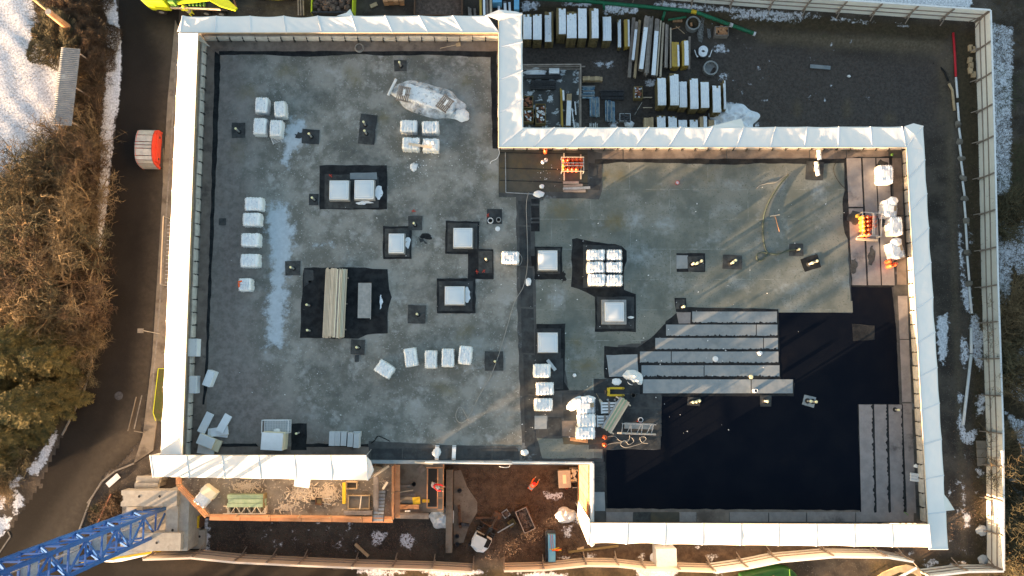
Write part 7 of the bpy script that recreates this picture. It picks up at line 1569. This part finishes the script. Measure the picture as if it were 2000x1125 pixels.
# ------------------------------------------------------------------ trees and brush
def ribbon(mb, pts, r0, r1, n=3):
    k = len(pts); mb.tube(pts, [r0 + (r1 - r0) * i / (k - 1) for i in range(k)], n, cap=False)
def branch(rr, a, d, L, seg, curl=.25, up=.05):
    pts = [a]; d = d.normalized()
    for i in range(seg):
        d = (d + Vector((rr.uniform(-curl, curl), rr.uniform(-curl, curl), rr.uniform(-curl, curl) + up))).normalized(); pts.append(pts[-1] + d * (L / seg))
    return pts, d
def bare_tree(name_root, H, spread, seed, mt='twig', limbs=7, dens=1.0, lean=(0, 0)):
    rr = random.Random(seed); root = empty(name_root, (0, 0, 0)); tr = MB(); lm = []; cr = MB()
    t0, d0 = branch(rr, Vector((0, 0, -.3)), Vector((lean[0], lean[1], 1)), H * .45, 5, .08, .1); tr.tube(t0, [H * .022 * (1 - .09 * i) for i in range(6)], 8); tr.build('trunk', M['bark'], root)
    def twigs(pts, L, lvl):
        for q_ in range(int((4 if lvl else 5) * dens)):
            i = rr.randint(1, len(pts) - 1); a = pts[i]; base = (pts[i] - pts[i - 1]).normalized()
            d = (base * .7 + Vector((rr.gauss(0, 1), rr.gauss(0, 1), rr.gauss(.15, .7))) * .6)
            p, _ = branch(rr, a, d, L * rr.uniform(.5, 1), 3, .3, .04); ribbon(cr, p, .035 if lvl == 0 else .022, .008)
            if lvl < 2: twigs(p, L * .62, lvl + 1)
    for i in range(limbs):
        an = 2 * math.pi * (i + rr.uniform(-.3, .3)) / limbs; k = rr.randint(2, 5)
        d = Vector((math.cos(an), math.sin(an), rr.uniform(.35, 1.1))); p, _ = branch(rr, t0[k], d, spread * rr.uniform(.75, 1.1), 6, .22, .06)
        lb = MB(); lb.tube(p, [.10 * (1 - .13 * q_) * H / 8 for q_ in range(7)], 5); lb.build('limb', M['bark'], root); twigs(p, spread * .5, 0)
        for q_ in (2, 3, 4, 5):
            d = (p[q_] - p[q_ - 1]).normalized() + Vector((rr.gauss(0, .6), rr.gauss(0, .6), rr.gauss(.1, .4))); p2, _ = branch(rr, p[q_], d, spread * .5, 4, .25, .05); ribbon(cr, p2, .05, .015); twigs(p2, spread * .34, 1)
    cr.build('crown', M[mt], root); return root
def shrub(name_root, H, rad, seed, mt='twig_red', n=60, depth=2):
    rr = random.Random(seed); root = empty(name_root, (0, 0, 0)); st = MB(); cr = MB()
    for i in range(n):
        an = rr.uniform(0, 6.28); o_ = rr.uniform(0, rad * .5); a = Vector((math.cos(an) * o_, math.sin(an) * o_, -.05)); d = Vector((math.cos(an), math.sin(an), rr.uniform(.5, 2.2)))
        p, _ = branch(rr, a, d, H * rr.uniform(.6, 1.05), 4, .18, .03); ribbon(st, p, .035, .012)
        for q_ in range(6):
            i2 = rr.randint(1, 4); p2, _ = branch(rr, p[i2], (p[i2] - p[i2 - 1]).normalized() + Vector((rr.gauss(0, .7), rr.gauss(0, .7), rr.gauss(.1, .5))), H * .42 * rr.uniform(.5, 1), 2, .3); ribbon(cr, p2, .020, .007)
            for q2 in range(4):
                p3, _ = branch(rr, p2[rr.randint(1, 2)], Vector((rr.gauss(0, 1), rr.gauss(0, 1), rr.gauss(.3, .7))), H * .2, 1, .3); ribbon(cr, p3, .012, .006)
    st.build('stems', M['bark'], root, kind='stuff'); cr.build('crown', M[mt], root); return root
def conifer(name_root, H, rad, seed, mt='needle'):
    rr = random.Random(seed); root = empty(name_root, (0, 0, 0)); MB().tube([(0, 0, -.3), (0, 0, H * .96)], [.22, .03], 8).build('trunk', M['bark'], root); cr = MB(); bo = MB()
    wh = int(H * 2.1)
    for wv in range(wh):
        t = (wv + .5) / wh; z = H * (.08 + .9 * t); Lb = rad * (1 - t) ** .8 * rr.uniform(.8, 1.1) + .25; nb_ = 8 if t < .8 else 5
        for b in range(nb_):
            an = 2 * math.pi * (b + rr.uniform(-.35, .35)) / nb_ + wv * .7; L = Lb * rr.uniform(.65, 1.15); d = Vector((math.cos(an), math.sin(an), 0)); s_ = Vector((-d.y, d.x, 0))
            def at(f): return d * (L * f) + Vector((0, 0, z + L * (.18 * f - .42 * f * f) ))
            ribbon(bo, [at(0), at(.5), at(1)], .04, .01)
            n_ = max(6, int(L / .11))
            for i in range(n_):
                f = .12 + .88 * i / n_; p = at(f); wl = (.30 + .16 * L) * (1 - f) ** .6 + .10
                for sg in (-1, 1):
                    for q_ in range(2):
                        e = p + (s_ * sg * rr.uniform(.6, 1.05) + d * rr.uniform(.3, .8)) * wl + Vector((0, 0, rr.uniform(-.16, .10)))
                        w_ = (d * .045 - s_ * sg * .02); cr.add([p - w_, p + w_, e + w_ * .3, e - w_ * .3 + Vector((0, 0, .02))], [(0, 1, 2, 3)])
    bo.build('boughs', M['bark'], root, kind='stuff'); cr.build('crown', M[mt], root); return root
def hedge_ball(name_root, rad, h, seed, mt, n=4200):
    """dense rounded shrub: short leafy sprigs over a dome"""
    rr = random.Random(seed); root = empty(name_root, (0, 0, 0)); cr = MB(); st = MB()
    lob = [(rr.uniform(0, 6.28), rr.uniform(.15, .35)) for _ in range(5)]
    for i in range(40):
        an = rr.uniform(0, 6.28); ribbon(st, [Vector((0, 0, 0)), Vector((math.cos(an) * rad * .4, math.sin(an) * rad * .4, h * .4)), Vector((math.cos(an) * rad * .8, math.sin(an) * rad * .8, h * .6))], .05, .02)
    for i in range(n):
        an, u_ = rr.uniform(0, 6.28), rr.uniform(0, 1) ** .5; k = 1 + .14 * math.sin(an * 3 + lob[0][0]) + .10 * math.sin(an * 7 + lob[1][0])
        rx = u_ * rad * k; z = h * math.sqrt(max(0, 1 - u_ ** 2.4)) * (.75 + .35 * mnoise.noise(Vector((math.cos(an) * rx * 1.4, math.sin(an) * rx * 1.4, seed)))) * rr.uniform(.7, 1.03)
        p = Vector((math.cos(an) * rx, math.sin(an) * rx, z)); d = Vector((math.cos(an) * u_ + rr.gauss(0, .5), math.sin(an) * u_ + rr.gauss(0, .5), rr.uniform(.1, 1))).normalized() * rr.uniform(.12, .30)
        s_ = d.cross(Vector((0, 0, 1))); s_ = s_ / (s_.length + 1e-6) * .028; cr.add([p - s_, p + s_, p + d + s_ * .2, p + d - s_ * .2], [(0, 1, 2, 3)])
        if i % 3 == 0: e = p + d; d2 = Vector((rr.gauss(0, .1), rr.gauss(0, .1), rr.gauss(0, .08))); cr.add([e - s_ * .6, e + s_ * .6, e + d2], [(0, 1, 2)])
    st.build('stems', M['bark'], root, kind='stuff'); cr.build('crown', M[mt], root); return root
protos = {}
USED = set()
def put(key, u, v, z, label, cat, group, rz=0, sc=1.0):
    pr = protos[key]; loc = P(u, v, z); loc.z = 0
    if key in USED: o = copy_tree(pr, None, loc, R(rz), label, group)
    else: o = pr; USED.add(key); o.location = loc; o.rotation_euler = (0, 0, R(rz)); o['label'] = label; o['group'] = group
    o['category'] = cat; o.scale = (sc, sc, sc); return o
protos['bareA'] = bare_tree('bare_tree', 7.5, 3.6, 1, 'twig', dens=1.15); protos['bareB'] = bare_tree('bare_tree', 6.5, 3.2, 2, 'twig_olive', dens=1.1); protos['bareC'] = bare_tree('bare_tree', 7, 3.4, 3, 'twig_red', dens=1.1)
protos['shrR'] = shrub('bare_shrub', 2.4, 1.6, 4, 'twig_red'); protos['shrT'] = shrub('bare_shrub', 2.6, 1.7, 5, 'twig'); protos['shrO'] = shrub('bare_shrub', 2.2, 1.5, 6, 'twig_olive')
protos['conA'] = conifer('conifer', 9, 3.2, 7); protos['conB'] = conifer('conifer', 7, 2.7, 8)
protos['ball'] = hedge_ball('round_shrub', 3.0, 2.7, 9, 'twig_olive', 17000); protos['ball2'] = hedge_ball('round_shrub', 2.6, 2.4, 10, 'twig_red', 14000)
T_ = [('bareB',62,330,7,'northernmost bare tree of the wood, at the edge of the snowy field',20,.95),('bareC',140,300,6,'reddish bare tree just below the zinc-roofed shelter',80,.85),('bareA',100,440,7,'tall golden bare tree with a bright crotch near the street',0,1.1),('bareB',20,430,7,'olive bare tree at the left picture edge, level with the golden one',130,1.1),
  ('bareA',150,380,6,'bare tree close to the snow strip, north of the golden one',200,.8),('bareC',45,520,7,'brown bare tree at the left edge above the conifers',50,1.05),('bareA',110,540,7,'broad bare tree overhanging the street south of the snow strip',140,1.0),('bareB',160,480,6,'smaller bare tree overhanging the end of the snow strip',260,.8),
  ('bareC',155,590,6,'reddish bare tree at the street edge above the conifers',10,.75),('bareA',10,340,7,'bare tree at the left picture edge bordering the snow field',300,.9),('bareB',80,600,6,'dull bare tree between the broad one and the conifers',210,.9),('bareA',-10,600,7,'bare tree at the left edge just above the first conifer',70,1.0)]
for (k, u, v, z, lb, rz, sc) in T_: put(k, u, v, z * .6, lb, 'bare tree', 'bare trees of the roadside wood', rz, sc)
C2 = [('conA',18,690,8,'sunlit conifer at the left edge with golden bough tips',0,1.1),('conB',95,700,6,'conifer right of the golden one, nearer the street',40,1.0),('conA',55,790,8,'large conifer in the middle of the evergreen group',100,1.0),('conB',108,765,5,'small dark conifer nearest the street bend',10,.8),('conB',0,840,6,'lowest conifer of the group at the left edge',200,1.0),('conB',48,815,5,'conifer just above the snow patches of the street bend',160,.8),('conB',-20,770,6,'conifer half cut off by the left edge',60,1.0),('conB',-5,890,4,'southernmost small conifer above the snow patches',90,.7)]
for (k, u, v, z, lb, rz, sc) in C2: put(k, u, v, z * .5, lb, 'conifer', 'conifers beside the street bend', rz, sc)
S_ = [('ball',108,68,1.5,'big rounded olive-brown shrub on the snowy field',0,.95),('ball2',167,62,1.5,'reddish round shrub right of the rounded olive one',30,.9),('ball2',160,8,1.2,'orange-brown shrub at the top edge by the snow strip',80,.85),('ball2',174,105,1.2,'low reddish shrub above the shelter by the snow strip',140,.7),('ball2',130,8,1.2,'dark brown shrub at the top edge, left of the orange-brown one',200,.8),
  ('shrR',180,160,1,'reddish shrub between shelter and snow strip, upper',0,.7),('shrR',177,215,1,'reddish shrub between shelter and snow strip, lower',90,.75),('shrT',175,272,1,'brown shrub below the shelter on the street side',10,1.0),('shrR',172,330,1,'red-brown shrub touching the snow strip, northern',50,1.0),('shrR',167,380,1,'red-brown shrub touching the snow strip, middle',130,1.0),('shrT',168,430,1,'brown shrub touching the snow strip, southern',210,1.0),
  ('shrR',172,520,1,'red-brown shrub at the street edge below the snow strip',300,1.0),('shrR',170,620,1,'red-brown shrub beside the conifers at the street edge',20,1.0),('shrT',165,670,1,'brown shrub between the conifers and the kerb',70,.95),('shrO',155,730,1,'olive shrub by the kerb bend',0,.8),('shrT',110,280,1,'brown shrub left of the foot of the shelter',160,1.0),('shrO',75,300,1,'olive shrub in the snow at the wood edge',40,.9),('shrO',30,385,1,'olive shrub at the wood edge on the far left',200,1.0),
  ('shrT',70,385,1,'brown shrub in the gap between two olive trees',30,1.1),('shrT',125,350,1,'brown shrub below the reddish bare tree',120,1.1),('shrO',60,470,1,'olive shrub beneath the golden tree',250,1.2),('shrT',130,470,1,'brown shrub beneath the golden tree, street side',80,1.1),('shrO',20,560,1,'olive shrub at the left edge among the bare trees',10,1.2),('shrT',130,650,1,'brown shrub behind the upper conifers',170,1.1),('shrT',60,630,1,'brown shrub at the head of the conifer group',190,1.1),('shrO',20,890,1,'olive shrub beside the snow patches of the bend',90,1.0),('shrT',-10,945,1,'brown shrub at the left edge among the snow patches',10,.8),
  ('shrO',1985,400,1,'dark shrub between the snow patches outside the east fence, north',0,1.1),('shrO',1970,440,1,'dark round shrub outside the east fence above the long snow patch',70,1.1),('shrT',1995,600,1,'brown shrub at the right picture edge, upper',0,1.2),('shrO',1985,700,1,'greenish shrub at the right picture edge, middle',30,1.3),('shrT',1990,740,1,'brown shrub at the right picture edge below the greenish one',110,1.1),('shrO',1985,950,1,'brown shrub at the right picture edge, level with the white rolls',200,1.3),('shrO',1985,1020,1,'dark olive shrub outside the south end of the east fence',20,1.2),('shrO',1990,1090,1,'olive shrub in the lower right corner',60,1.3),('shrT',1965,650,1,'brown shrub tight outside the east fence, middle',0,.9),('shrT',1965,880,1,'brown shrub tight outside the east fence, lower',140,1.0),
  ('shrR',228,1010,.5,'dry orange-brown shrub between the barrier rail and the crane mast',0,.8)]
for (k, u, v, z, lb, rz, sc) in S_: put(k, u, v, z, lb, 'shrub', 'leafless shrubs around the site', rz, sc)
for k, pr in protos.items():
    if k not in USED: bpy.data.objects.remove(pr)
# cut trunk with one long limb
r = empty('pollarded_trunk', P(146, 64, 0), 0, 'thick cut-off trunk with a grey top standing in the rounded shrub', 'tree'); q_ = P(126, 45, 5.0) - P(146, 64, 0)
qt = Vector((q_.x * .25, q_.y * .25, 5.2)); MB().tube([(0, 0, -.2), qt * .5, qt], [.33, .30, .27], 14).build('trunk', M['wood_orange'], r, smooth=True); MB().lathe([(.27, 0), (.26, .03)], 14, tuple(qt)).build('cut_top', M['trunk_end'], r)  # sunlit orange of the trunk is put into its colour
rr = random.Random(5); cr = MB()
for k in range(3):
    p, _ = branch(rr, Vector((-.6, .6, 3.0 + k * .3)), Vector((-1, .62 + .1 * k, .12)), 5.0, 6, .08); cr.tube(p, [.11 * (1 - .12 * i) for i in range(7)], 6)
cr.tube([qt * .55, Vector((-.6, .6, 3.3))], [.14, .12], 6); cr.build('limb', M['bark'], r)
# undergrowth: dry stalks and twigs nobody could count
NPR = np.random.default_rng(3)
def scatter(label, polys, n, m, Lr, name='undergrowth', zmax=.9, wd=.018, tilt=.6):
    pts = []
    allx = [p for poly in polys for p in pp(poly, 0)]; X0, X1 = min(p[0] for p in allx), max(p[0] for p in allx); Y0, Y1 = min(p[1] for p in allx), max(p[1] for p in allx)
    X = NPR.uniform(X0, X1, n * 4); Y = NPR.uniform(Y0, Y1, n * 4); ins = np.zeros(len(X), bool)
    for poly in polys: ins |= sd_poly(X, Y, pp(poly, 0)) > NPR.uniform(-.5, .3, len(X))
    X, Y = X[ins][:n], Y[ins][:n]; k = len(X)
    a = NPR.uniform(0, 2 * np.pi, k); L = NPR.uniform(Lr[0], Lr[1], k); el = NPR.uniform(.05, tilt, k); z0 = NPR.uniform(0, zmax, k) * NPR.uniform(0, 1, k)
    dx, dy, dz = np.cos(a) * np.cos(el) * L, np.sin(a) * np.cos(el) * L, np.sin(el) * L; sx, sy = -np.sin(a) * wd, np.cos(a) * wd
    v = np.stack([np.stack([X - sx, Y - sy, z0], -1), np.stack([X + sx, Y + sy, z0 + .01], -1), np.stack([X + dx + sx * .3, Y + dy + sy * .3, z0 + dz], -1), np.stack([X + dx - sx * .3, Y + dy - sy * .3, z0 + dz + .01], -1)], 1).reshape(-1, 3)
    me = bpy.data.meshes.new(name); me.vertices.add(4 * k); me.vertices.foreach_set('co', v.ravel()); me.loops.add(4 * k); me.loops.foreach_set('vertex_index', np.arange(4 * k)); me.polygons.add(k)
    me.polygons.foreach_set('loop_start', np.arange(0, 4 * k, 4)); me.polygons.foreach_set('loop_total', np.full(k, 4)); me.materials.append(M[m]); me.update(calc_edges=True)
    o = bpy.data.objects.new(name, me); COL.objects.link(o); return tag(o, label, 'undergrowth', None, 'stuff')
WOOD = [(140,255),(184,262),(180,500),(184,560),(178,660),(170,720),(105,820),(40,915),(-20,980),(-250,980),(-250,340),(0,345),(60,330),(100,290)]
scatter('dry brown undergrowth filling the roadside wood', [WOOD, [(60,-60),(190,-60),(198,60),(196,250),(150,262),(182,120),(150,105),(100,100),(78,60)]], 52000, 'under', (.3, 1.1))
scatter('olive and dead grass tufts through the roadside wood', [WOOD], 22000, 'needle', (.15, .5), 'grass', .4)
scatter('dry grass tufts poking through the snow of the field', [[(-250,-200),(60,-30),(140,110),(135,250),(60,330),(-250,350)]], 9000, 'under', (.06, .2), 'grass', .05, .012)
scatter('dry grass and twigs outside the east fence', [[(1936,-40),(2150,-60),(2200,1200),(1940,1200)]], 24000, 'under', (.15, .7), 'undergrowth', .4)
scatter('dry grass of the strip inside the east fence and on the north bank', [[(1890,60),(1908,60),(1922,1095),(1905,1095)],[(1300,14),(1500,30),(1890,52),(1860,84),(1500,62),(1300,45)]], 12000, 'under', (.1, .35), 'grass', .12, .014)
scatter('dry plants on the verge by the crane ballast', [[(175,1000),(235,960),(245,1000),(225,1040),(170,1060)]], 2500, 'twig_red' if False else 'under', (.15, .6), 'undergrowth', .3)
# gravel and clods over the yard and pit
def clods(label, polys, n, m, smin, smax, z=0.0, name='gravel'):
    rr = random.Random(len(label)); mb = MB(); P_ = [pp(p, z) for p in polys]
    xs = [p[0] for q_ in P_ for p in q_]; ys = [p[1] for q_ in P_ for p in q_]
    X = NPR.uniform(min(xs), max(xs), n * 5); Y = NPR.uniform(min(ys), max(ys), n * 5); ins = np.zeros(len(X), bool)
    for q_ in P_: ins |= sd_poly(X, Y, q_) > 0
    X, Y = X[ins][:n], Y[ins][:n]; Z = zg(X, Y)
    for x, y, zz in zip(X, Y, Z):
        s = rr.uniform(smin, smax) * rr.uniform(.5, 1); a = rr.uniform(0, 6.28); c, s2 = math.cos(a) * s, math.sin(a) * s
        mb.add([(x + c, y + s2, zz), (x - s2 * .8, y + c * .8, zz), (x - c, y - s2, zz), (x + s2 * .9, y - c * .9, zz), (x, y, zz + s * .8)], [(0, 1, 4), (1, 2, 4), (2, 3, 4), (3, 0, 4)])
    return mb.build(name, M[m], label=label, cat='gravel', kind='stuff')
clods('coarse gravel and stones strewn over the timber yard', [[(1430,75),(1835,110),(1840,250),(1470,250),(1430,200)],[(1030,82),(1420,160),(1420,200),(1030,130)]], 6000, 'rubble', .02, .07)
clods('clods of earth in the mud pit and the dark south strip', [[(890,915),(1130,920),(1140,1090),(890,1095)],[(410,1020),(870,1020),(870,1090),(410,1080)]], 7000, 'rubble', .03, .11)
clods('stones and clods along the east corridor', [[(1845,320),(1915,320),(1925,1095),(1858,1080)],[(1160,1072),(1750,1075),(1740,1066),(1160,1066)]], 5000, 'rubble', .03, .09)

# ------------------------------------------------------------------ beyond the frame: unseen poplars added south-west to break the low sun
def shade_poplar(u, wd, h, back, label):
    """unseen narrow tree added so that its shadow falls across roof point (u, 690)"""
    q = P(u, 690, ZR); a = R(SUN_AZ); rr = random.Random(int(u)); x, y = q.x - back * math.cos(a), q.y - back * math.sin(a)
    r = empty('shade_poplar', (x, y, 0), 0, label, 'shade_poplar', 'unseen poplars added to break the low sun'); MB().tube([(0, 0, -.2), (0, 0, h * .95)], [.24, .05], 8).build('trunk', M['bark'], r)
    cr = MB()
    for i in range(2600):
        t = rr.uniform(.14, 1); w_ = wd * (.55 + .45 * math.sin(math.pi * min(1, t * 1.05))) * rr.uniform(.1, 1) ** .5; an = rr.uniform(0, 6.28); p = Vector((math.cos(an) * w_, math.sin(an) * w_, t * h))
        d = Vector((math.cos(an) * .3 + rr.gauss(0, .2), math.sin(an) * .3 + rr.gauss(0, .2), rr.uniform(.3, .8))) * .6; s_ = d.cross(Vector((rr.gauss(0, 1), rr.gauss(0, 1), .3))).normalized() * .07; cr.add([p - s_, p + s_, p + d], [(0, 1, 2)])
    cr.build('crown', M['twig'], r)
for u, wd, h, back, lb in ((1105, .62, 21, 88, 'first of five slim poplars added for shade, the northernmost'), (1222, .60, 20, 84, 'second of five slim poplars added for shade from the north'), (1360, .50, 20, 90, 'third of five slim poplars added for shade from the north'), (1428, .42, 21, 86, 'fourth of five slim poplars added for shade from the north'), (1160, .2, 19, 92, 'thin unseen tree added for shade between the first two')):
    shade_poplar(u, wd, h, back, lb)
